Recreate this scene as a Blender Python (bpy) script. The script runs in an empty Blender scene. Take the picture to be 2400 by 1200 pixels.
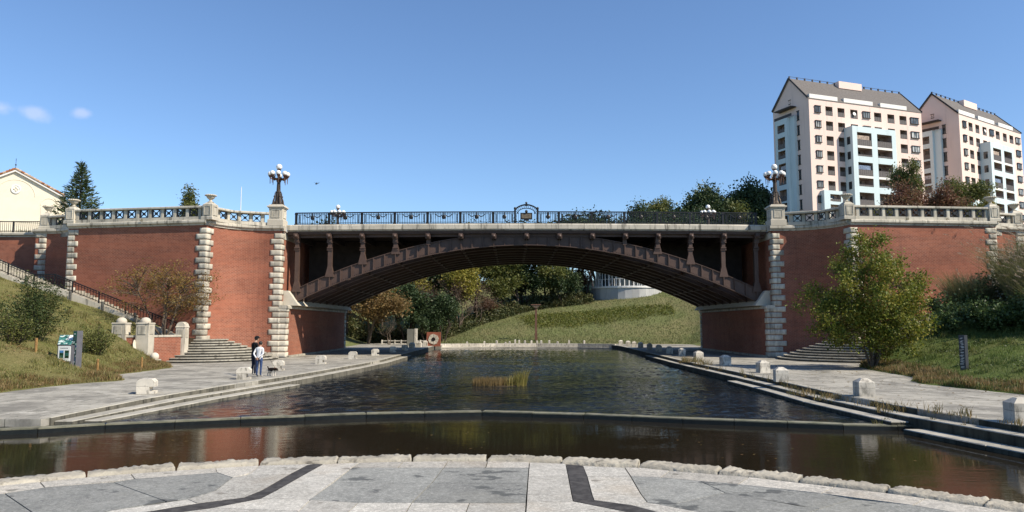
import bpy, math, random
import numpy as np
from mathutils import Vector, Matrix, noise

scn = bpy.context.scene
col = scn.collection
R = math.radians
# ------------------------------------------------------------------ camera, sky, sun, exposure
cam_d = bpy.data.cameras.new('camera'); cam_d.sensor_width = 36.0; cam_d.lens = 26.0
cam_d.clip_start = 0.1; cam_d.clip_end = 6000.0
cam = bpy.data.objects.new('camera', cam_d); col.objects.link(cam)
cam.location = (0, 0, 2.35); cam.rotation_euler = (R(90 + 5.34), 0, 0)
scn.camera = cam

SUN = Vector((0.98, -0.50, 1.0)).normalized()          # direction towards the sun
SUN_EL = math.asin(SUN.z); SUN_AZ = math.atan2(SUN.x, SUN.y)
world = bpy.data.worlds.new('World'); scn.world = world; world.use_nodes = True
def build_world():
    nt = world.node_tree; N = nt.nodes; N.clear()
    out = N.new('ShaderNodeOutputWorld'); bg = N.new('ShaderNodeBackground')
    sky = N.new('ShaderNodeTexSky'); sky.sky_type = 'NISHITA'; sky.sun_disc = False
    sky.sun_elevation = SUN_EL; sky.sun_rotation = SUN_AZ
    sky.altitude = 0; sky.air_density = 1.0; sky.dust_density = 0.15; sky.ozone_density = 3.0
    bg.inputs['Strength'].default_value = 0.111
    # two small fair-weather clouds low over the left: soft noise inside round masks on the sky dome
    tc = N.new('ShaderNodeTexCoord')
    ns = N.new('ShaderNodeTexNoise'); ns.inputs['Scale'].default_value = 26; ns.inputs['Detail'].default_value = 6
    ns.inputs['Roughness'].default_value = 0.55
    nt.links.new(tc.outputs['Generated'], ns.inputs['Vector'])
    total = None
    for (d, rad, asp) in (((-0.537, 0.81, 0.237), 0.030, 1.9), ((-0.562, 0.794, 0.238), 0.030, 1.9), ((-0.497, 0.833, 0.244), 0.020, 1.8)):
        d = Vector(d).normalized()
        sub = N.new('ShaderNodeVectorMath'); sub.operation = 'SUBTRACT'; sub.inputs[1].default_value = d
        nt.links.new(tc.outputs['Generated'], sub.inputs[0])
        sc = N.new('ShaderNodeVectorMath'); sc.operation = 'MULTIPLY'; sc.inputs[1].default_value = (1, 1, asp)
        nt.links.new(sub.outputs[0], sc.inputs[0])
        ln = N.new('ShaderNodeVectorMath'); ln.operation = 'LENGTH'; nt.links.new(sc.outputs[0], ln.inputs[0])
        mr = N.new('ShaderNodeMapRange'); mr.inputs[1].default_value = rad; mr.inputs[2].default_value = 0.0
        nt.links.new(ln.outputs['Value'], mr.inputs[0])
        if total is None: total = mr.outputs[0]
        else:
            mx = N.new('ShaderNodeMath'); mx.operation = 'MAXIMUM'
            nt.links.new(total, mx.inputs[0]); nt.links.new(mr.outputs[0], mx.inputs[1]); total = mx.outputs[0]
    ad = N.new('ShaderNodeMath'); ad.operation = 'MULTIPLY_ADD'; ad.inputs[1].default_value = 1.3
    nt.links.new(ns.outputs['Fac'], ad.inputs[0]); 
    sb = N.new('ShaderNodeMath'); sb.operation = 'SUBTRACT'; sb.inputs[1].default_value = 0.95
    nt.links.new(total, sb.inputs[0]); nt.links.new(sb.outputs[0], ad.inputs[2])
    fr = N.new('ShaderNodeMapRange'); fr.interpolation_type = 'SMOOTHSTEP'
    fr.inputs[1].default_value = 0.0; fr.inputs[2].default_value = 0.6; fr.inputs[4].default_value = 0.30
    nt.links.new(ad.outputs[0], fr.inputs[0])
    mix = N.new('ShaderNodeMix'); mix.data_type = 'RGBA'
    nt.links.new(fr.outputs[0], mix.inputs[0])
    tint = N.new('ShaderNodeMix'); tint.data_type = 'RGBA'; tint.blend_type = 'MULTIPLY'; tint.inputs[0].default_value = 1.0
    tint.inputs[7].default_value = (0.86, 0.97, 1.10, 1)
    nt.links.new(sky.outputs[0], tint.inputs[6]); nt.links.new(tint.outputs[2], mix.inputs[6]); mix.inputs[7].default_value = (6.6, 6.4, 7.4, 1)
    nt.links.new(mix.outputs[2], bg.inputs['Color']); nt.links.new(bg.outputs[0], out.inputs['Surface'])
build_world()
sun_d = bpy.data.lights.new('sun', 'SUN'); sun_d.energy = 5.0; sun_d.angle = R(0.53); sun_d.color = (1.0, 0.90, 0.75)
sun = bpy.data.objects.new('sun', sun_d); col.objects.link(sun)
sun.rotation_euler = SUN.to_track_quat('Z', 'Y').to_euler(); sun.location = (40, -30, 60)
scn.view_settings.view_transform = 'Standard'; scn.view_settings.look = 'None'
scn.view_settings.exposure = 0.48; scn.view_settings.gamma = 1.0; scn.view_settings.use_curve_mapping = False
scn.render.resolution_x = 1024; scn.render.resolution_y = 512

# ------------------------------------------------------------------ helpers: objects
def origin(o):
    p = Vector((0, 0, 0))
    while o is not None:
        p = p + Vector(o.location); o = o.parent
    return p
def props(o, label=None, cat=None, group=None, kind=None):
    if label: o['label'] = label
    if cat: o['category'] = cat
    if group: o['group'] = group
    if kind: o['kind'] = kind
    return o
def thing(name, loc, label, cat, group=None, rz=0.0):
    o = bpy.data.objects.new(name, None); col.objects.link(o); o.empty_display_size = 0.3
    o.location = loc; o.rotation_euler = (0, 0, rz)
    return props(o, label, cat, group)
def link(name, me, loc=(0, 0, 0), parent=None, rz=0.0):
    o = bpy.data.objects.new(name, me); col.objects.link(o)
    if parent is not None:
        o.parent = parent; loc = Vector(loc) - origin(parent)
    o.location = loc; o.rotation_euler = (0, 0, rz)
    return o
def copy_tree(o, parent=None):
    c = o.copy(); col.objects.link(c); c.parent = parent
    for ch in list(o.children): copy_tree(ch, c)
    return c
def fast_mesh(name, V, F, mat=None, smooth=False):
    """V (n,3), F (m,k) arrays -> mesh"""
    V = np.asarray(V, dtype=np.float32); F = np.asarray(F, dtype=np.int32)
    me = bpy.data.meshes.new(name); m, k = F.shape
    me.vertices.add(len(V)); me.vertices.foreach_set('co', V.ravel())
    me.loops.add(m * k); me.loops.foreach_set('vertex_index', F.ravel())
    me.polygons.add(m); me.polygons.foreach_set('loop_start', np.arange(0, m * k, k, dtype=np.int32))
    try: me.polygons.foreach_set('loop_total', np.full(m, k, dtype=np.int32))
    except Exception: pass
    if smooth: me.polygons.foreach_set('use_smooth', np.ones(m, dtype=bool))
    me.update(calc_edges=True)
    if mat: me.materials.append(mat)
    return me
class MB:
    """collects shapes, then links them as one mesh object"""
    def __init__(s): s.v = []; s.f = []; s.uv = {}; s.mi = []; s.cur = 0
    def add(s, vs, fs, uvs=None):
        b = len(s.v); s.v += [tuple(p) for p in vs]
        for i, f in enumerate(fs):
            if uvs: s.uv[len(s.f)] = uvs[i]
            s.f.append(tuple(b + j for j in f)); s.mi.append(s.cur)
        return s
    def box(s, x0, x1, y0, y1, z0, z1):
        vs = [(x, y, z) for z in (z0, z1) for y in (y0, y1) for x in (x0, x1)]
        return s.add(vs, [(0, 2, 3, 1), (4, 5, 7, 6), (0, 1, 5, 4), (2, 6, 7, 3), (0, 4, 6, 2), (1, 3, 7, 5)])
    def cbox(s, c, sz, rz=0.0, ch=0.0):
        """box centred in x,y at c with bottom z c[2]; optional chamfered top edge ch"""
        hx, hy, h = sz[0] / 2, sz[1] / 2, sz[2]; cs, sn = math.cos(rz), math.sin(rz)
        def T(x, y, z): return (c[0] + x * cs - y * sn, c[1] + x * sn + y * cs, c[2] + z)
        rings = [(hx, hy, 0), (hx, hy, h - ch)] + ([(hx - ch, hy - ch, h)] if ch else [])
        vs = []
        for (a, b, z) in rings: vs += [T(-a, -b, z), T(a, -b, z), T(a, b, z), T(-a, b, z)]
        fs = [(3, 2, 1, 0)]
        for k in range(len(rings) - 1):
            o = 4 * k
            fs += [(o + i, o + (i + 1) % 4, o + 4 + (i + 1) % 4, o + 4 + i) for i in range(4)]
        o = 4 * (len(rings) - 1); fs.append((o, o + 1, o + 2, o + 3))
        return s.add(vs, fs)
    def bar(s, p, q, w, h=None, up=(0, 0, 1)):
        p, q = Vector(p), Vector(q); h = h or w
        d = (q - p).normalized(); u = Vector(up)
        if abs(d.dot(u)) > 0.98: u = Vector((0, 1, 0))
        a = d.cross(u).normalized() * (w / 2); b = a.cross(d).normalized() * (h / 2)
        vs = [x + y for x in (p, q) for y in (-a - b, a - b, a + b, -a + b)]
        return s.add(vs, [(3, 2, 1, 0), (4, 5, 6, 7), (0, 1, 5, 4), (1, 2, 6, 5), (2, 3, 7, 6), (3, 0, 4, 7)])
    def tube(s, pts, rad, n=6, cap=True):
        pts = [Vector(p) for p in pts]; L = len(pts)
        if not hasattr(rad, '__len__'): rad = [rad] * L
        vs = []; ref = None
        for i, p in enumerate(pts):
            d = (pts[min(i + 1, L - 1)] - pts[max(i - 1, 0)]).normalized()
            if ref is None:
                ref = Vector((1, 0, 0)) if abs(d.x) < 0.8 else Vector((0, 1, 0))
            a = (ref - d * ref.dot(d)).normalized(); b = d.cross(a); ref = a
            vs += [p + (a * math.cos(t) + b * math.sin(t)) * rad[i] for t in (2 * math.pi * k / n for k in range(n))]
        fs = []
        for i in range(L - 1):
            for k in range(n):
                k2 = (k + 1) % n
                fs.append((i * n + k, i * n + k2, (i + 1) * n + k2, (i + 1) * n + k))
        if cap: fs += [tuple(range(n - 1, -1, -1)), tuple(range((L - 1) * n, L * n))]
        return s.add(vs, fs)
    def lathe(s, prof, n=12, c=(0, 0, 0), ph=0.0):
        vs = []; fs = []
        for r, z in prof:
            vs += [(c[0] + r * math.cos(ph + 2 * math.pi * k / n), c[1] + r * math.sin(ph + 2 * math.pi * k / n), c[2] + z) for k in range(n)]
        for i in range(len(prof) - 1):
            for k in range(n):
                k2 = (k + 1) % n; fs.append((i * n + k, i * n + k2, (i + 1) * n + k2, (i + 1) * n + k))
        fs += [tuple(range(n - 1, -1, -1)), tuple(range((len(prof) - 1) * n, len(prof) * n))]
        return s.add(vs, fs)
    def sphere(s, c, r, n=12, m=8, sz=1.0):
        prof = [(max(1e-4, r * math.sin(math.pi * i / m)), -r * sz * math.cos(math.pi * i / m)) for i in range(m + 1)]
        return s.lathe(prof, n, c)
    def prism(s, poly, z0, z1):
        n = len(poly); ar = sum(poly[i][0] * poly[(i + 1) % n][1] - poly[(i + 1) % n][0] * poly[i][1] for i in range(n))
        if ar < 0: poly = poly[::-1]
        vs = [(x, y, z0) for x, y in poly] + [(x, y, z1) for x, y in poly]
        return s.add(vs, [tuple(range(n - 1, -1, -1)), tuple(range(n, 2 * n))] + [(i, (i + 1) % n, n + (i + 1) % n, n + i) for i in range(n)])
    def xprism(s, poly, y0, y1):
        """polygon in x,z extruded along y"""
        n = len(poly); ar = sum(poly[i][0] * poly[(i + 1) % n][1] - poly[(i + 1) % n][0] * poly[i][1] for i in range(n))
        if ar < 0: poly = poly[::-1]
        vs = [(x, y0, z) for x, z in poly] + [(x, y1, z) for x, z in poly]
        return s.add(vs, [tuple(range(n)), tuple(range(2 * n - 1, n - 1, -1))] + [(i, n + i, n + (i + 1) % n, (i + 1) % n) for i in range(n)])
    def sweep(s, stations, prof):
        """stations [(x,y,nx,ny)], prof [(out,z)] closed; extruded solid"""
        k = len(prof); vs = []; fs = []
        for (x, y, nx, ny) in stations: vs += [(x + nx * o, y + ny * o, z) for o, z in prof]
        L = len(stations)
        for i in range(L - 1):
            for j in range(k):
                j2 = (j + 1) % k; fs.append((i * k + j, i * k + j2, (i + 1) * k + j2, (i + 1) * k + j))
        fs += [tuple(range(k - 1, -1, -1)), tuple(range((L - 1) * k, L * k))]
        return s.add(vs, fs)
    def mesh(s, name, mat, smooth=False):
        me = bpy.data.meshes.new(name); me.from_pydata(s.v, [], s.f)
        mats = mat if isinstance(mat, (list, tuple)) else [mat]
        for m in mats: me.materials.append(m)
        if len(mats) > 1: me.polygons.foreach_set('material_index', s.mi)
        if smooth: me.polygons.foreach_set('use_smooth', [True] * len(s.f))
        if s.uv:
            l = me.uv_layers.new(name='UVMap')
            for p in me.polygons:
                if p.index in s.uv:
                    for li, c in zip(p.loop_indices, s.uv[p.index]): l.data[li].uv = c
        me.update(); return me
    def build(s, name, mat, parent=None, smooth=False, fixn=False):
        xs = np.array(s.v); c = (xs.min(0) + xs.max(0)) / 2
        s.v = [(p[0] - c[0], p[1] - c[1], p[2] - c[2]) for p in s.v]
        me = s.mesh(name, mat, smooth)
        if fixn: fix_normals(me)
        return link(name, me, c, parent)
def fix_normals(me):
    import bmesh
    b = bmesh.new(); b.from_mesh(me); bmesh.ops.recalc_face_normals(b, faces=b.faces); b.to_mesh(me); b.free()
def lerp_pts(pts, t):
    """piecewise linear x(t) from [(t,x)]"""
    return float(np.interp(t, [p[0] for p in pts], [p[1] for p in pts]))
def ss(x):
    x = max(0.0, min(1.0, x)); return x * x * (3 - 2 * x)

# ------------------------------------------------------------------ helpers: materials
def nodes(name):
    m = bpy.data.materials.new(name); m.use_nodes = True
    nt = m.node_tree; N = nt.nodes; b = N['Principled BSDF']
    return m, nt, N, b
def rgb(c): return (c[0], c[1], c[2], 1.0)
def mixc(nt, fac, a, b, mode='MIX'):
    n = nt.nodes.new('ShaderNodeMix'); n.data_type = 'RGBA'; n.blend_type = mode
    for i, v in ((0, fac), (6, a), (7, b)):
        if hasattr(v, 'links'): nt.links.new(v, n.inputs[i])
        elif i == 0: n.inputs[0].default_value = v
        else: n.inputs[i].default_value = rgb(v)
    return n.outputs[2]
def pos(nt, scale=(1, 1, 1)):
    g = nt.nodes.new('ShaderNodeNewGeometry'); m = nt.nodes.new('ShaderNodeMapping')
    m.inputs['Scale'].default_value = scale
    nt.links.new(g.outputs['Position'], m.inputs['Vector']); return m.outputs[0]
def noisen(nt, vec, scale, detail=4, rough=0.55, dist=0.0):
    n = nt.nodes.new('ShaderNodeTexNoise'); n.inputs['Scale'].default_value = scale
    n.inputs['Detail'].default_value = detail; n.inputs['Roughness'].default_value = rough; n.inputs['Distortion'].default_value = dist
    nt.links.new(vec, n.inputs['Vector']); return n.outputs['Fac']
def rng_map(nt, v, a, b, lo=0.0, hi=1.0):
    n = nt.nodes.new('ShaderNodeMapRange'); n.interpolation_type = 'SMOOTHSTEP'
    n.inputs[1].default_value = a; n.inputs[2].default_value = b; n.inputs[3].default_value = lo; n.inputs[4].default_value = hi
    nt.links.new(v, n.inputs[0]); return n.outputs[0]
def bump(nt, b, h, strength, dist=0.02):
    n = nt.nodes.new('ShaderNodeBump'); n.inputs['Strength'].default_value = strength; n.inputs['Distance'].default_value = dist
    nt.links.new(h, n.inputs['Height']); nt.links.new(n.outputs[0], b.inputs['Normal']); return n
def objrand(nt):
    return nt.nodes.new('ShaderNodeObjectInfo').outputs['Random']
def stone(name, c1, c2, dark=None, dark_amt=0.0, scale=1.5, rough=0.85, bmp=0.4, streak=(2.5, 2.5, 0.35), dlo=0.52, dhi=0.68, grain=0.25, var=0.12, gscale=60):
    m, nt, N, b = nodes(name)
    p = pos(nt); c = mixc(nt, rng_map(nt, noisen(nt, p, scale, 5), 0.3, 0.7), c1, c2)
    g = noisen(nt, p, gscale, 3, 0.7)
    c = mixc(nt, grain, c, mixc(nt, g, (0.1, 0.1, 0.1), (0.9, 0.88, 0.85)), 'OVERLAY')
    r = objrand(nt); rm = rng_map(nt, r, 0, 1, 1 - var, 1 + var)
    hsv = N.new('ShaderNodeHueSaturation'); nt.links.new(rm, hsv.inputs['Value']); nt.links.new(c, hsv.inputs['Color']); c = hsv.outputs[0]
    if dark:
        s = noisen(nt, pos(nt, streak), 1.0, 6, 0.65)
        f = rng_map(nt, s, dlo, dhi, 0, dark_amt); c = mixc(nt, f, c, dark)
    nt.links.new(c, b.inputs['Base Color']); b.inputs['Roughness'].default_value = rough
    b.inputs['Specular IOR Level'].default_value = 0.25
    if bmp: bump(nt, b, g, bmp, 0.01)
    return m
def granite(name, c1, c2, dirt, wet, wet_lo, spots, rough=0.8, tint=(0.30, 0.22, 0.13)):
    """speckled granite paving with mottling, rusty tint, run-off marks and dark drip spots"""
    m, nt, N, b = nodes(name); p = pos(nt)
    c = mixc(nt, rng_map(nt, noisen(nt, p, 1.3, 6, 0.65), 0.32, 0.68), c1, c2)
    c = mixc(nt, rng_map(nt, noisen(nt, p, 11, 8, 0.75), 0.35, 0.65, 0.0, 0.55), c, tuple(x * 0.62 for x in c2))
    c = mixc(nt, rng_map(nt, noisen(nt, p, 38, 4, 0.8), 0.48, 0.60, 0.0, 0.55), c, tuple(min(0.8, x * 1.45) for x in c1))
    c = mixc(nt, rng_map(nt, noisen(nt, p, 75, 3, 0.8), 0.55, 0.66, 0.0, 0.6), c, tuple(x * 0.35 for x in c2))
    c = mixc(nt, rng_map(nt, noisen(nt, p, 0.7, 5, 0.6), 0.52, 0.75, 0, 0.35), c, tint)
    r = objrand(nt); hsv = N.new('ShaderNodeHueSaturation'); nt.links.new(rng_map(nt, r, 0, 1, 0.86, 1.12), hsv.inputs['Value']); nt.links.new(c, hsv.inputs['Color']); c = hsv.outputs[0]
    c = mixc(nt, rng_map(nt, noisen(nt, pos(nt, (2.2, 3.0, 3)), 1.0, 7, 0.62), wet_lo, wet_lo + 0.05, 0, 0.8), c, wet)
    v = N.new('ShaderNodeTexVoronoi'); v.inputs['Scale'].default_value = 2.6; nt.links.new(p, v.inputs['Vector'])
    d = N.new('ShaderNodeMath'); d.operation = 'MULTIPLY_ADD'; d.inputs[1].default_value = 0.30; nt.links.new(noisen(nt, p, 14, 3), d.inputs[0]); nt.links.new(v.outputs['Distance'], d.inputs[2])
    sp = rng_map(nt, d.outputs[0], spots, spots + 0.05, 0.75, 0.0); c = mixc(nt, sp, c, wet)
    c = mixc(nt, rng_map(nt, noisen(nt, p, 4.0, 8, 0.8), 0.56, 0.72, 0, 0.5), c, dirt)
    nt.links.new(c, b.inputs['Base Color']); b.inputs['Roughness'].default_value = rough; b.inputs['Specular IOR Level'].default_value = 0.2
    bump(nt, b, noisen(nt, p, 60, 4, 0.8), 0.5, 0.006); return m
def plain(name, c, rough=0.6, metal=0.0, var=0.15, scale=6, spec=0.4, c2=None):
    m, nt, N, b = nodes(name)
    p = pos(nt); f = rng_map(nt, noisen(nt, p, scale, 5), 0.25, 0.75)
    lo = c2 or tuple(x * (1 - var * 2) for x in c)
    nt.links.new(mixc(nt, f, lo, c), b.inputs['Base Color'])
    b.inputs['Roughness'].default_value = rough; b.inputs['Metallic'].default_value = metal
    b.inputs['Specular IOR Level'].default_value = spec
    return m
def leafmat(name, cols, rough=0.55, trans=0.35):
    m, nt, N, b = nodes(name)
    g = N.new('ShaderNodeNewGeometry'); cr = N.new('ShaderNodeValToRGB')
    el = cr.color_ramp.elements
    el[0].position = 0; el[0].color = rgb(cols[0]); el[1].position = 1; el[1].color = rgb(cols[-1])
    for i, c in enumerate(cols[1:-1]):
        e = el.new((i + 1) / (len(cols) - 1)); e.color = rgb(c)
    nz = noisen(nt, pos(nt), 0.8, 3)
    ad = N.new('ShaderNodeMath'); ad.operation = 'MULTIPLY_ADD'; ad.inputs[1].default_value = 0.6
    nt.links.new(g.outputs['Random Per Island'], ad.inputs[0])
    sb = N.new('ShaderNodeMath'); sb.operation = 'MULTIPLY_ADD'; sb.inputs[1].default_value = 1.2; sb.inputs[2].default_value = -0.42
    nt.links.new(nz, sb.inputs[0]); nt.links.new(sb.outputs[0], ad.inputs[2]); nt.links.new(ad.outputs[0], cr.inputs[0])
    nt.links.new(cr.outputs[0], b.inputs['Base Color']); b.inputs['Roughness'].default_value = rough
    b.inputs['Specular IOR Level'].default_value = 0.3
    t = N.new('ShaderNodeBsdfTranslucent'); nt.links.new(cr.outputs[0], t.inputs['Color'])
    mx = N.new('ShaderNodeMixShader'); mx.inputs[0].default_value = trans
    nt.links.new(b.outputs[0], mx.inputs[1]); nt.links.new(t.outputs[0], mx.inputs[2])
    nt.links.new(mx.outputs[0], N['Material Output'].inputs['Surface'])
    return m
def brickmat(name, c1, c2, mortar, stain=0.25):
    m, nt, N, b = nodes(name)
    uv = N.new('ShaderNodeTexCoord'); bt = N.new('ShaderNodeTexBrick')
    bt.inputs['Scale'].default_value = 1.0; bt.inputs['Brick Width'].default_value = 0.24; bt.inputs['Row Height'].default_value = 0.092
    bt.inputs['Mortar Size'].default_value = 0.0085; bt.inputs['Mortar Smooth'].default_value = 0.2; bt.inputs['Bias'].default_value = 0.0
    bt.inputs['Color1'].default_value = rgb(c1); bt.inputs['Color2'].default_value = rgb(c2); bt.inputs['Mortar'].default_value = rgb(mortar)
    nt.links.new(uv.outputs['UV'], bt.inputs['Vector'])
    p = pos(nt)
    c = mixc(nt, rng_map(nt, noisen(nt, p, 0.35, 6, 0.6), 0.35, 0.7, 0, 0.5), bt.outputs['Color'], tuple(x * 0.72 for x in c2))
    c = mixc(nt, rng_map(nt, noisen(nt, pos(nt, (0.12, 0.12, 1.1)), 1.0, 6, 0.7), 0.40, 0.68, 0, 0.45), c, tuple(x * 1.28 for x in c1))
    c = mixc(nt, rng_map(nt, noisen(nt, p, 2.2, 5, 0.8), 0.5, 0.75, 0, 0.35), c, tuple(x * 0.55 for x in c2))
    # chalky salt bloom in bands and run marks
    s = noisen(nt, pos(nt, (0.5, 0.5, 4.0)), 1.0, 7, 0.75)
    c = mixc(nt, rng_map(nt, s, 0.62, 0.78, 0, stain * 1.5), c, (0.55, 0.40, 0.34))
    s2 = noisen(nt, pos(nt, (1.8, 1.8, 0.25)), 1.0, 6, 0.65)
    c = mixc(nt, rng_map(nt, s2, 0.56, 0.78, 0, 0.45), c, (0.09, 0.045, 0.035))
    nt.links.new(c, b.inputs['Base Color']); b.inputs['Roughness'].default_value = 0.85; b.inputs['Specular IOR Level'].default_value = 0.2
    inv = N.new('ShaderNodeMath'); inv.operation = 'SUBTRACT'; inv.inputs[0].default_value = 1.0
    nt.links.new(bt.outputs['Fac'], inv.inputs[1]); bump(nt, b, inv.outputs[0], 0.5, 0.008)
    return m
def watermat(name, deep, amp, sx, sy, amp2, rough=0.02, edge=None):
    m, nt, N, b = nodes(name)
    n1 = noisen(nt, pos(nt, (sx, sy, 1)), 1.0, 3, 0.5, 0.4)
    n2 = noisen(nt, pos(nt, (sx * 3.1, sy * 3.4, 1)), 1.0, 3, 0.6, 0.2)
    patch = rng_map(nt, noisen(nt, pos(nt, (0.16, 0.3, 1)), 1.0, 3), 0.38, 0.62, 0.25, 1.0)
    a = N.new('ShaderNodeMath'); a.operation = 'MULTIPLY_ADD'; a.inputs[1].default_value = amp2
    nt.links.new(n2, a.inputs[0]); nt.links.new(n1, a.inputs[2])
    mu = N.new('ShaderNodeMath'); mu.operation = 'MULTIPLY'; nt.links.new(a.outputs[0], mu.inputs[0]); nt.links.new(patch, mu.inputs[1])
    bump(nt, b, mu.outputs[0], 1.0, amp)
    b.inputs['Base Color'].default_value = rgb(deep); b.inputs['Roughness'].default_value = rough
    b.inputs['IOR'].default_value = 1.333; b.inputs['Specular IOR Level'].default_value = 0.5
    return m
M = {}
M['brick'] = brickmat('red_brick', (0.30, 0.104, 0.060), (0.20, 0.066, 0.040), (0.40, 0.27, 0.20))
M['quoin'] = stone('pale_rock_face', (0.55, 0.51, 0.42), (0.43, 0.395, 0.32), (0.10, 0.10, 0.09), 0.7, 2.5, bmp=0.8, gscale=25, dlo=0.46, dhi=0.70, var=0.20)
M['trim'] = stone('dressed_limestone', (0.52, 0.48, 0.40), (0.42, 0.39, 0.32), (0.09, 0.085, 0.07), 0.85, 1.3, bmp=0.25, streak=(4, 4, 0.45), dlo=0.50, dhi=0.70)
M['trim_clean'] = stone('pedestal_limestone', (0.54, 0.49, 0.40), (0.47, 0.43, 0.35), (0.16, 0.15, 0.12), 0.4, 1.3, bmp=0.2, dlo=0.6, dhi=0.8)
M['bollard'] = stone('white_granite', (0.58, 0.54, 0.46), (0.46, 0.43, 0.37), (0.12, 0.11, 0.09), 0.7, 3.0, bmp=0.4, gscale=90, streak=(6, 6, 2.5), dlo=0.50, dhi=0.66)
M['kerb'] = stone('weathered_granite_kerb', (0.40, 0.38, 0.325), (0.30, 0.285, 0.24), (0.06, 0.06, 0.05), 0.5, 1.2, bmp=0.4, streak=(3, 3, 3), dlo=0.52, dhi=0.7, var=0.04)
M['weir'] = stone('mossy_stone', (0.20, 0.19, 0.14), (0.12, 0.12, 0.08), (0.04, 0.042, 0.03), 0.7, 2.5, bmp=0.6)
M['step'] = stone('stair_stone', (0.40, 0.38, 0.32), (0.30, 0.28, 0.23), (0.05, 0.045, 0.04), 0.8, 1.2, bmp=0.4, streak=(3, 3, 3), dlo=0.5, dhi=0.68)
M['rock'] = stone('split_granite', (0.40, 0.37, 0.30), (0.30, 0.275, 0.225), (0.09, 0.08, 0.065), 0.8, 3.0, bmp=1.0, gscale=45, streak=(7, 7, 7), dlo=0.54, dhi=0.7)
M['steel'] = plain('brown_steel_paint', (0.090, 0.054, 0.040), 0.55, 0.0, 0.12, 3, 0.4)
M['iron'] = plain('black_iron', (0.010, 0.011, 0.014), 0.5, 0.0, 0.2, 8, 0.4)
M['bronze'] = plain('dark_bronze', (0.085, 0.062, 0.045), 0.55, 0.3, 0.25, 9, 0.4)
M['globe'] = plain('opal_glass', (0.80, 0.79, 0.76), 0.15, 0.0, 0.02, 3, 0.5)
M['copper'] = plain('lamp_collar', (0.14, 0.07, 0.05), 0.5, 0.2, 0.2, 9, 0.4)
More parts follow.
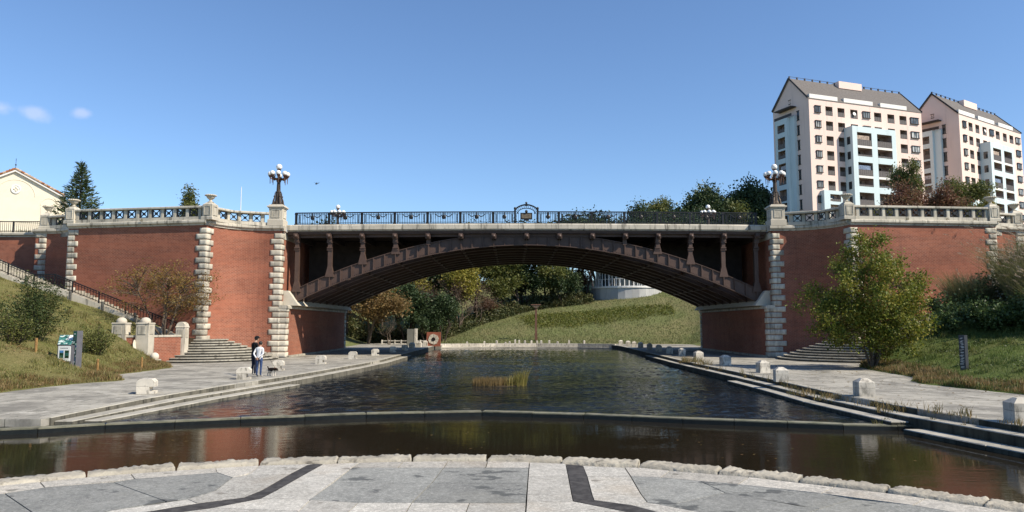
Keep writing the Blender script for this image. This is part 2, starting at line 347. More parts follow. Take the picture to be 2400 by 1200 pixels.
PLAZA = {
 'border': [
   [(-5.439, 7.321), (-5.129, 7.588), (-4.865, 7.792), (-4.631, 7.51), (-4.882, 7.231), (-5.174, 6.972)] ,
   [(-4.865, 7.792), (-4.128, 8.187), (-3.946, 7.919), (-4.105, 7.792), (-4.631, 7.51)] ,
   [(-4.128, 8.187), (-3.334, 8.499), (-3.214, 8.257), (-3.946, 7.919)] ,
   [(-3.334, 8.499), (-2.896, 8.651), (-2.841, 8.257), (-2.948, 7.984), (-3.223, 8.257)] ,
   [(-1.782, 8.836), (-1.281, 8.89), (-1.285, 8.524), (-1.804, 8.524)] ,
   [(-1.281, 8.89), (-0.756, 8.918), (-0.77, 8.524), (-1.285, 8.524)] ,
   [(-0.756, 8.918), (-0.287, 8.918), (-0.298, 8.524), (-0.77, 8.524)] ,
   [(-0.287, 8.918), (0.206, 8.89), (0.192, 8.524), (-0.298, 8.524)] ,
   [(1.274, 8.549), (1.443, 8.524), (1.744, 8.352), (1.566, 7.984), (1.262, 8.051)] ,
   [(1.744, 8.352), (2.505, 8.006), (2.283, 7.648), (1.566, 7.984)] ,
   [(2.505, 8.006), (3.201, 7.53), (2.957, 7.249), (2.283, 7.648)] ,
   [(3.201, 7.53), (3.849, 7.056), (3.58, 6.778), (2.957, 7.249)] ,
   [(3.849, 7.056), (4.478, 6.435), (4.171, 6.101), (3.58, 6.778)] ,
 ],
 'light': [
   [(-2.896, 8.651), (-2.299, 8.756), (-2.352, 8.677), (-2.397, 8.141), (-2.839, 8.118), (-2.841, 8.257)] ,
   [(-2.184, 8.729), (-1.782, 8.836), (-1.804, 8.524), (-1.822, 8.118), (-2.234, 8.118)] ,
   [(-2.839, 8.118), (-2.397, 8.141), (-2.435, 7.358), (-2.878, 7.358), (-2.948, 7.984)] ,
   [(-2.234, 8.118), (-1.822, 8.118), (-1.851, 7.34), (-2.293, 7.34)] ,
   [(-2.878, 7.358), (-2.435, 7.358), (-2.498, 7.073), (-2.844, 6.857), (-2.993, 7.005)] ,
   [(-2.293, 7.34), (-1.851, 7.34), (-1.859, 7.005), (-2.33, 7.022)] ,
   [(-2.993, 7.005), (-2.844, 6.857), (-3.155, 6.535), (-3.487, 6.101), (-3.898, 6.101), (-3.473, 6.58)] ,
   [(-2.844, 6.857), (-2.498, 7.073), (-2.813, 6.857), (-3.155, 6.535)] ,
   [(-2.33, 7.022), (-1.859, 7.005), (-1.843, 6.565), (-2.628, 6.685)] ,
   [(-2.628, 6.685), (-1.843, 6.565), (-1.846, 6.101), (-3.077, 6.101), (-2.909, 6.478)] ,
   [(-1.843, 6.565), (-1.855, 6.988), (-1.391, 6.873), (-1.409, 6.521), (-1.402, 6.101), (-1.846, 6.101)] ,
   [(-1.391, 6.873), (-0.908, 6.873), (-0.91, 6.535), (-0.906, 6.101), (-1.402, 6.101), (-1.409, 6.521)] ,
   [(-0.908, 6.873), (-0.385, 6.857), (-0.396, 6.535), (-0.41, 6.101), (-0.906, 6.101), (-0.91, 6.535)] ,
   [(-0.385, 6.857), (0.127, 6.857), (0.117, 6.535), (0.103, 6.101), (-0.41, 6.101), (-0.396, 6.535)] ,
   [(0.205, 8.863), (0.623, 8.756), (0.599, 8.051), (0.172, 8.029)] ,
   [(0.172, 8.029), (0.599, 8.051), (0.568, 7.213), (0.142, 7.195)] ,
   [(0.142, 7.195), (0.568, 7.213), (0.56, 6.922), (0.132, 6.889)] ,
   [(0.132, 6.889), (0.56, 6.922), (0.958, 6.565), (1.173, 6.338), (1.231, 6.101), (0.103, 6.101)] ,
   [(0.808, 8.625), (1.27, 8.524), (1.258, 8.029), (0.797, 8.029)] ,
   [(0.797, 8.029), (1.258, 8.029), (1.226, 7.213), (0.759, 7.213)] ,
   [(0.759, 7.213), (1.226, 7.213), (1.227, 6.889), (1.066, 6.778), (0.753, 6.972)] ,
   [(1.066, 6.778), (1.227, 6.889), (1.614, 6.535), (1.915, 6.101), (1.504, 6.101), (1.219, 6.58)] ,
 ],
 'dark': [
   [(-2.299, 8.756), (-2.184, 8.729), (-2.234, 8.118), (-2.293, 7.34), (-2.33, 7.022), (-2.498, 7.073), (-2.435, 7.358), (-2.397, 8.141), (-2.352, 8.677)] ,
   [(-2.498, 7.073), (-2.33, 7.022), (-2.628, 6.685), (-2.909, 6.478), (-3.077, 6.101), (-3.487, 6.101), (-3.155, 6.535), (-2.813, 6.857)] ,
   [(0.621, 8.729), (0.811, 8.651), (0.797, 8.029), (0.759, 7.213), (0.753, 6.972), (0.56, 6.922), (0.568, 7.213), (0.599, 8.051)] ,
   [(0.56, 6.922), (0.753, 6.972), (1.066, 6.778), (1.219, 6.58), (1.504, 6.101), (1.231, 6.101), (1.173, 6.338), (0.958, 6.565)] ,
 ],
 'grey': [
   [(-1.804, 8.524), (-0.77, 8.524), (-0.817, 7.709), (-1.824, 7.709)] ,
   [(-0.77, 8.524), (0.192, 8.524), (0.161, 7.709), (-0.817, 7.709)] ,
   [(-1.824, 7.709), (-0.817, 7.709), (-0.908, 6.873), (-1.391, 6.873), (-1.873, 6.972)] ,
   [(-0.817, 7.709), (0.161, 7.709), (0.127, 6.857), (-0.908, 6.873)] ,
   [(-5.174, 6.972), (-4.882, 7.231), (-4.854, 7.249), (-4.128, 6.535), (-3.658, 6.101), (-4.513, 6.101)] ,
   [(-4.854, 7.249), (-4.631, 7.51), (-4.083, 7.75), (-3.152, 6.922), (-3.473, 6.58), (-3.898, 6.101), (-3.658, 6.101), (-4.128, 6.535)] ,
   [(-4.083, 7.75), (-3.946, 7.919), (-3.223, 8.257), (-2.948, 7.984), (-2.878, 7.358), (-2.993, 7.005), (-3.152, 6.922)] ,
   [(1.262, 8.051), (1.566, 7.984), (1.937, 7.813), (2.044, 7.267), (1.45, 6.825), (1.227, 6.889), (1.226, 7.213)] ,
   [(1.937, 7.813), (2.283, 7.648), (2.636, 7.433), (2.802, 7.321), (2.044, 7.267)] ,
   [(2.044, 7.267), (2.802, 7.321), (2.957, 7.249), (3.151, 7.005), (2.691, 6.654), (2.539, 6.746)] ,
   [(1.45, 6.825), (2.044, 7.267), (2.691, 6.654), (2.051, 6.101), (1.915, 6.101), (1.614, 6.535), (1.227, 6.889)] ,
   [(3.151, 7.005), (3.58, 6.778), (4.171, 6.101), (2.051, 6.101), (2.691, 6.654)] ,
 ],
}
EDGE = [(-5.588, 7.249), (-4.475, 7.962), (-3.72, 8.376), (-2.896, 8.651), (-2.034, 8.782), (-1.179, 8.918), (-0.302, 8.918), (0.565, 8.782), (1.424, 8.549), (2.215, 8.164), (2.918, 7.73), (3.569, 7.249), (4.138, 6.685), (4.69, 6.152)]
# ------------------------------------------------------------------ ground, water, paving
CX = 1.1                                              # centre line of the bridge
XL = [(-20, -26), (10, -15.5), (19, -13.0), (24, -12.3), (30.6, -10.9), (39, -9.9), (49, -8.9), (64, -8.9), (78, -8.9), (86, -8.9), (90, -8.0)]
XR = [(-20, 19.0), (9, 13.6), (12, 13.0), (17.3, 12.0), (20, 11.5), (25, 11.1), (30, 11.3), (50, 11.3), (69, 11.8), (78, 12.2), (86, 12.2), (90, 11.5)]
LAWN_L = [(-20, -34), (10, -24), (20, -18.6), (26.5, -18.1), (30.0, -17.6), (31.8, -16.6), (33.0, -17.2), (34.4, -18.9), (38, -18.8), (41.3, -18.9), (43, -19.6), (44.4, -20.6), (46, -21.6), (60, -21.6)]
LAWN_R = [(-20, 30), (10, 22), (20, 17.8), (25.4, 17.4), (30.0, 16.5), (31.6, 16.9), (33.6, 18.2), (39, 18.9), (42, 19.6), (44.4, 20.8), (46, 23.8), (60, 23.8)]
def lawn_h(s, x, y):
    e = lerp_pts(LAWN_L if s < 0 else LAWN_R, y)
    d = (e - x) if s < 0 else (x - e)
    zl = -0.20 * ss((28.0 - y) / 8.0) if s < 0 else 0.0
    if d <= 0: return zl - 0.05 + 0.10 * max(-1.0, d)
    k = 0.22 + 0.11 * ss((y - 24) / 16)
    if s > 0: k *= 0.62 + 0.3 * ss((y - 38) / 8)
    b = (1.35 if s < 0 else 1.3) * ss((y - 40) / 8) * ss((d - 0.4) / 2.6)
    roll = 0.13 * noise.noise(Vector((x * 0.35, y * 0.35, 3.0))) + 0.05 * noise.noise(Vector((x * 1.6, y * 1.6, 8.0)))
    return min(9.2, zl * max(0, 1 - d / 6) + k * d * (0.55 + 0.45 * ss(d / 4)) + b + 0.04 + roll * min(1.0, d))
def ground_h(x, y):
    if y < 76:
        xl, xr = lerp_pts(XL, y), lerp_pts(XR, y)
        if y < 20.0 and -45 < x < xr + 0.2: return -1.5
        if xl - 0.3 < x < xr + 0.3: return -1.5
        if abs(x) > 75: return -1.0 + 10.3 * ss((abs(x) - 75) / 60)
        return -1.0
    left = 9.3 * ss((-17.5 - x) / 18.0); right = 9.3 * ss((x - 20.5) / 18.0)
    bk = ss((y - 90.5) / 35.0) * (5.0 + 0.12 * max(-30, min(30, x))) * ss((x + 15) / 11.0)
    far = 12.0 * ss((y - 118) / 55.0)
    h = (left ** 3 + right ** 3 + bk ** 3 + far ** 3) ** (1 / 3.0)
    if y < 92.5:
        xl, xr = lerp_pts(XL, y), lerp_pts(XR, y)
        if xl - 0.3 < x < xr + 0.3: return -1.5
    n = 0.18 * noise.noise(Vector((x * 0.13, y * 0.13, 1.0))) + 0.06 * noise.noise(Vector((x * 0.5, y * 0.5, 5.0)))
    return h - 0.06 + n * min(1.0, h)
def mk_ground():
    xs = np.concatenate([[-3000, -1200, -500, -250, -150, -110], np.arange(-90, -40, 5), np.arange(-40, 42, 1.0), np.arange(45, 95, 5), [110, 150, 250, 500, 1200, 3000]])
    ys = np.concatenate([[-400, -100, -40, -10], np.arange(0, 74, 2.0), np.arange(74, 140, 1.0), np.arange(142, 200, 4), [230, 300, 450, 700, 1200, 2200, 4000]])
    V = [(x, y, ground_h(x, y)) for y in ys for x in xs]; nx = len(xs)
    F = [(j * nx + i, j * nx + i + 1, (j + 1) * nx + i + 1, (j + 1) * nx + i) for j in range(len(ys) - 1) for i in range(nx - 1)]
    o = link('ground', fast_mesh('ground', V, F, M['grass_far'], True)); props(o, kind='structure')
def grassmat(name, a, b_, dry, dscale=0.25, dryamt=0.7):
    m, nt, N, b = nodes(name)
    p = pos(nt); c = mixc(nt, rng_map(nt, noisen(nt, p, 1.7, 6, 0.7), 0.3, 0.7), a, b_)
    c = mixc(nt, rng_map(nt, noisen(nt, p, dscale, 5, 0.65), 0.42, 0.68, 0, dryamt), c, dry)
    f = noisen(nt, pos(nt, (9, 9, 9)), 1.0, 5, 0.75)
    c = mixc(nt, rng_map(nt, f, 0.35, 0.65, 0.0, 0.45), c, tuple(x * 0.45 for x in a))
    nt.links.new(c, b.inputs['Base Color']); b.inputs['Roughness'].default_value = 0.95; b.inputs['Specular IOR Level'].default_value = 0.1
    bump(nt, b, noisen(nt, pos(nt, (5, 5, 5)), 1.0, 6, 0.8), 1.0, 0.12)
    return m
M['grass_far'] = grassmat('hill_grass', (0.14, 0.165, 0.06), (0.17, 0.18, 0.075), (0.23, 0.19, 0.10), 0.12)
M['grass_l'] = grassmat('dry_lawn', (0.15, 0.16, 0.05), (0.195, 0.18, 0.07), (0.25, 0.20, 0.095), 0.3)
M['grass_r'] = grassmat('green_lawn', (0.095, 0.14, 0.035), (0.125, 0.16, 0.045), (0.19, 0.155, 0.07), 0.2, 0.5)
mk_ground()
def mk_lawn(s):
    tab = LAWN_L if s < 0 else LAWN_R
    ys = np.concatenate([([20.45, 21.2] if s < 0 else np.arange(6, 22, 2.0)), np.arange(22, 54.1, 0.5)])
    ds = np.concatenate([[-0.6, -0.05, 0.0, 0.25], np.arange(0.6, 18, 0.6), np.arange(18, 60, 3)])
    V = []
    for y in ys:
        e = lerp_pts(tab, y)
        for d in ds:
            j = 0.18 * noise.noise(Vector((y * 1.3, 2.0, s))) + 0.07 * noise.noise(Vector((y * 5.0, 7.0, s)))
            x = e + s * (d + (j if d < 1 else 0)); V.append((x, y, lawn_h(s, x, y) if d > 0 else ((0.012 if d > -0.3 else -0.2) + (-0.20 * ss((28.0 - y) / 8.0) if s < 0 else 0))))
    n = len(ds); F = []
    for j in range(len(ys) - 1):
        for i in range(n - 1):
            q = (j * n + i, j * n + i + 1, (j + 1) * n + i + 1, (j + 1) * n + i); F.append(q if s > 0 else q[::-1])
    o = link('lawn', fast_mesh('lawn', V, F, M['grass_l' if s < 0 else 'grass_r'], True)); props(o, kind='structure')
mk_lawn(-1); mk_lawn(1)

def pavemat():
    m, nt, N, b = nodes('bank_paving')
    p = pos(nt)
    c = mixc(nt, rng_map(nt, noisen(nt, p, 0.55, 6, 0.68, 0.6), 0.36, 0.62), (0.19, 0.18, 0.155), (0.36, 0.34, 0.29))
    c = mixc(nt, rng_map(nt, noisen(nt, pos(nt, (1.2, 2.6, 1)), 1.0, 6, 0.7), 0.55, 0.66, 0, 0.75), c, (0.50, 0.48, 0.42))
    c = mixc(nt, rng_map(nt, noisen(nt, p, 2.6, 5, 0.7), 0.54, 0.72, 0, 0.6), c, (0.10, 0.10, 0.08))
    bt = N.new('ShaderNodeTexBrick'); bt.inputs['Scale'].default_value = 1.0; bt.inputs['Brick Width'].default_value = 1.2; bt.inputs['Row Height'].default_value = 0.6
    bt.inputs['Mortar Size'].default_value = 0.012; bt.inputs['Mortar Smooth'].default_value = 0.3
    nt.links.new(p, bt.inputs['Vector'])
    c = mixc(nt, bt.outputs['Fac'], c, (0.08, 0.08, 0.065))
    nt.links.new(c, b.inputs['Base Color']); b.inputs['Roughness'].default_value = 0.9; b.inputs['Specular IOR Level'].default_value = 0.2
    bump(nt, b, noisen(nt, p, 40, 4, 0.7), 0.3, 0.01)
    return m
M['pave'] = pavemat()
def mk_pave(s):
    ys = np.concatenate([[20.45] if s < 0 else np.arange(4, 21, 1.0), np.arange(21, 60, 1.0), np.arange(60, 98, 2.0)])
    top = []; tab = XL if s < 0 else XR; lt = LAWN_L if s < 0 else LAWN_R
    inn = [(lerp_pts(tab, y) + 0.02 * s, y) for y in ys]
    out = [((lerp_pts(lt, y) + s * 0.4 if y < 54 else CX + s * (17.55 if y < 73 else 24 - (y - 73) * 0.1)), y) for y in ys]
    mb = MB(); n = len(ys)
    zp = lambda y: -0.20 * ss((28.0 - y) / 8.0) if s < 0 else 0.0
    vs = [(x, y, zp(y)) for x, y in inn] + [(x, y, zp(y)) for x, y in out]
    vs += [(x, y, -0.9) for x, y in inn]
    fs = []
    for i in range(n - 1):
        q = (i, i + 1, n + i + 1, n + i); fs.append(q[::-1] if s > 0 else q)
        fs.append((i, 2 * n + i, 2 * n + i + 1, i + 1))
    if s < 0: vs += [(inn[0][0], ys[0], -0.9), (out[0][0], ys[0], -0.9)]; fs.append((0, n, len(vs) - 1, len(vs) - 2))
    mb.add(vs, fs); o = mb.build('pavement', M['pave'], fixn=False); props(o, kind='structure')
    return o
PAVE = {s: mk_pave(s) for s in (-1, 1)}
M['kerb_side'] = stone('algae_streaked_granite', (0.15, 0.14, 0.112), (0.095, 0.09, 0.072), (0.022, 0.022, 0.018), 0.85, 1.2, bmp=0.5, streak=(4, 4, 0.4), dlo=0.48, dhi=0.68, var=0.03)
M['kerb_shade'] = stone('shade_darkened_granite', (0.075, 0.075, 0.055), (0.045, 0.045, 0.034), (0.014, 0.015, 0.011), 0.85, 1.5, bmp=0.5, streak=(4, 4, 0.5), dlo=0.42, dhi=0.66, var=0.03)  # right-bank kerb sides: colour darkened for their shade, plus stain streaks
# kerbs: stepped granite edge of the pond, block by block
def zpath(s, y): return -0.20 * ss((28.0 - y) / 8.0) if s < 0 else 0.0     # the left path dips towards the pool
def kerb_line(s, off, y0, y1, w, ztop, zbot, step, par, seed, jit=0.0, kz=1.0):
    rr = random.Random(seed); tab = XL if s < 0 else XR; y = y0
    while y < y1 - 0.3:
        L = min(step * rr.uniform(0.85, 1.15), y1 - y); y2 = y + L - 0.012
        xa, xb = lerp_pts(tab, y) - s * off, lerp_pts(tab, y2) - s * off
        o1 = rr.uniform(-jit, jit); dz = rr.uniform(-0.006, 0.006); mb = MB(); ci = 0.02
        za, zb = ztop + dz + kz * zpath(s, y), ztop + dz + kz * zpath(s, y2)
        a = [(xa + o1, y, za), (xb + o1, y2, zb), (xb + o1 - s * w, y2, zb), (xa + o1 - s * w, y, za)]
        b = [(a[0][0] - s * ci, y + ci, za), (a[1][0] - s * ci, y2 - ci, zb), (a[2][0] + s * ci, y2 - ci, zb), (a[3][0] + s * ci, y + ci, za)]
        vs = [(p[0], p[1], zbot) for p in a] + [(p[0], p[1], p[2] - ci) for p in a] + b
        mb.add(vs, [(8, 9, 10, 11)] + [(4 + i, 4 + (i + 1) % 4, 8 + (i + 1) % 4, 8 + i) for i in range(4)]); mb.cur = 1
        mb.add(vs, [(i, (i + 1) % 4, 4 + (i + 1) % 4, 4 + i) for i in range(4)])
        mb.build('kerb_stone', [M['kerb'], M['kerb_side' if s < 0 else 'kerb_shade']], par, fixn=True); y += L
for s in (-1, 1):
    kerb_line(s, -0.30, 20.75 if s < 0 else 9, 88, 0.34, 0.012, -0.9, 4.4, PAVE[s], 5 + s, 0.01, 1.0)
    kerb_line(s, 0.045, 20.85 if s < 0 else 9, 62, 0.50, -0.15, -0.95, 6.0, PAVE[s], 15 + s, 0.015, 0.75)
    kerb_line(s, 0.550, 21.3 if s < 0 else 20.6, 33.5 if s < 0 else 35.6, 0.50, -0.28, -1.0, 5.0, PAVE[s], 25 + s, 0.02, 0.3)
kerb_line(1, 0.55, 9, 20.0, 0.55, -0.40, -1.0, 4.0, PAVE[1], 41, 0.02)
for i in range(8):                                     # front of the left bank, facing the pool
    b = MB(); x0 = -14.0 - i * 2.2; b.box(x0 - 2.19, x0, 20.33, 20.62, -0.95, -0.185); b.build('kerb_stone', M['kerb'], PAVE[-1])
    b = MB(); x0 -= 0.3; b.box(x0 - 2.19, x0, 19.86, 20.32, -0.95, -0.27); b.build('kerb_stone', M['kerb'], PAVE[-1])
# water
M['water'] = watermat('pond_water', (0.006, 0.010, 0.014), 0.02, 4.0, 6.0, 0.6)
M['pool'] = watermat('pool_water', (0.016, 0.013, 0.008), 0.0045, 1.6, 4.5, 0.5)
WEIR = [(-30, 19.4), (-20, 19.4), (-15.5, 19.42), (-14.0, 19.5), (-12.6, 20.0), (-11.25, 20.8), (-7.98, 22.1), (-4.5, 23.2), (-0.95, 23.77), (2.2, 23.1), (5.0, 22.0), (9.12, 20.7), (11.94, 20.35), (13.4, 20.2)]
def sheet(name, poly, z, mat):
    mb = MB(); mb.prism(poly, z - 0.02, z); o = mb.build(name, mat); props(o, kind='structure'); return o
def rippled(name, x0, x1, ys, dx, z, mat, slope, waves, seed, lo=None):
    rng = np.random.default_rng(seed); xs = np.arange(x0, x1 + dx, dx); X, Y = np.meshgrid(xs, ys); H = np.zeros_like(X)
    for k in range(waves[2]):
        lam = waves[0] * (waves[1] / waves[0]) ** rng.random(); a = rng.normal() * 0.75 + 2.2; kk = 2 * math.pi / lam
        env = 0.6 + 0.4 * np.sin(X * rng.uniform(-.5, .5) + Y * rng.uniform(-.25, .25) + rng.uniform(0, 6.28))
        H += env * slope / kk / math.sqrt(waves[2] / 2) * np.sin(kk * (X * math.cos(a) + Y * math.sin(a)) + rng.uniform(0, 6.28))
    gust = 0.62 + 0.38 * np.sin(X * 0.31 + Y * 0.17 + 1.0) * np.sin(X * 0.13 - Y * 0.23 + 0.4) + 0.25 * np.sin(Y * 0.41 + X * 0.07); H *= np.clip(gust + 0.15, 0.72, 1.15)
    if lo is not None: Y = np.maximum(Y, np.interp(X, [p[0] for p in lo], [p[1] + 0.15 for p in lo]))
    V = np.stack([X, Y, H + z], -1).reshape(-1, 3); m = len(xs); j, i = np.meshgrid(np.arange(len(ys) - 1), np.arange(m - 1), indexing='ij'); b = (j * m + i).ravel()
    F = np.stack([b, b + 1, b + m + 1, b + m], 1)
    o = link(name, fast_mesh(name, V, F, mat, True)); props(o, kind='structure')
rippled('pond_water', -15.5, 13.2, np.concatenate([np.arange(20.4, 45, 0.085), np.arange(45, 62, 0.13), np.arange(62, 92, 0.2)]), 0.10, -0.41, M['water'], 0.15, (0.22, 0.85, 30), 3, WEIR)
sheet('pool_water', [(-45, 4), (20, 4), (14, 20)] + [(x, y + 0.12) for x, y in WEIR[::-1]] + [(-45, 20)], -0.52, M['pool'])
M['wet'] = plain('wet_black_stone', (0.012, 0.013, 0.010), 0.35, 0, 0.3, 9, 0.5)
def mk_weir():
    root = thing('weir', (-0.95, 23.8, -0.9), 'low mossy stone weir curving across the pond', 'weir')
    pts = []
    for (a, b) in zip(WEIR[:-1], WEIR[1:]):
        n = max(1, round(math.dist(a, b) / 1.6))
        for i in range(n): pts.append((a[0] + (b[0] - a[0]) * i / n, a[1] + (b[1] - a[1]) * i / n))
    pts.append(WEIR[-1]); rr = random.Random(4)
    for a, b in zip(pts[:-1], pts[1:]):
        d = Vector((b[0] - a[0], b[1] - a[1])); L = d.length; d.normalize(); n = Vector((-d.y, d.x))
        mb = MB(); w = 0.42; e = 0.008; z = -0.375 + rr.uniform(-0.008, 0.008)
        p0 = Vector(a) + d * e; p1 = Vector(b) - d * e
        q = [p0, p1, p1 + n * w, p0 + n * w]; mb.prism([(v.x, v.y) for v in q], -1.2, z - 0.03)
        mb.cur = 1; q = [p0 + n * 0.01, p1 + n * 0.01, p1 + n * (w - 0.01), p0 + n * (w - 0.01)]; mb.prism([(v.x, v.y) for v in q], z - 0.04, z)
        mb.build('weir_stone', [M['wet'], M['weir']], root)
mk_weir()
# ------------------------------------------------------------------ the plaza in front
M['pl_light'] = granite('plaza_light_granite', (0.48, 0.46, 0.41), (0.36, 0.345, 0.305), (0.13, 0.12, 0.10), (0.17, 0.155, 0.13), 0.63, 0.215)
M['pl_border'] = granite('plaza_border_granite', (0.47, 0.44, 0.38), (0.33, 0.315, 0.28), (0.11, 0.10, 0.085), (0.13, 0.12, 0.10), 0.61, 0.22)
M['pl_grey'] = granite('plaza_grey_granite', (0.29, 0.29, 0.265), (0.21, 0.212, 0.195), (0.10, 0.10, 0.09), (0.070, 0.073, 0.070), 0.585, 0.25, 0.75, (0.22, 0.21, 0.17))
M['pl_dark'] = plain('polished_dark_granite', (0.085, 0.08, 0.076), 0.75, 0, 0.3, 14, 0.1)
M['joint'] = plain('dark_joint', (0.045, 0.042, 0.036), 0.9, 0, 0.2, 5, 0.1)
def mk_plaza():
    mb = MB(); E2 = [(x * 1.0, y + 0.02) for x, y in EDGE]
    mb.prism(E2 + [(9, 2), (9, -12), (-9, -12), (-9, 4)], -1.4, 0.725)
    base = mb.build('plaza', M['joint']); props(base, kind='structure')
    for k, g in (('border', 0.006), ('light', 0.005), ('dark', 0.003), ('grey', 0.006)):
        for poly in PLAZA[k]:
            n = len(poly); ar = sum(poly[i][0] * poly[(i + 1) % n][1] - poly[(i + 1) % n][0] * poly[i][1] for i in range(n))
            P = [Vector(p) for p in (poly if ar > 0 else poly[::-1])]; q = []
            for i in range(n):
                d1 = (P[i] - P[i - 1]).normalized(); d2 = (P[(i + 1) % n] - P[i]).normalized()
                n1 = Vector((-d1.y, d1.x)); n2 = Vector((-d2.y, d2.x)); m = (n1 + n2)
                m = m / max(0.5, m.dot(n1)) if m.length > 0.2 else n1
                q.append(P[i] + m * g)
            b = MB(); b.prism([(v.x, v.y) for v in q], 0.715, 0.75 + (0.001 if k == 'dark' else 0)); b.build('paving_slab', M['pl_' + k], base)
    # plain slabs behind the viewer's feet, out of the picture
    for j in range(6):
        for i in range(8):
            b = MB(); b.box(-6 + i * 1.5, -4.51 + i * 1.5, 4.6 - j * 1.5, 6.02 - j * 1.5, 0.715, 0.75); b.build('paving_slab', M['pl_light' if (i + j) % 3 else 'pl_grey'], base)
    # split-faced granite edging, one rough block after another
    for k in range(len(EDGE) - 1):
        a, b = Vector(EDGE[k]), Vector(EDGE[k + 1]); d = (b - a); L = d.length; d.normalize(); nrm = Vector((-d.y, d.x))
        if nrm.y < 0: nrm = -nrm
        nu, nv = 46, 16; V = []; F = []
        for i in range(nu + 1):
            for j in range(nv + 1):
                s = i / nu; t = j / nv          # t: 0 inner foot .. 1 outer foot, over the top
                if t < 0.3: o, z = 0.0 + 0.05 * (t / 0.3), -0.06 + 0.09 * (t / 0.3)
                elif t < 0.72: o, z = 0.05 + 0.26 * (t - 0.3) / 0.42, 0.03
                else: o, z = 0.31 + 0.03 * (t - 0.72) / 0.28, 0.03 - 1.2 * (t - 0.72) / 0.28
                endf = min(1.0, min(s, 1 - s) * 40); 
                p = a + d * (0.006 + (L - 0.012) * s) + nrm * o
                q = Vector((p.x * 5.5, p.y * 5.5, k * 3.1 + t * 2))
                r = 0.010 * noise.noise(q) + 0.012 * noise.noise(q * 2.9) + 0.010 * noise.noise(q * 7.5) + 0.005 * noise.noise(q * 17)
                top = 1.0 if z > 0.0 else 0.0
                V.append((p.x + nrm.x * r * 1.2, p.y + nrm.y * r * 1.2, 0.75 + z + (r * 1.1 - 0.012 * (1 - endf)) * top))
        m = nv + 1
        for i in range(nu):
            for j in range(nv): F.append((i * m + j, (i + 1) * m + j, (i + 1) * m + j + 1, i * m + j + 1))
        V = np.array(V); c = (V.min(0) + V.max(0)) / 2
        me = fast_mesh('edging_stone', V - c, F, M['rock'], False)
        import bmesh
        bm = bmesh.new(); bm.from_mesh(me); bmesh.ops.holes_fill(bm, edges=[e for e in bm.edges if e.is_boundary], sides=0); bmesh.ops.recalc_face_normals(bm, faces=bm.faces); bm.to_mesh(me); bm.free()
        link('edging_stone', me, c, base)
mk_plaza()
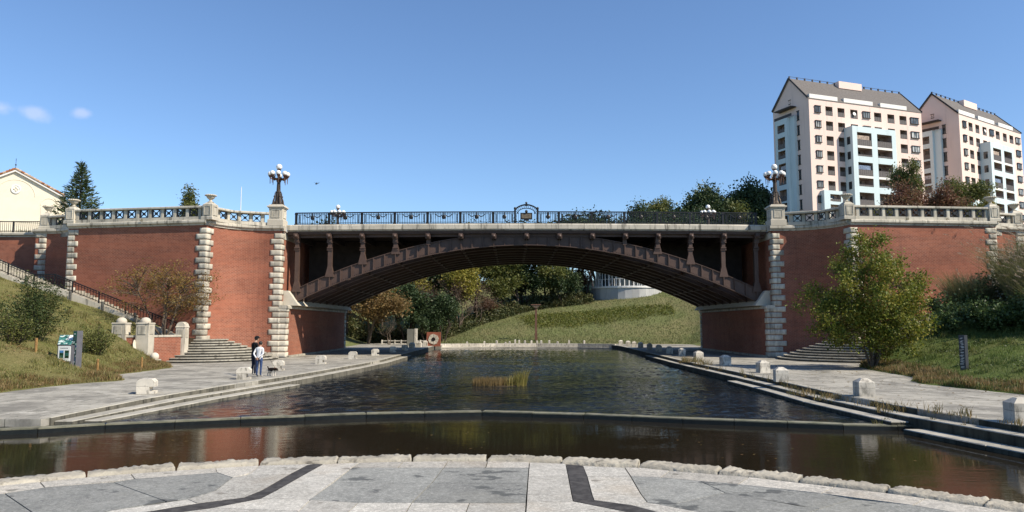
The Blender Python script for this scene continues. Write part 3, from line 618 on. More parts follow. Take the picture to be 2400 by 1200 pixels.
# ------------------------------------------------------------------ the steel arch bridge
YF, YB = 55.6, 73.0                                   # front and rear rib planes
def cam_z(x): return 0.11 * (1 - ((x - CX) / 18.0) ** 2)
def a_top(x): return 9.25 - 0.0141 * (x - CX) ** 2
def a_bot(x): return 8.40 - 0.0143 * (x - CX) ** 2
M['deck'] = plain('shade_dark_deck_plate', (0.042, 0.034, 0.030), 0.8, 0, 0.2, 2, 0.2)  # deck colour darkened to stand for the shade beneath the bridge
def mk_bridge():
    root = thing('arch_bridge', (CX, 64, 0), 'brown riveted steel arch bridge with black iron railings spanning the pond', 'bridge')
    st = M['steel']; PIT = 2.47
    def rib(y, detail):
        mb = MB(); n = 48; xs = [CX - 17.75 + 35.5 * i / n for i in range(n + 1)]
        hw = 0.03
        for i in range(n):
            x0, x1 = xs[i], xs[i + 1]
            mb.add([(x0, y - hw, a_bot(x0)), (x1, y - hw, a_bot(x1)), (x1, y - hw, a_top(x1)), (x0, y - hw, a_top(x0)),
                    (x0, y + hw, a_bot(x0)), (x1, y + hw, a_bot(x1)), (x1, y + hw, a_top(x1)), (x0, y + hw, a_top(x0))],
                   [(0, 1, 2, 3), (5, 4, 7, 6)])
        for fn, sg, w in ((a_top, 1, 0.13), (a_bot, -1, 0.17)):
            sts = []
            for x in xs: sts.append(fn(x))
            vs = []; fs = []
            for x, z in zip(xs, sts):
                z0 = z - 0.002 * sg; z1 = z + 0.05 * sg
                vs += [(x, y - w, min(z0, z1)), (x, y + w, min(z0, z1)), (x, y + w, max(z0, z1)), (x, y - w, max(z0, z1))]
            for i in range(n):
                for j in range(4):
                    j2 = (j + 1) % 4; fs.append((i * 4 + j, i * 4 + j2, (i + 1) * 4 + j2, (i + 1) * 4 + j))
            fs += [(3, 2, 1, 0), (4 * n, 4 * n + 1, 4 * n + 2, 4 * n + 3)]
            mb.add(vs, fs)
        o = mb.build('arch_rib', st, root, fixn=False)
        if detail:
            k = 0; x = CX - 17.2
            for i in range(-21, 22):
                x = CX + i * PIT / 3
                if abs(x - CX) > 17.4: continue
                sl = -2 * 0.0142 * (x - CX); L = math.hypot(1, sl); nx_, nz_ = -sl / L, 1 / L
                b = MB(); zb, zt = a_bot(x) + 0.005, a_top(x) - 0.005
                for (dy0, dy1) in (((-0.16, -hw) if y < 60 else (hw, 0.16)),):
                    b.box(x - 0.03, x + 0.03, y + dy0, y + dy1, zb, zt)
                    b.box(x - 0.11, x + 0.11, y + (-hw - 0.03 if y < 60 else hw), y + (-hw if y < 60 else hw + 0.03), zb, zt)
                b.build('stiffener', st, o)
            # rows of rivet heads along the flanges (too small to pick apart)
            b = MB(); yy = y - 0.25 if y < 60 else y + 0.25
            x = CX - 17.3
            while x < CX + 17.3 and y < 60:
                for fn, dz in ((a_bot, 0.10), (a_top, -0.10)):
                    z = fn(x) + dz; b.box(x - 0.022, x + 0.022, y - hw - 0.03, y - hw + 0.001, z - 0.022, z + 0.022)
                x += 0.137
            if b.v: props(b.build('rivets', st, o), kind='stuff')
        return o
    ys = [YF + (YB - YF) * i / 8 for i in range(9)]
    for i, y in enumerate(ys): rib(y, i in (0, 8))
    def column(x, y, front):
        z0 = a_top(x) + 0.05; z1 = 9.14
        if z1 - z0 < 0.12 and not front: return
        b = MB()
        if z1 - z0 > 0.3:
            w = 0.15
            b.box(x - w, x + w, y - w, y + w, z0 - 0.15, z1)
            if z1 - z0 > 0.9:      # splayed foot
                f = 0.34; zf = z0 + 0.10; 
                b.add([(x - f, y - w - 0.02, z0 - 0.25), (x + f, y - w - 0.02, z0 - 0.25), (x + f, y + w + 0.02, z0 - 0.25), (x - f, y + w + 0.02, z0 - 0.25),
                       (x - w, y - w - 0.02, z0 + 0.55), (x + w, y - w - 0.02, z0 + 0.55), (x + w, y + w + 0.02, z0 + 0.55), (x - w, y + w + 0.02, z0 + 0.55)],
                      [(3, 2, 1, 0), (4, 5, 6, 7), (0, 1, 5, 4), (1, 2, 6, 5), (2, 3, 7, 6), (3, 0, 4, 7)])
            c = b.build('column', st, root)
        else: c = root
        if front:
            g = -1 if y < 60 else 1; q = MB(); y0 = y + g * 0.16
            def bb(w, d, za, zb):
                ya, yb = sorted((y0 - g * 0.02, y0 + g * d)); q.box(x - w, x + w, ya, yb, za, zb)
            bb(0.19, 0.40, 8.82, 9.12); bb(0.15, 0.50, 8.92, 9.20)
            if z1 - z0 > 1.0:
                bb(0.20, 0.16, 8.50, 8.60); bb(0.17, 0.22, 8.60, 8.83); bb(0.20, 0.10, 8.10, 8.20); bb(0.13, 0.10, 8.20, 8.50); bb(0.22, 0.05, 7.95, 8.05)
            q.sphere((x, y0 + g * 0.46, 9.0), 0.14, 8, 6)
            q.build('bracket', st, c)
    for k in range(-7, 8):
        x = CX + PIT * k
        for i, y in enumerate(ys):
            if i not in (1, 2): column(x, y, i in (0, 8))
        b = MB(); zb = a_bot(x) - 0.02       # cross beams under the ribs
        b.box(x - 0.11, x + 0.11, YF + 0.03, YB - 0.03, zb + 0.06, zb + 0.40)
        if abs(k) < 7.5: b.build('cross_beam', st, root)
        f = MB(); f.box(x - 0.12, x + 0.12, YF - 0.1, YB + 0.1, 8.72, 9.15); f.build('floor_beam', M['deck'], root)
    # slender sway bracing between the ribs
    for k in range(-7, 7):
        x0, x1 = CX + PIT * k, CX + PIT * (k + 1)
        for i in range(0, 8, 1):
            if (i + k) % 2: continue
            b = MB(); b.bar((x0, ys[i], a_bot(x0) + 0.12), (x1, ys[i + 1], a_bot(x1) + 0.12), 0.09, 0.09); b.build('bracing', st, root)
    # added dark plates on the inner ribs stand in for the spandrel shade
    for i in (2, 6):
        y = ys[i]; mb = MB(); n = 24; xs = [CX - 17.6 + 35.2 * j / n for j in range(n + 1)]
        for j in range(n):
            x0, x1 = xs[j], xs[j + 1]
            mb.add([(x0, y - 0.02, a_top(x0)), (x1, y - 0.02, a_top(x1)), (x1, y - 0.02, 9.1), (x0, y - 0.02, 9.1),
                    (x0, y + 0.02, a_top(x0)), (x1, y + 0.02, a_top(x1)), (x1, y + 0.02, 9.1), (x0, y + 0.02, 9.1)], [(0, 1, 2, 3), (5, 4, 7, 6)])
        mb.build('spandrel_shade_plate', M['deck'], root)
    # edge girders and deck
    for y, g in ((YF, -1), (YB, 1)):
        n = 30; b = MB(); xs = [CX - 17.95 + 35.9 * j / n for j in range(n + 1)]
        def band(o0, o1, za, zb):
            for j in range(n):
                x0, x1 = xs[j], xs[j + 1]; c0, c1 = cam_z(x0), cam_z(x1); ya, yb = sorted((y + g * o0, y + g * o1))
                b.add([(x0, ya, za + c0), (x1, ya, za + c1), (x1, yb, za + c1), (x0, yb, za + c0), (x0, ya, zb + c0), (x1, ya, zb + c1), (x1, yb, zb + c1), (x0, yb, zb + c0)],
                      [(3, 2, 1, 0), (4, 5, 6, 7), (0, 1, 5, 4), (2, 3, 7, 6)])
        band(-0.1, 0.12, 8.90, 9.30); band(0.10, 0.42, 9.12, 9.22); band(-0.1, 0.50, 9.22, 9.33)
        gd = b.build('edge_girder', st, root)
        b2 = MB()
        for j in range(-21, 22):
            x = CX + j * PIT / 3
            b2.box(x - 0.06, x + 0.06, *sorted((y + g * 0.41, y + g * 0.47)), 9.10 + cam_z(x), 9.20 + cam_z(x))
        props(b2.build('girder_bosses', st, gd), kind='stuff')
        for j in range(29):                 # limestone string course under the railing
            x0 = CX - 17.95 + 35.9 * j / 29 + 0.006; x1 = CX - 17.95 + 35.9 * (j + 1) / 29 - 0.006; c0, c1 = cam_z(x0), cam_z(x1); s = MB()
            pr = [(0.0, 9.335), (0.60, 9.335), (0.62, 9.40), (0.70, 9.43), (0.70, 9.74), (0.64, 9.82), (0.0, 9.82)]
            s.add([(x0, y + g * o, z + c0) for o, z in pr] + [(x1, y + g * o, z + c1) for o, z in pr],
                  [tuple(range(7)), tuple(range(13, 6, -1))] + [(i, 7 + i, 7 + (i + 1) % 7, (i + 1) % 7) for i in range(7)])
            s.build('string_stone', M['trim'], root, fixn=True)
    d = MB(); d.box(CX - 18.0, CX + 18.0, YF - 0.02, YB + 0.02, 9.16, 9.55); d.build('deck', M['deck'], root)
    # cast-iron railing: panels between posts, with festoons and shields
    ir = M['iron']
    def railing(y, g, detail):
        for k in range(-7, 8):
            if k == 0 and detail: continue
            x = CX + PIT * k - 0.05; c = cam_z(x)
            b = MB(); b.cbox((x, y, 9.80 + c), (0.16, 0.16, 0.98), 0, 0.03); b.cbox((x, y, 9.80 + c), (0.22, 0.22, 0.14), 0, 0.03); b.cbox((x, y, 10.62 + c), (0.20, 0.20, 0.10), 0, 0.03)
            b.build('railing_post', ir, root)
        edges = [(-17.55, -17.29 - 0.0)] if False else []
        spans = [(CX - 17.6, CX - 7 * PIT - 0.05)] + [(CX + PIT * k - 0.05, CX + PIT * (k + 1) - 0.05) for k in range(-7, 7)] + [(CX + 7 * PIT - 0.05, CX + 17.6)]
        for (xa, xb) in spans:
            mid = detail and xa < CX < xb or (detail and (abs(xa + 0.05 - CX) < 0.01 or abs(xb + 0.05 - CX) < 0.01))
            x0, x1 = xa + 0.08, xb - 0.08
            if mid:      # the two bays beside the centre plaque are shortened
                if xa < CX - 1: x1 = CX - 0.92
                else: x0 = CX + 0.88
            if x1 - x0 < 0.3: continue
            b = MB()
            for z, t in ((9.86, 0.045), (9.97, 0.035), (10.60, 0.03)): b.bar((x0, y, z + cam_z(x0)), (x1, y, z + cam_z(x1)), 0.04, t)
            n = max(2, round((x1 - x0) / 0.128))
            for i in range(n + 1):
                x = x0 + (x1 - x0) * i / n; b.box(x - 0.018, x + 0.018, y - 0.018, y + 0.018, 9.82 + cam_z(x), 10.70 + cam_z(x))
            p = b.build('railing_panel', ir, root)
            t = MB(); t.bar((x0 - 0.08, y, 10.74 + cam_z(x0)), (x1 + 0.08, y, 10.74 + cam_z(x1)), 0.13, 0.075); t.build('handrail', ir, p)
            if not detail or x1 - x0 < 1.0: continue
            xm = (x0 + x1) / 2; zc = 10.36 + cam_z(xm); yy = y + g * 0.03
            m = MB()
            ring = [(0.05, 0.02), (0.135, 0.035), (0.16, 0.0)]
            vs = [(xm, yy + g * 0.06, zc)]; nn = 14
            for r, dd in ((0.10, 0.06), (0.17, 0.02)):
                vs += [(xm + r * math.cos(2 * math.pi * i / nn), yy + g * dd, zc + r * math.sin(2 * math.pi * i / nn)) for i in range(nn)]
            fs = [(0, 1 + i, 1 + (i + 1) % nn) for i in range(nn)] + [(1 + i, 1 + nn + i, 1 + nn + (i + 1) % nn, 1 + (i + 1) % nn) for i in range(nn)] + [tuple(1 + nn + i for i in range(nn))]
            m.add(vs, fs); m.box(xm - 0.05, xm + 0.05, min(yy, yy + g * 0.05), max(yy, yy + g * 0.05), zc + 0.14, zc + 0.31)
            m.build('shield', M['bronze_blk'], p, fixn=True)
            if x1 - x0 > 1.8:
                f = MB()
                for sg in (-1, 1):
                    f.tube([(xm + sg * (0.10 + 0.54 * t_), yy + g * 0.02, zc + 0.22 - 0.19 * math.sin(math.pi * (t_ ** 0.85))) for t_ in [i / 8 for i in range(9)]], [0.02 + 0.016 * math.sin(math.pi * i / 8) for i in range(9)], 6)
                    f.bar((xm + sg * 0.64, yy + g * 0.02, zc + 0.22), (xm + sg * 0.64, yy + g * 0.02, zc - 0.12), 0.05, 0.05)
                f.build('festoon', ir, p)
            for xx in (x0 + 0.16, x1 - 0.16):     # leaf strips beside each post
                l = MB()
                for i in range(6):
                    z = 10.0 + i * 0.095 + cam_z(xx)
                    for sg in (-1, 1): l.bar((xx, yy, z), (xx + sg * 0.07, yy, z + 0.06), 0.03, 0.035)
                l.bar((xx, yy, 9.9 + cam_z(xx)), (xx, yy, 10.6 + cam_z(xx)), 0.025, 0.025)
                l.build('leaf_strip', ir, p)
    M['bronze_blk'] = plain('blackened_bronze', (0.022, 0.018, 0.016), 0.45, 0.2, 0.3, 12, 0.5)
    railing(YF - 0.42, -1, True); railing(YB + 0.42, 1, False)
    # arched centre piece with its name plaque
    y = YF - 0.42; z0 = 9.82 + cam_z(CX); cp = MB(); x0, x1 = CX - 0.87, CX + 0.83; xm = CX - 0.02
    for x in (x0, x1):
        cp.cbox((x, y, z0), (0.15, 0.17, 1.12), 0, 0.03); cp.sphere((x, y, z0 + 1.19), 0.10, 8, 6)
    arc = [(xm + 0.86 * math.cos(math.pi * (1 - i / 14)), z0 + 0.92 + 0.50 * math.sin(math.pi * i / 14) ** 0.9 + (0.06 * (1 - abs(i - 7) / 7) ** 3)) for i in range(15)]
    arc2 = [(xm + 0.66 * math.cos(math.pi * (1 - i / 14)), z0 + 0.78 + 0.42 * math.sin(math.pi * i / 14)) for i in range(15)]
    for A, t in ((arc, 0.10), (arc2, 0.05)):
        for p, q in zip(A[:-1], A[1:]): cp.bar((p[0], y, p[1]), (q[0], y, q[1]), 0.10, t)
    for i in range(1, 14, 1): cp.bar((arc[i][0], y, arc[i][1]), (arc2[i][0], y, arc2[i][1]), 0.03, 0.03)
    cp.sphere((xm, y, z0 + 1.60), 0.085, 8, 6); cp.bar((xm, y, z0 + 1.4), (xm, y, z0 + 1.66), 0.06); cp.cbox((xm, y, z0 + 1.36), (0.22, 0.12, 0.14), 0, 0.04)
    for i in range(11):
        x = x0 + 0.12 + (x1 - x0 - 0.24) * i / 10; cp.box(x - 0.013, x + 0.013, y - 0.013, y + 0.013, z0, z0 + 0.85)
    for z in (0.05, 0.15): cp.bar((x0, y, z0 + z), (x1, y, z0 + z), 0.04, 0.04)
    cp.cbox((xm, y - 0.02, z0 + 0.34), (0.86, 0.10, 0.50), 0, 0.0); cp.cbox((xm, y - 0.02, z0 + 0.24), (0.4, 0.08, 0.12), 0, 0.03)
    o = cp.build('railing_centrepiece', M['iron'], root)
    q = MB(); q.box(xm - 0.36, xm + 0.36, y - 0.082, y - 0.069, z0 + 0.42, z0 + 0.76); q.build('name_plaque', stone('plaque_stone', (0.20, 0.16, 0.11), (0.10, 0.085, 0.065), (0.03, 0.028, 0.025), 0.8, 9, bmp=0.5, streak=(14, 14, 14)), o)
    q = MB(); q.sphere((xm, y - 0.08, z0 + 0.93), 0.11, 10, 6, 1.2); q.build('crest', M['bronze_blk'], o, smooth=True)
mk_bridge()
# ------------------------------------------------------------------ brick abutments with wing walls
YP = 54.2                                             # front of the end piers
def rock_block(w, d, h, seed, bulge=0.03):
    """rusticated block, origin at its centre bottom"""
    nx, ny, nz = 6, 4, 4; V = {}; vs = []; fs = []
    def vid(i, j, k):
        if (i, j, k) not in V:
            x, y, z = (i / nx - 0.5) * w, (j / ny - 0.5) * d, k / nz * h
            ex = min(i, nx - i) / nx * w; ey = min(j, ny - j) / ny * d; ez = min(k, nz - k) / nz * h
            q = Vector((x * 5 + seed * 7.3, y * 5, z * 6)); r = 0.5 + 0.9 * noise.noise(q) + 0.5 * noise.noise(q * 2.3)
            onx = i in (0, nx); ony = j in (0, ny); onz = k in (0, nz)
            cnt = onx + ony + onz
            if cnt == 1:
                f = bulge * max(-0.3, r)
                if onx: x += math.copysign(f, x)
                if ony: y += math.copysign(f, y)
            if cnt >= 2:
                x *= 1 - 0.012 / w * 2; y *= 1 - 0.02 / d; z += (0.012 if k == 0 else -0.012 if k == nz else 0)
            V[(i, j, k)] = len(vs); vs.append((x, y, z))
        return V[(i, j, k)]
    for k in range(nz):
        for i in range(nx):
            fs.append((vid(i, 0, k), vid(i + 1, 0, k), vid(i + 1, 0, k + 1), vid(i, 0, k + 1)))
            fs.append((vid(i + 1, ny, k), vid(i, ny, k), vid(i, ny, k + 1), vid(i + 1, ny, k + 1)))
        for j in range(ny):
            fs.append((vid(0, j + 1, k), vid(0, j, k), vid(0, j, k + 1), vid(0, j + 1, k + 1)))
            fs.append((vid(nx, j, k), vid(nx, j + 1, k), vid(nx, j + 1, k + 1), vid(nx, j, k + 1)))
    for i in range(nx):
        for j in range(ny):
            fs.append((vid(i, j, nz), vid(i + 1, j, nz), vid(i + 1, j + 1, nz), vid(i, j + 1, nz)))
            fs.append((vid(i, j + 1, 0), vid(i + 1, j + 1, 0), vid(i + 1, j, 0), vid(i, j, 0)))
    return fast_mesh('quoin', np.array(vs), np.array(fs), M['quoin'])
QH = 0.415
QA = [rock_block(0.86, 0.55, QH - 0.03, i) for i in range(4)]       # long on the front face
QB = [rock_block(0.58, 0.86, QH - 0.03, i + 9) for i in range(4)]   # long on the side face
QC = [rock_block(0.72, 0.60, QH - 0.03, i + 20) for i in range(4)]
def quoins(root, cx, cy, tx, ty, nx, ny, z0, z1, seed):
    """corner (cx,cy); t runs along the front face away from the corner, n goes into the wall"""
    rr = random.Random(seed); rz = math.atan2(ny, nx) - math.pi / 2; i = 0; z = z0
    while z < z1 - 0.2:
        a = i % 2 == 0; w, d = (0.86, 0.55) if a else (0.58, 0.86); e = 0.045
        px = cx + tx * (w / 2 - e) + nx * (d / 2 - e); py = cy + ty * (w / 2 - e) + ny * (d / 2 - e)
        link('quoin', rr.choice(QA if a else QB), (px, py, z + 0.204), root, rz).location.z -= 0.204
        z += QH; i += 1
PROF_COPE = [(-0.55, 9.28), (0.06, 9.28), (0.08, 9.36), (0.17, 9.42), (0.21, 9.46), (0.21, 9.60), (0.17, 9.65), (-0.55, 9.65)]
PROF_BASE = [(-0.36, 9.652), (0.03, 9.652), (0.03, 9.90), (-0.36, 9.90)]
PROF_RAIL = [(-0.38, 10.50), (0.07, 10.50), (0.09, 10.54), (0.09, 10.63), (0.05, 10.66), (-0.34, 10.66), (-0.38, 10.63)]
def stations(path):
    """[(x,y,nx,ny)] with mitred normals; path ordered so that the outside is to its right"""
    P = [Vector(p) for p in path]; out = []
    for i, p in enumerate(P):
        d1 = (P[i] - P[i - 1]).normalized() if i else None; d2 = (P[i + 1] - P[i]).normalized() if i < len(P) - 1 else None
        d1 = d1 or d2; d2 = d2 or d1
        n1 = Vector((d1.y, -d1.x)); n2 = Vector((d2.y, -d2.x)); m = n1 + n2; m = m / max(0.35, m.dot(n1))
        out.append((p.x, p.y, m.x, m.y))
    return out
def resample(path, step):
    out = [path[0]]
    for a, b in zip(path[:-1], path[1:]):
        n = max(1, round(math.dist(a, b) / step))
        out += [(a[0] + (b[0] - a[0]) * i / n, a[1] + (b[1] - a[1]) * i / n) for i in range(1, n + 1)]
    return out
def at_len(path, s):
    for a, b in zip(path[:-1], path[1:]):
        L = math.dist(a, b)
        if s <= L: return (a[0] + (b[0] - a[0]) * s / L, a[1] + (b[1] - a[1]) * s / L), math.atan2(b[1] - a[1], b[0] - a[0])
        s -= L
    return b, math.atan2(b[1] - a[1], b[0] - a[0])
def grille_mesh(w=0.62, h=0.58):
    b = MB(); t = 0.05
    b.box(-w / 2, w / 2, -0.03, 0.03, 0, t); b.box(-w / 2, w / 2, -0.03, 0.03, h - t, h); b.box(-w / 2, -w / 2 + t, -0.03, 0.03, t, h - t); b.box(w / 2 - t, w / 2, -0.03, 0.03, t, h - t)
    for sg in (-1, 1): b.bar((-w / 2 + 0.02, 0, h / 2 - sg * (h / 2 - 0.02)), (w / 2 - 0.02, 0, h / 2 + sg * (h / 2 - 0.02)), 0.05, 0.055, (0, 1, 0))
    b.lathe([(0.10, -0.05), (0.10, 0.05)], 10)
    me = b.mesh('grille', M['iron']); co = np.zeros(len(me.vertices) * 3); me.vertices.foreach_get('co', co); co = co.reshape(-1, 3)
    k = len(co) - 20; boss = co[k:].copy(); co[k:, 1] = boss[:, 2]; co[k:, 2] = boss[:, 1] + h / 2; me.vertices.foreach_set('co', co.ravel()); me.update()
    return me
GRILLE = grille_mesh()
def post_mesh():
    b = MB(); b.cbox((0, 0, 0), (0.24, 0.28, 0.60)); b.cbox((0, -0.012, 0.0), (0.17, 0.28, 0.55)); return b.mesh('baluster_post', M['trim'])
POST = post_mesh()
def urn_pedestal(root, x, y, rz, z, h=1.12):
    b = MB(); b.cbox((0, 0, 0), (0.86, 0.86, 0.22), 0, 0.03); b.cbox((0, 0, 0.215), (0.74, 0.74, h - 0.32), 0, 0); b.cbox((0, 0, h - 0.11), (0.74, 0.74, 0.11), 0, 0.05)
    b.cbox((0, 0, h - 0.01), (0.62, 0.62, 0.13), 0, 0.12)
    ped = link('pedestal', b.mesh('pedestal', M['trim']), (x, y, z), root, rz)
    def sub(name, mb, mat):
        o = bpy.data.objects.new(name, mb.mesh(name, mat)); col.objects.link(o); o.parent = ped; return o
    for sx, sy in ((0, -1), (1, 0), (-1, 0)):
        p = MB(); w = 0.21; zz0, zz1 = 0.36, h - 0.20
        f = 0.372
        if sx == 0:
            p.box(-w, w, -f - 0.012, -f + 0.01, zz0, zz1); 
            for a in ((-w - 0.05, -w, zz0 - 0.05, zz1 + 0.05), (w, w + 0.05, zz0 - 0.05, zz1 + 0.05), (-w, w, zz0 - 0.05, zz0), (-w, w, zz1, zz1 + 0.05)): p.box(a[0], a[1], -f - 0.035, -f + 0.01, a[2], a[3])
        else:
            for a in ((-w - 0.05, -w, zz0 - 0.05, zz1 + 0.05), (w, w + 0.05, zz0 - 0.05, zz1 + 0.05), (-w, w, zz0 - 0.05, zz0), (-w, w, zz1, zz1 + 0.05)): p.box(*sorted((sx * (f - 0.01), sx * (f + 0.035))), a[0], a[1], a[2], a[3])
        sub('panel', p, M['quoin'])
    u = MB(); u.lathe([(0.17, h + 0.10), (0.22, h + 0.16), (0.10, h + 0.22), (0.09, h + 0.30), (0.16, h + 0.36), (0.25, h + 0.44), (0.28, h + 0.50), (0.27, h + 0.52), (0.35, h + 0.58), (0.37, h + 0.66), (0.30, h + 0.67)], 16)
    sub('urn', u, M['trim_clean'])
    rim = MB(); n = 36                                     # fluted rim in one piece
    ring = lambda r, z, amp: [((r + amp * math.cos(math.pi * k)) * math.cos(2 * math.pi * k / n), (r + amp * math.cos(math.pi * k)) * math.sin(2 * math.pi * k / n), h + z) for k in range(n)]
    vs = ring(0.34, 0.565, 0) + ring(0.40, 0.60, 0.018) + ring(0.40, 0.64, 0.018) + ring(0.34, 0.675, 0)
    rim.add(vs, [(j * n + k, j * n + (k + 1) % n, (j + 1) * n + (k + 1) % n, (j + 1) * n + k) for j in range(3) for k in range(n)])
    sub('urn_rim', rim, M['trim_clean']); return ped
def mk_abutment(s):
    fx = lambda d: CX + s * d
    side = 'beside the lawn with the info board' if s < 0 else 'behind the yellow-green tree'
    root = thing('brick_abutment', (fx(25), 56, 0), 'red brick abutment with pale quoins ' + side, 'abutment', None)
    L2 = (fx(22.3), 51.0 if s < 0 else 50.8); L3 = (fx(33.1), 53.0 if s < 0 else 51.9)
    C4 = (fx(36.6), L3[1] + 3.0)
    cur = [(fx(19.0 + 3.3 * math.sin(t)), YP - (YP - L2[1]) * (1 - math.cos(t))) for t in [math.pi / 2 * i / 14 for i in range(15)]]
    cur2 = [(L3[0] + s * (C4[0] - L3[0]) * s * (1 - math.cos(t)), L3[1] + 3.0 * math.sin(t)) for t in [math.pi / 2 * i / 10 for i in range(11)]]
    segs = [[(fx(18.1), YP), (fx(19.0), YP)], cur, [L2, L3], cur2, [C4, (fx(37.4), C4[1])], [(fx(37.4), C4[1]), (fx(37.4), C4[1] + 1.3)], [(fx(37.4), C4[1] + 1.3), (fx(80), C4[1] + 1.3)]]
    # brick faces: outward strip + back strip so the wall has thickness
    wl = MB(); arc = 0.0
    full = []
    for sg in segs:
        for p in sg:
            if not full or math.dist(p, full[-1]) > 1e-4: full.append(p)
    def order(p): return p if s > 0 else p[::-1]
    st = stations(order(full)); n = len(st); u = 0.0
    for i in range(n - 1):
        a, b = st[i], st[i + 1]; L = math.dist(a[:2], b[:2]); z0, z1 = -0.6, 9.3
        A0 = (a[0], a[1]); B0 = (b[0], b[1]); T = -0.7
        A1 = (a[0] + a[2] * T, a[1] + a[3] * T); B1 = (b[0] + b[2] * T, b[1] + b[3] * T)
        wl.add([(*A0, z0), (*B0, z0), (*B0, z1), (*A0, z1), (*A1, z0), (*B1, z0), (*B1, z1), (*A1, z1)], [(0, 1, 2, 3), (5, 4, 7, 6), (3, 2, 6, 7)],
               [[(u, z0), (u + L, z0), (u + L, z1), (u, z1)], [(u + L, z0), (u, z0), (u, z1), (u + L, z1)], [(u, 0), (u + L, 0), (u + L, .7), (u, .7)]])
        u += L
    wl.build('wing_wall', M['brick'], root)
    # abutment block beneath the bridge ends: lower body carries the springing, upper body set back
    lb = MB()
    def side_wall(mb, d, ya, yb, z0, z1, deep):
        x0, x1 = fx(d), fx(d + deep); q = [(x0, ya), (x0, yb), (x1, yb), (x1, ya)]
        for (a, b) in zip(q, q[1:] + q[:1]):
            L = math.dist(a, b); f = (0, 1, 2, 3) if s > 0 else (3, 2, 1, 0)
            uv = [(a[1] + a[0], z0), (a[1] + a[0] + L, z0), (a[1] + a[0] + L, z1), (a[1] + a[0], z1)]
            mb.add([(*b, z0), (*a, z0), (*a, z1), (*b, z1)], [f], [[uv[1], uv[0], uv[3], uv[2]] if s > 0 else [uv[2], uv[3], uv[0], uv[1]]])
        mb.add([(*q[0], z1), (*q[1], z1), (*q[2], z1), (*q[3], z1)], [(0, 1, 2, 3)], [[(p[0], p[1]) for p in q]])
    side_wall(lb, 17.6, YP + 0.05, 73.6, -0.6, 3.55, 1.2); lb.build('lower_wall', M['brick'], root, fixn=True)
    ub = MB(); side_wall(ub, 18.1, YP + 0.03, 73.5, 3.5, 9.3, 1.0); ub.build('upper_wall', M['brick'], root, fixn=True)
    for i in range(12):                                 # stone band at the springing and plinth at the foot
        ya = YP - 0.06 + i * 1.625; b = MB(); b.xprism([(fx(17.45), 3.56), (fx(17.45), 3.72), (fx(17.55), 3.80), (fx(18.14), 3.80), (fx(18.14), 3.56)], ya + 0.005, ya + 1.62); b.build('springing_stone', M['trim'], root, fixn=True)
        b = MB(); b.box(*sorted((fx(17.38), fx(17.62))), ya + 0.2, ya + 1.815, -0.3, 0.13); b.build('plinth_stone', M['step'], root)
    b = MB(); b.xprism([(fx(17.5), 3.80), (fx(16.95), 3.80), (fx(17.75), 4.9), (fx(18.12), 4.9), (fx(18.12), 3.80)], YF - 0.6, YB + 0.4)
    b.build('skewback', M['trim_clean'], root, fixn=True)
    b = MB(); b.box(*sorted((fx(18.06), fx(18.5))), YP + 0.3, YP + 4.0, 8.72, 9.22); b.build('bearing_stone', M['trim_clean'], root)
    # quoins
    quoins(root, fx(18.1), YP, s, 0, 0, 1, 0.0, 9.27, 3)
    rr = random.Random(8)
    z = 0.0; i = 0
    while z < 3.4:
        w = 0.72; link('quoin', rr.choice(QC), (fx(17.6 + 0.29 + (0.05 if i % 2 else 0)), YP + 0.27 + 0.02, z + 0.0), root, 0); z += QH; i += 1
    z = 0.0
    while z < 9.0:
        d0 = 17.6 if z < 3.4 else 18.1
        link('quoin', rr.choice(QC), (fx(d0 + 0.30), 73.35, z), root, 0); z += QH
    d = Vector((L3[0] - L2[0], L3[1] - L2[1])).normalized(); nn = Vector((-d.y, d.x)); nn = nn if nn.y > 0 else -nn
    quoins(root, L2[0], L2[1], d.x, d.y, nn.x, nn.y, 0.0, 9.27, 5)
    quoins(root, L3[0], L3[1], -d.x, -d.y, nn.x, nn.y, 3.0, 9.27, 6)
    quoins(root, C4[0], C4[1], s, 0, 0, 1, 4.0, 9.27, 7)
    # coping, parapet base, balustrade
    def course(path, prof, step, name, mat, par=root):
        pts = resample(path, step) if len(path) == 2 else path
        if len(path) > 2: pts = [at_len(path, (i / max(1, round(sum(math.dist(a, b) for a, b in zip(path[:-1], path[1:])) / step))) * sum(math.dist(a, b) for a, b in zip(path[:-1], path[1:])) * 0.9999)[0] for i in range(round(sum(math.dist(a, b) for a, b in zip(path[:-1], path[1:])) / step) + 1)]
        sts = stations(order(pts))
        for a, b in zip(sts[:-1], sts[1:]):
            L = math.dist(a[:2], b[:2]); e = 0.006 / L
            A = tuple(a[k] + (b[k] - a[k]) * e for k in range(4)); B = tuple(b[k] + (a[k] - b[k]) * e for k in range(4))
            mb = MB(); mb.sweep([A, B], prof); mb.build(name, mat, par, fixn=True)
    cop = [[(fx(17.9), YP), (fx(19.0), YP)], cur, [L2, L3], cur2, [C4, (fx(37.6), C4[1])]]
    for sg in cop: course(sg, PROF_COPE, 0.93, 'coping_stone', M['trim'])
    low = [(o, z - 0.10) for o, z in PROF_COPE]
    course([(fx(37.7), C4[1] + 1.3), (fx(62), C4[1] + 1.3)], low, 1.2, 'coping_stone', M['trim'])
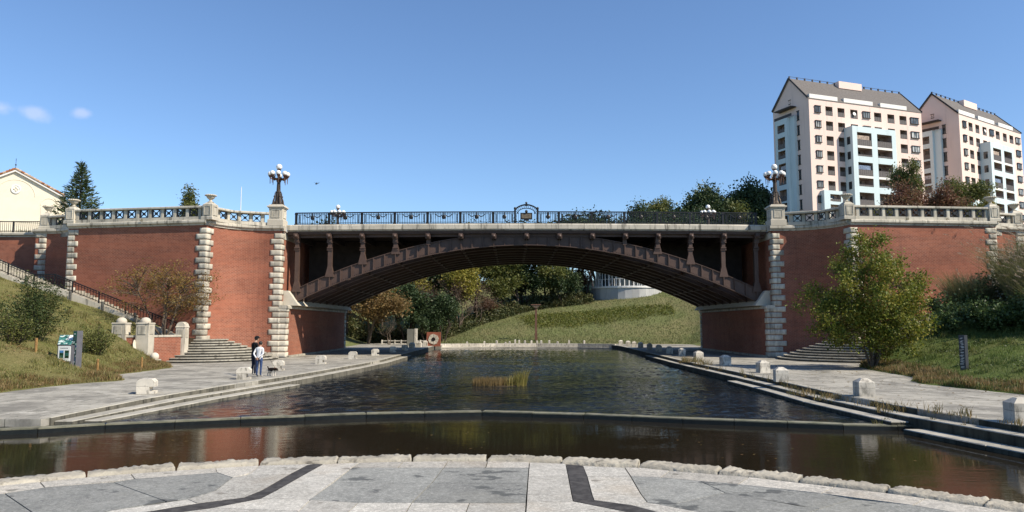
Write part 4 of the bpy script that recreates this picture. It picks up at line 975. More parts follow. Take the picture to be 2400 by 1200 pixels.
    def balustrade(path, n, ends):
        L = sum(math.dist(a, b) for a, b in zip(path[:-1], path[1:])); course(path, PROF_BASE, L / n * 2, 'parapet_block', M['trim']); course(path, PROF_RAIL, L / n * 2, 'parapet_rail', M['trim'])
        s0, s1 = ends; use = L - s0 - s1; pit = use / n
        for i in range(n + 1):
            (x, y), a = at_len(path, s0 + pit * i); nx_, ny_ = math.sin(a) , -math.cos(a)
            if (ny_ > 0): nx_, ny_ = -nx_, -ny_
            rz = a if abs(a) < math.pi / 2 else a + math.pi
            px, py = x - nx_ * 0.165, y - ny_ * 0.165
            link('baluster_post', POST, (px, py, 9.90), root, rz)
            if i < n:
                (x, y), a = at_len(path, s0 + pit * (i + 0.5)); nx_, ny_ = math.sin(a), -math.cos(a)
                if ny_ > 0: nx_, ny_ = -nx_, -ny_
                rz = a if abs(a) < math.pi / 2 else a + math.pi
                link('grille', GRILLE, (x - nx_ * 0.06, y - ny_ * 0.06, 9.91), root, rz)
    balustrade([L2, L3], 10, (0.62, 0.62)); balustrade(cur, 5, (0.55, 0.55)); balustrade(cur2, 4, (0.5, 0.5))
    q = Vector((nn.x * 0.18, nn.y * 0.18)); rzf = math.atan2(d.y, d.x); rzf = rzf if abs(rzf) < 1.5 else rzf + math.pi
    urn_pedestal(root, L2[0] + q.x - s * 0.06, L2[1] + q.y + 0.05, rzf, 9.652); urn_pedestal(root, L3[0] + q.x - s * 0.1, L3[1] + q.y + 0.05, rzf, 9.652); urn_pedestal(root, C4[0] + s * 0.15, C4[1] + 0.3, 0, 9.652)
    for yy in (YP + 0.38, 73.4):                           # lamp pedestals
        b = MB(); x = fx(18.55)
        b.cbox((x, yy, 9.30 if yy > 60 else 9.652), (1.16, 1.16, 0.47 + (0.35 if yy > 60 else 0)), 0, 0.02); b.cbox((x, yy, 10.12), (1.0, 1.0, 0.88)); b.cbox((x, yy, 10.96), (1.12, 1.12, 0.08), 0, 0.02); b.cbox((x, yy, 11.04), (1.26, 1.26, 0.10), 0, 0.03); b.cbox((x, yy, 11.14), (1.05, 1.05, 0.10), 0, 0.05)
        pd = b.build('lamp_pedestal', M['trim_clean'], root)
        for sx, sy in ((0, -1), (-s, 0)):
            p = MB(); w = 0.26; z0, z1 = 10.30, 10.80; f = 0.50
            for a in ((-w - 0.05, -w, z0 - 0.05, z1 + 0.05), (w, w + 0.05, z0 - 0.05, z1 + 0.05), (-w, w, z0 - 0.05, z0), (-w, w, z1, z1 + 0.05)):
                if sx == 0: p.box(x + a[0], x + a[1], yy - f - 0.035, yy - f + 0.01, a[2], a[3])
                else: p.box(*sorted((x + sx * (f - 0.01), x + sx * (f + 0.035))), yy + a[0], yy + a[1], a[2], a[3])
            if sx == 0: p.box(x - w, x + w, yy - f - 0.012, yy - f + 0.01, z0, z1)
            else: p.box(*sorted((x + sx * (f - 0.01), x + sx * (f + 0.012))), yy - w, yy + w, z0, z1)
            p.build('panel', M['quoin'], pd)
    return root, L2, L3, C4, cur
AB = {s: mk_abutment(s) for s in (-1, 1)}
def mk_terrace(s):
    r, L2, L3, C4, cur = AB[s]; fx = lambda d: CX + s * d
    P = [(fx(18.3), YP + 0.4), (fx(18.3), 73.6), (fx(34), 75.5), (fx(40), 90), (fx(60), 150), (fx(400), 170), (fx(400), C4[1] + 1.6), (fx(37.6), C4[1] + 1.6), (C4[0], C4[1] + 0.5), (L3[0] + s * 0.2, L3[1] + 1.6), (L3[0], L3[1] + 0.5), (L2[0] + s * 0.4, L2[1] + 0.5)] + [(x, y + 0.5) for x, y in cur[::-1][2::3]]
    mb = MB(); mb.prism(P, 9.0, 9.50); o = mb.build('street', M['pave']); props(o, kind='structure')
for s in (-1, 1): mk_terrace(s)
# ------------------------------------------------------------------ candelabra lamps
def mk_lamp():
    root = thing('street_lamp', (0, 0, 0), 'x', 'street lamp', 'candelabra lamps on the bridge pedestals')
    b = MB(); b.cbox((0, 0, 0), (0.74, 0.74, 0.08), 0, 0.02)
    b.lathe([(0.33, 0.08), (0.30, 0.20), (0.24, 0.32), (0.21, 0.60), (0.19, 0.95), (0.22, 0.98), (0.22, 1.03), (0.16, 1.06)], 12)
    for k in range(4):
        a = math.pi / 4 + k * math.pi / 2; c, s_ = math.cos(a), math.sin(a)
        b.tube([(0.38 * c, 0.38 * s_, 0.08), (0.34 * c, 0.34 * s_, 0.35), (0.27 * c, 0.27 * s_, 0.60), (0.24 * c, 0.24 * s_, 0.95)], [0.09, 0.08, 0.05, 0.035], 6)
        b.sphere((0.30 * c, 0.30 * s_, 0.66), 0.07, 6, 5)
    b.build('base', M['bronze'], root)
    b = MB(); b.lathe([(0.15, 1.05), (0.14, 1.4), (0.125, 1.75), (0.17, 1.78), (0.17, 1.83), (0.13, 1.86), (0.20, 1.95), (0.20, 2.02), (0.11, 2.08), (0.10, 2.5), (0.07, 2.55), (0.05, 2.62)], 12); b.build('shaft', M['bronze'], root)
    r = MB(); n = 24                                       # scrolled ring that carries the arms
    r.tube([(0.36 * math.cos(2 * math.pi * i / n), 0.36 * math.sin(2 * math.pi * i / n), 1.98) for i in range(n + 1)], 0.035, 6, False); r.build('ring', M['bronze'], root)
    for k in range(8):
        a = math.pi / 8 + k * math.pi / 4; c, s_ = math.cos(a), math.sin(a); R1 = 0.62
        m = MB(); m.tube([(0.14 * c, 0.14 * s_, 1.90), (0.30 * c, 0.30 * s_, 2.02), (0.46 * c, 0.46 * s_, 1.96), (R1 * c, R1 * s_, 2.08)], [0.05, 0.05, 0.045, 0.04], 6)
        m.tube([(R1 * c, R1 * s_, 1.62), (R1 * c, R1 * s_, 2.10)], [0.022, 0.035], 6); m.lathe([(0.05, 2.08), (0.12, 2.16), (0.15, 2.24)], 8, (R1 * c, R1 * s_, 0))
        arm = m.build('arm', M['copper'], root)
        g = MB(); g.sphere((R1 * c, R1 * s_, 2.36), 0.185, 14, 10); g.build('globe', M['globe'], arm, smooth=True)
    m = MB(); m.lathe([(0.05, 2.58), (0.13, 2.68), (0.17, 2.76)], 8); top = m.build('top_holder', M['copper'], root)
    g = MB(); g.sphere((0, 0, 2.91), 0.225, 14, 10); g.build('globe', M['globe'], top, smooth=True)
    return root
lamp = mk_lamp(); first = True
for s in (-1, 1):
    for yy, far in ((YP + 0.38, False), (73.4, True)):
        o = lamp if first else copy_tree(lamp); first = False
        o.location = (CX + s * 18.55, yy, 11.24); o.rotation_euler.z = 0.15 * s + (0.2 if far else 0)
        o['label'] = 'nine-globe bronze candelabra lamp ' + {(-1, False): 'on the pedestal above the sunlit fan steps', (1, False): 'on the pedestal before the pink tower', (-1, True): 'on the far parapet against open sky', (1, True): 'on the far parapet before the dark trees'}[(s, far)]
# ------------------------------------------------------------------ fan steps, stairs, newels
def mk_steps(s):
    fx = lambda d: CX + s * d
    r_, L2, L3, C4, cur = AB[s]
    root = thing('fan_steps', (fx(21), 47, 0), 'curved fan of stone steps at the wing wall, ' + ('in full sun beside the brick planter' if s < 0 else 'shaded behind the yellow-green tree'), 'steps')
    cx, cy = L2[0] - s * 0.05, L2[1] + 0.1
    wy = lambda d: float(np.interp(d, [abs(p[0] - CX) for p in cur], [p[1] for p in cur]))
    def hit(rad):
        for i in range(200):
            a = R(-88 + i); dd = (cx - CX) * s - rad * math.cos(a); yy = cy + rad * math.sin(a)
            if dd < 22.2 and yy > (wy(dd) if dd > 19.0 else YP) : return a
        return R(100)
    for i in range(9):
        R1 = 4.95 - 0.42 * i; R0 = max(0.02, R1 - 0.60) if i < 8 else 0.02; z1 = 0.155 * (i + 1); a0, a1 = R(-93), hit(R1 - 0.2) + 0.03; n = 26
        mb = MB(); out = [(cx - s * R1 * math.cos(a0 + (a1 - a0) * k / n), cy + R1 * math.sin(a0 + (a1 - a0) * k / n)) for k in range(n + 1)]
        inn = [(cx - s * R0 * math.cos(a0 + (a1 - a0) * k / n), cy + R0 * math.sin(a0 + (a1 - a0) * k / n)) for k in range(n + 1)]
        for k in range(n):
            q = [out[k], out[k + 1], inn[k + 1], inn[k]]
            for (za, zb, off) in ((z1 - 0.155 - 0.02, z1 - 0.06, 0.07), (z1 - 0.06, z1, 0.0)):
                def sh(p):
                    dv = Vector((p[0] - cx, p[1] - cy)); 
                    return (p[0] - dv.x / max(0.1, dv.length) * off, p[1] - dv.y / max(0.1, dv.length) * off)
                qq = [sh(q[0]), sh(q[1]), q[2], q[3]]; mb.cur = 1 if off else 0
                mb.add([(x, y, za) for x, y in qq] + [(x, y, zb) for x, y in qq], [(4, 5, 6, 7), (3, 2, 1, 0), (0, 1, 5, 4)])
        mb.build('step', [M['step'], M['riser']], root, fixn=True)
    # straight stair along the wall
    st = thing('stair', (fx(28), 50.6, 1.4), 'straight stone stair climbing along the brick wall, ' + ('with open lawn below it' if s < 0 else 'half hidden by shrubs'), 'stair')
    wallY = lambda d: L2[1] + (L3[1] - L2[1]) * (d - 22.3) / 10.8
    yf = L2[1] - 1.15
    b = MB(); b.prism([(fx(21.6), yf), (fx(24.6), yf), (fx(24.6), wallY(24.6) + 0.05), (fx(22.4), L2[1] - 0.06), (fx(21.9), L2[1] - 0.2)], 0.0, 1.39); b.build('landing', M['step'], st)
    d, z = 23.8, 1.45; prof = [(23.4, 1.45)]
    for fl, n in ((0, 21), (1, 17)):
        for i in range(n):
            z += 0.158; x0, x1 = fx(d), fx(d + 0.385); b = MB(); b.prism([(x0, yf + 0.01), (x1, yf + 0.01), (x1, wallY(d + 0.38) + 0.3), (x0, wallY(d) + 0.3)], z - 1.2, z); b.build('step', M['step'], st); d += 0.385
        if fl == 0:
            prof.append((d, z)); b = MB(); b.prism([(fx(d), yf + 0.01), (fx(d + 1.4), yf + 0.01), (fx(d + 1.4), wallY(d) + 1.2), (fx(d), wallY(d) + 0.3)], z - 1.2, z - 0.002); b.build('landing', M['step'], st); d += 1.4; prof.append((d, z))
    prof.append((d, z))
    for (p, q) in zip(prof[:-1], prof[1:]):                # sloping stringer wall
        b = MB(); b.add([(fx(a), y, zz) for y in (yf - 0.22, yf) for a, zz in ((p[0], p[1] - 1.2), (q[0], q[1] - 1.2), (q[0], q[1] + 0.22), (p[0], p[1] + 0.22))], [(0, 1, 2, 3), (7, 6, 5, 4), (3, 2, 6, 7), (0, 3, 7, 4), (1, 5, 6, 2)]); b.build('stringer', M['trim'], st, fixn=True)
    # iron handrail on the stringer
    rl = thing('stair_railing', (fx(28), yf - 0.1, 2.5), 'black iron bar railing along the stair, ' + ('above the sunlit lawn' if s < 0 else 'poking out of the shrubs'), 'railing')
    bal = MB()
    for (p, q) in zip(prof[:-1], prof[1:]):
        for hz, t, nm in ((0.98, 0.07, 'top_rail'), (0.85, 0.035, 'upper_bar'), (0.34, 0.04, 'bottom_rail')):
            b = MB(); b.bar((fx(p[0]), yf - 0.11, p[1] + hz), (fx(q[0]), yf - 0.11, q[1] + hz), 0.06, t); b.build(nm, M['iron'], rl)
        n = max(2, round((q[0] - p[0]) / 0.2))
        for i in range(n):
            t = i / n; dd = p[0] + (q[0] - p[0]) * t; zz = p[1] + (q[1] - p[1]) * t; bal.box(fx(dd) - 0.013, fx(dd) + 0.013, yf - 0.123, yf - 0.097, zz + 0.30, zz + 0.96)
        for i in range(0, n, 9):
            t = i / n; dd = p[0] + (q[0] - p[0]) * t; zz = p[1] + (q[1] - p[1]) * t; b = MB(); b.box(fx(dd) - 0.035, fx(dd) + 0.035, yf - 0.145, yf - 0.075, zz - 0.1, zz + 0.99); b.build('post', M['iron'], rl)
    props(bal.build('balusters', M['iron'], rl), kind='stuff')
    for dd in (26.2, 28.4, 30.6, 33.6, 36.4):              # short wooden stakes along the stringer foot
        y0 = yf - 0.45; x = fx(dd); z0 = lawn_h(s, x, y0); b = MB(); b.lathe([(0.09, -0.2), (0.09, 0.62), (0.07, 0.66)], 8, (x, y0, z0))
        o = b.build('stake', M['stake']); props(o, 'short grey round stake below the stair stringer ' + ('on the sunlit lawn' if s < 0 else 'in the shrubs'), 'stake', 'stakes below the stair ' + ('left' if s < 0 else 'right'))
    # planter wall with newel pillars
    pw = thing('planter_wall', (fx(23.2), 46.5, 0), 'low brick planter wall with stone newel pillars, ' + ('in the sun by the fan steps' if s < 0 else 'hidden under the yellow-green tree'), 'wall')
    P1, P2, P3 = (fx(22.25), 47.7), (fx(23.35), 45.1), (fx(24.7), 44.9)
    def bw(a, b, z0, z1, name='brick_wall', w=0.32):
        dv = Vector((b[0] - a[0], b[1] - a[1])); L = dv.length; dv.normalize(); n = Vector((-dv.y, dv.x)) * (w / 2); mb = MB(); A, B = Vector(a), Vector(b)
        q = [A - n, B - n, B + n, A + n]; u = [0, L, L + w, L * 2 + w, L * 2 + 2 * w]
        for i in range(4):
            p_, r2 = q[i], q[(i + 1) % 4]; mb.add([(p_.x, p_.y, z0), (r2.x, r2.y, z0), (r2.x, r2.y, z1), (p_.x, p_.y, z1)], [(0, 1, 2, 3)], [[(u[i], z0), (u[i + 1], z0), (u[i + 1], z1), (u[i], z1)]])
        mb.build(name, M['brick'], pw)
        mb = MB(); n2 = n * 1.25; q = [A - n2, B - n2, B + n2, A + n2]; mb.prism([(v.x, v.y) for v in q], z1, z1 + 0.12); mb.build('wall_cap', M['trim'], pw)
    bw(P1, P2, -0.3, 1.62); bw(P2, P3, 0.2, 1.62)
    def pillar(p, w, z0, z1, ball):
        b = MB(); b.cbox((p[0], p[1], z0), (w, w, z1 - z0)); b.cbox((p[0], p[1], z1), (w + 0.06, w + 0.06, 0.08), 0, 0.03)
        o = b.build('pillar', M['trim'], pw)
        for sx, sy in ((0, -1), (-s, 0), (s, 0)):
            q = MB(); h = w / 2; k = w * 0.30
            bx = [(-k, k, z1 - 0.62, z1 - 0.12)]
            for (a, b2, c, d2) in bx:
                if sx == 0: q.box(p[0] + a, p[0] + b2, p[1] - h - 0.03, p[1] - h + 0.01, c, d2)
                else: q.box(*sorted((p[0] + sx * (h - 0.01), p[0] + sx * (h + 0.03))), p[1] + a, p[1] + b2, c, d2)
            q.build('panel', M['quoin'], o)
        if ball:
            q = MB(); q.sphere((p[0], p[1], z1 + 0.15), 0.30, 14, 9, 0.85); q.build('ball', M['trim_clean'], o, smooth=True)
        else:
            q = MB(); pr = [(p[0] + (w / 2) * math.cos(math.pi * i / 10), z1 + 0.06 + 0.30 * math.sin(math.pi * i / 10)) for i in range(11)]; q.xprism(pr, p[1] - w / 2, p[1] + w / 2); q.build('rounded_top', M['trim'], o, fixn=True)
    pillar(P1, 0.58, 0.0, 2.2, False); pillar(P2, 0.76, 0.0, 2.42, True); pillar(P3, 0.76, 0.6, 2.42, True)
    # curved end kerb sweeping down to a ball newel
    c0 = (fx(22.6), 44.6); n = 16; pts = []
    for i in range(n + 1):
        t = i / n; pts.append((fx(23.75 - 1.75 * t ** 1.6 * 1.0), 44.75 - 0.9 * math.sin(math.pi * t * 0.55) - 0.25 * t, 1.25 * (1 - t) ** 1.4 + 0.22))
    b = MB()
    for i in range(n):
        (x0, y0, z0), (x1, y1, z1) = pts[i], pts[i + 1]; w = 0.16
        b.add([(x0, y0 - w, -0.1), (x1, y1 - w, -0.1), (x1, y1 - w, z1), (x0, y0 - w, z0), (x0, y0 + w, -0.1), (x1, y1 + w, -0.1), (x1, y1 + w, z1), (x0, y0 + w, z0)], [(0, 1, 2, 3), (5, 4, 7, 6), (3, 2, 6, 7)] + ([(4, 0, 3, 7)] if i == 0 else []))
    b.build('scroll_kerb', M['trim_clean'], pw, fixn=True)
    x, y, z = pts[-1]; b = MB(); b.cbox((x, y, -0.05), (0.55, 0.55, 0.42), 0, 0.03); o = b.build('end_block', M['trim'], pw)
    q = MB(); q.sphere((x, y, 0.52), 0.24, 14, 9); q.build('ball', M['trim_clean'], o, smooth=True)
    # soil bed behind the planter wall
    b = MB(); b.prism([P1, P2, P3, (fx(25.2), yf - 0.25), (fx(22.3), yf - 0.25)], 0.3, 1.5); o = b.build('planting_bed', M['soil']); props(o, kind='structure')
M['riser'] = stone('stained_shaded_riser', (0.12, 0.11, 0.09), (0.07, 0.065, 0.055), (0.03, 0.028, 0.024), 0.8, 1.5, bmp=0.4, var=0.05)  # riser stone darkened for stains and for the shade under each nosing
M['stake'] = plain('weathered_wood', (0.12, 0.12, 0.11), 0.9, 0, 0.3, 10, 0.1)
M['wood'] = plain('peeled_log', (0.30, 0.16, 0.06), 0.8, 0, 0.3, 10, 0.2)
M['soil'] = plain('dark_soil', (0.06, 0.045, 0.028), 0.95, 0, 0.3, 6, 0.1)
for s in (-1, 1): mk_steps(s)
# ------------------------------------------------------------------ vegetation
def leaf_mesh(name, P, size, rng, mat, droop=0.3, aspect=0.55, sizevar=0.4, N=None):
    """one rhombic leaf per point"""
    n = len(P); d = rng.normal(size=(n, 3)); d[:, 2] = d[:, 2] * 0.6 - droop
    if N is not None: d = d * 0.6 + N
    d /= np.linalg.norm(d, axis=1)[:, None] + 1e-9
    r = rng.normal(size=(n, 3)); w = np.cross(d, r); w /= np.linalg.norm(w, axis=1)[:, None] + 1e-9
    L = size * (1 + sizevar * (rng.random(n) * 2 - 1)); L = L[:, None]
    V = np.stack([P, P + d * L * 0.45 + w * L * aspect / 2, P + d * L, P + d * L * 0.45 - w * L * aspect / 2], 1).reshape(-1, 3)
    F = np.arange(4 * n).reshape(n, 4)
    return fast_mesh(name, V, F, mat)
def grow(rng, base, stems, height, spread, levels, r0, first=0.35, up=0.35, kids=(3, 5), gnarl=0.18):
    """returns list of branch polylines [(pts, radii)] and tip points"""
    br = []; tips = []
    def go(p, d, L, r, lv):
        pts = [p]; rad = [r]; q = Vector(p)
        for i in range(3):
            d = (d + Vector((rng.normal(), rng.normal(), rng.normal() * 0.6)) * gnarl + Vector((0, 0, up * 0.12))).normalized()
            q = q + d * (L / 3); pts.append(tuple(q)); rad.append(r * (1 - 0.16 * (i + 1)))
        br.append((pts, rad))
        if lv == 0:
            tips.append(pts[-1]); tips.append(pts[2]); return
        for k in range(rng.integers(*kids)):
            t = rng.uniform(0.35, 1.0) if k else 1.0; j = min(2, int(t * 3)); f = t * 3 - j
            s = Vector(pts[j]).lerp(Vector(pts[j + 1]), min(1, f)); a = rng.uniform(0, 2 * math.pi); 
            side = Vector((math.cos(a), math.sin(a), rng.uniform(-0.15, 0.6)))
            nd = (d * (1 - spread) + side * spread + Vector((0, 0, up * 0.3))).normalized()
            go(tuple(s), nd, L * rng.uniform(0.55, 0.8), r * 0.5, lv - 1)
    for k in range(stems):
        a = 2 * math.pi * k / stems + rng.uniform(-0.4, 0.4); lean = 0.0 if stems == 1 else rng.uniform(0.25, 0.6)
        b = Vector(base) + Vector((math.cos(a), math.sin(a), 0)) * (0 if stems == 1 else 0.12)
        go(tuple(b), Vector((math.cos(a) * lean, math.sin(a) * lean, 1)).normalized(), height * first, r0, levels)
    return br, np.array(tips)
def tree_data(seed, stems, W, H, levels, r0, spread, nleaf, lsize, lmat, bark, sig=0.28, first=0.36, up=0.35, kids=(3, 5), crown0=0.2, droop=0.3, gnarl=0.18, lsig=1.0):
    """returns trunk mesh and crown mesh for a tree of width W, height H standing at the origin"""
    rng = np.random.default_rng(seed); br, tips = grow(rng, (0, 0, 0), stems, 10.0, spread, levels, r0, first, up, kids, gnarl)
    mx = np.abs(tips[:, :2]).max(); zz = tips[:, 2]; sx = (W / 2 - sig) / mx; sz = (H - sig * 0.8) / zz.max()
    tips = tips * np.array([sx, sx, sz])
    mb = MB()
    for pts, rad in br:
        mb.tube([(p[0] * sx, p[1] * sx, p[2] * sz) for p in pts], [max(0.008, r) for r in rad], 5 if rad[0] > 0.03 else 3, False)
    tm = mb.mesh('trunk', bark)
    tips = tips[tips[:, 2] > crown0 * H]
    per = max(1, nleaf // len(tips)); C = np.repeat(tips, per, 0)
    P = C + rng.normal(size=C.shape) * np.array([sig, sig, sig * 0.7]) * lsig
    cm = leaf_mesh('crown', P, lsize, rng, lmat, droop)
    return tm, cm
def vol_tree(seed, prof, nclump, nleaf, ls, lmat, bark, stems, fork, r0, sig, thin=0.0, bare=0):
    """tree whose leaf clumps fill a given outline: prof [(z, radius)]"""
    rng = np.random.default_rng(seed); zs = np.array([p[0] for p in prof]); rs = np.array([p[1] for p in prof]); C = []
    w = np.interp(np.linspace(zs[0], zs[-1], 60), zs, rs) ** 1.6; cum = np.cumsum(w) / w.sum(); lob = rng.uniform(0, 6.28, 3)
    while len(C) < nclump:
        z = float(np.interp(rng.random(), cum, np.linspace(zs[0], zs[-1], 60))); a = rng.uniform(0, 6.28); k = 0.96 + 0.16 * math.sin(2 * a + lob[0]) + 0.15 * math.sin(3 * a + lob[1] + z) + 0.14 * math.sin(5 * a + lob[2] + 2 * z)
        r = np.interp(z, zs, rs) * k * rng.random() ** 0.38 * rng.uniform(0.85, 1.08); C.append((r * math.cos(a), r * math.sin(a), z))
    C = np.array(C); mb = MB(); forks = []
    for s_ in range(stems):
        a = 2 * math.pi * s_ / stems + rng.uniform(-0.3, 0.3); R_ = np.interp(zs[-1] * 0.6, zs, rs) * rng.uniform(0.15, 0.55); top = (R_ * math.cos(a), R_ * math.sin(a), zs[-1] * rng.uniform(0.6, 0.85)); p = []
        for t in (0, 0.2, 0.45, 0.7, 1.0): p.append((top[0] * t ** 0.8 + 0.13 * math.cos(a) + rng.normal() * 0.04, top[1] * t ** 0.8 + 0.13 * math.sin(a) + rng.normal() * 0.04, top[2] * t))
        mb.tube(p, [r0, r0 * 0.85, r0 * 0.65, r0 * 0.42, r0 * 0.15], 7, False)
        for t in np.linspace(fork, 0.97, 14): i = min(3, int(np.searchsorted((0.2, 0.45, 0.7, 1.0), t))); q = ((0, 0.2, 0.45, 0.7, 1.0)[i], (0, 0.2, 0.45, 0.7, 1.0)[i + 1]); f = (t - q[0]) / (q[1] - q[0]); forks.append(np.array(p[i]) * (1 - f) + np.array(p[i + 1]) * f)
    forks = np.array(forks); base = forks[:, 2].min()
    for c in C:
        d = np.linalg.norm(forks - c, axis=1) + np.maximum(0, forks[:, 2] - c[2] + 0.2) * 2.0; o = forks[int(np.argmin(d + rng.random(len(d)) * 0.6))]; m = (o + c) / 2 + np.array([0, 0, 0.12]) + rng.normal(size=3) * 0.08
        mb.tube([tuple(o), tuple(m), tuple(c)], [0.028, 0.017, 0.006], 4, False)
        for e in range(2 + bare): g = c + rng.normal(size=3) * sig * np.array([1.1, 1.1, 1.0]); mb.tube([tuple(m), tuple((m + g) / 2 + rng.normal(size=3) * 0.05), tuple(g)], [0.012, 0.008, 0.004], 3, False)
    keep = rng.random(nclump) > thin; K = C[keep]; wt = rng.uniform(0.4, 1.6, len(K)); idx = rng.choice(len(K), nleaf, p=wt / wt.sum()); P = K[idx] + rng.normal(size=(nleaf, 3)) * np.array([sig, sig, sig * 0.75])
    return mb.mesh('trunk', bark), leaf_mesh('crown', P, ls, rng, lmat, 0.35)
def plant(name, data, loc, label, cat, group=None, rz=0.0, sc=(1, 1, 1), parts=('trunk', 'crown')):
    o = thing(name, loc, label, cat, group, rz)
    for nm, me in zip(parts, data):
        if me is None: continue
        c = bpy.data.objects.new(nm, me); col.objects.link(c); c.parent = o
    o.scale = sc if hasattr(sc, '__len__') else (sc, sc, sc)
    return o
M['bark'] = plain('grey_bark', (0.16, 0.125, 0.095), 0.95, 0, 0.3, 12, 0.1)
M['bark_dark'] = plain('dark_bark', (0.07, 0.055, 0.045), 0.95, 0, 0.3, 12, 0.1)
M['lf_maple'] = leafmat('rusty_leaves', [(0.13, 0.07, 0.022), (0.19, 0.11, 0.03), (0.22, 0.15, 0.04), (0.15, 0.14, 0.035)])
M['lf_katsura'] = leafmat('yellow_green_leaves', [(0.06, 0.095, 0.014), (0.12, 0.155, 0.022), (0.21, 0.205, 0.03), (0.32, 0.235, 0.045)])
M['lf_dark'] = leafmat('evergreen_leaves', [(0.018, 0.036, 0.014), (0.032, 0.056, 0.02), (0.048, 0.074, 0.026), (0.07, 0.095, 0.032)], trans=0.2)
M['lf_mid'] = leafmat('mid_green_leaves', [(0.06, 0.08, 0.02), (0.10, 0.12, 0.03), (0.145, 0.15, 0.042), (0.19, 0.18, 0.055)])
M['lf_yellow'] = leafmat('golden_green_leaves', [(0.13, 0.135, 0.02), (0.20, 0.185, 0.03), (0.27, 0.235, 0.045), (0.33, 0.26, 0.06)])
M['lf_orange'] = leafmat('copper_leaves', [(0.12, 0.075, 0.028), (0.18, 0.11, 0.04), (0.21, 0.145, 0.055), (0.15, 0.125, 0.05)])
M['lf_red'] = leafmat('russet_leaves', [(0.10, 0.05, 0.034), (0.16, 0.07, 0.045), (0.17, 0.11, 0.055), (0.13, 0.125, 0.05)])
M['lf_twig'] = leafmat('bare_twig_leaves', [(0.08, 0.05, 0.04), (0.11, 0.07, 0.05), (0.13, 0.09, 0.06)])
M['lf_bush'] = leafmat('bush_leaves', [(0.028, 0.05, 0.016), (0.05, 0.075, 0.022), (0.085, 0.10, 0.03), (0.14, 0.13, 0.045)])
M['needle'] = leafmat('conifer_needles', [(0.022, 0.042, 0.018), (0.04, 0.065, 0.024), (0.06, 0.085, 0.03), (0.085, 0.095, 0.035)], trans=0.1)

# rust-coloured tree in the planter, left
d = vol_tree(11, [(1.5, 0.7), (2.1, 2.2), (2.8, 3.3), (3.6, 3.2), (4.5, 2.3), (5.3, 0.8)], 150, 6600, 0.115, M['lf_maple'], M['bark'], 4, 0.32, 0.085, 0.27, 0.1, 1)
plant('maple_tree', d, (-22.6, 48.4, 1.48), 'small rust-brown autumn tree in the brick planter against the wing wall', 'tree', None, 0.6)
# the yellow-green many-stemmed tree, right
d = vol_tree(29, [(0.9, 1.2), (1.6, 2.8), (2.6, 3.7), (3.8, 3.9), (5.0, 3.5), (6.2, 2.6), (7.2, 1.7), (8.1, 0.6)], 210, 37000, 0.165, M['lf_katsura'], M['bark'], 7, 0.12, 0.08, 0.33, 0.05, 1)
plant('katsura_tree', d, (19.45, 40.2, 0.05), 'full yellow-green multi-stemmed tree at the edge of the paving before the brick wall', 'tree', None, 2.6, (0.77, 0.77, 0.90))
# conifer
def conifer_data(seed, W, H, n, mat):
    rng = np.random.default_rng(seed); mb = MB(); mb.tube([(0, 0, 0), (0, 0, H * 0.5), (0, 0, H)], [0.22, 0.13, 0.02], 6); P = []; D = []
    for i in range(150):
        t = (i / 150) ** 0.9; z = H * (0.06 + 0.92 * t); L = W / 2 * (0.12 + min(1.0, (1 - t) * 1.9)) * rng.uniform(0.65, 1.12) * (1 - 0.65 * t ** 3) ; a = i * 2.399 + rng.uniform(-0.4, 0.4)
        d = np.array([math.cos(a), math.sin(a), 0.0]); e = d * L + np.array([0, 0, 0.10 * L])
        mb.tube([(0, 0, z), (e[0] * 0.5, e[1] * 0.5, z - 0.06 * L), (e[0], e[1], z + e[2])], [0.03, 0.02, 0.006], 3, False)
        k = max(6, int(n / 150 * (0.25 + L / (W / 2)))); s = rng.random(k) ** 0.7
        p = np.array([0, 0, z]) + s[:, None] * d * L + np.stack([rng.normal(size=k) * 0.16, rng.normal(size=k) * 0.16, -0.18 * L * np.sin(s * math.pi) + 0.1 * L * s + rng.normal(size=k) * 0.07], 1)
        P.append(p); D.append(np.repeat((d * 0.9 + np.array([0, 0, 0.35]))[None], k, 0))
    return mb.mesh('trunk', M['bark_dark']), leaf_mesh('crown', np.concatenate(P), 0.34, rng, mat, 0.0, 0.28, 0.4, np.concatenate(D) * 1.3)
plant('conifer_tree', conifer_data(3, 4.0, 9.7, 8000, M['needle']), (-44.3, 75, 9.48), 'dark spruce with a pointed top rising behind the balustrade', 'tree')
# columnar tree farther off
d = tree_data(8, 1, 3.6, 13.9, 3, 0.12, 0.35, 14000, 0.30, M['lf_mid'], M['bark'], sig=0.45, first=0.36, up=0.8, crown0=0.10)
plant('poplar_tree', d, (-47.7, 110, 9.3), 'slim olive-green tree top showing over the parapet beside the urn', 'tree')

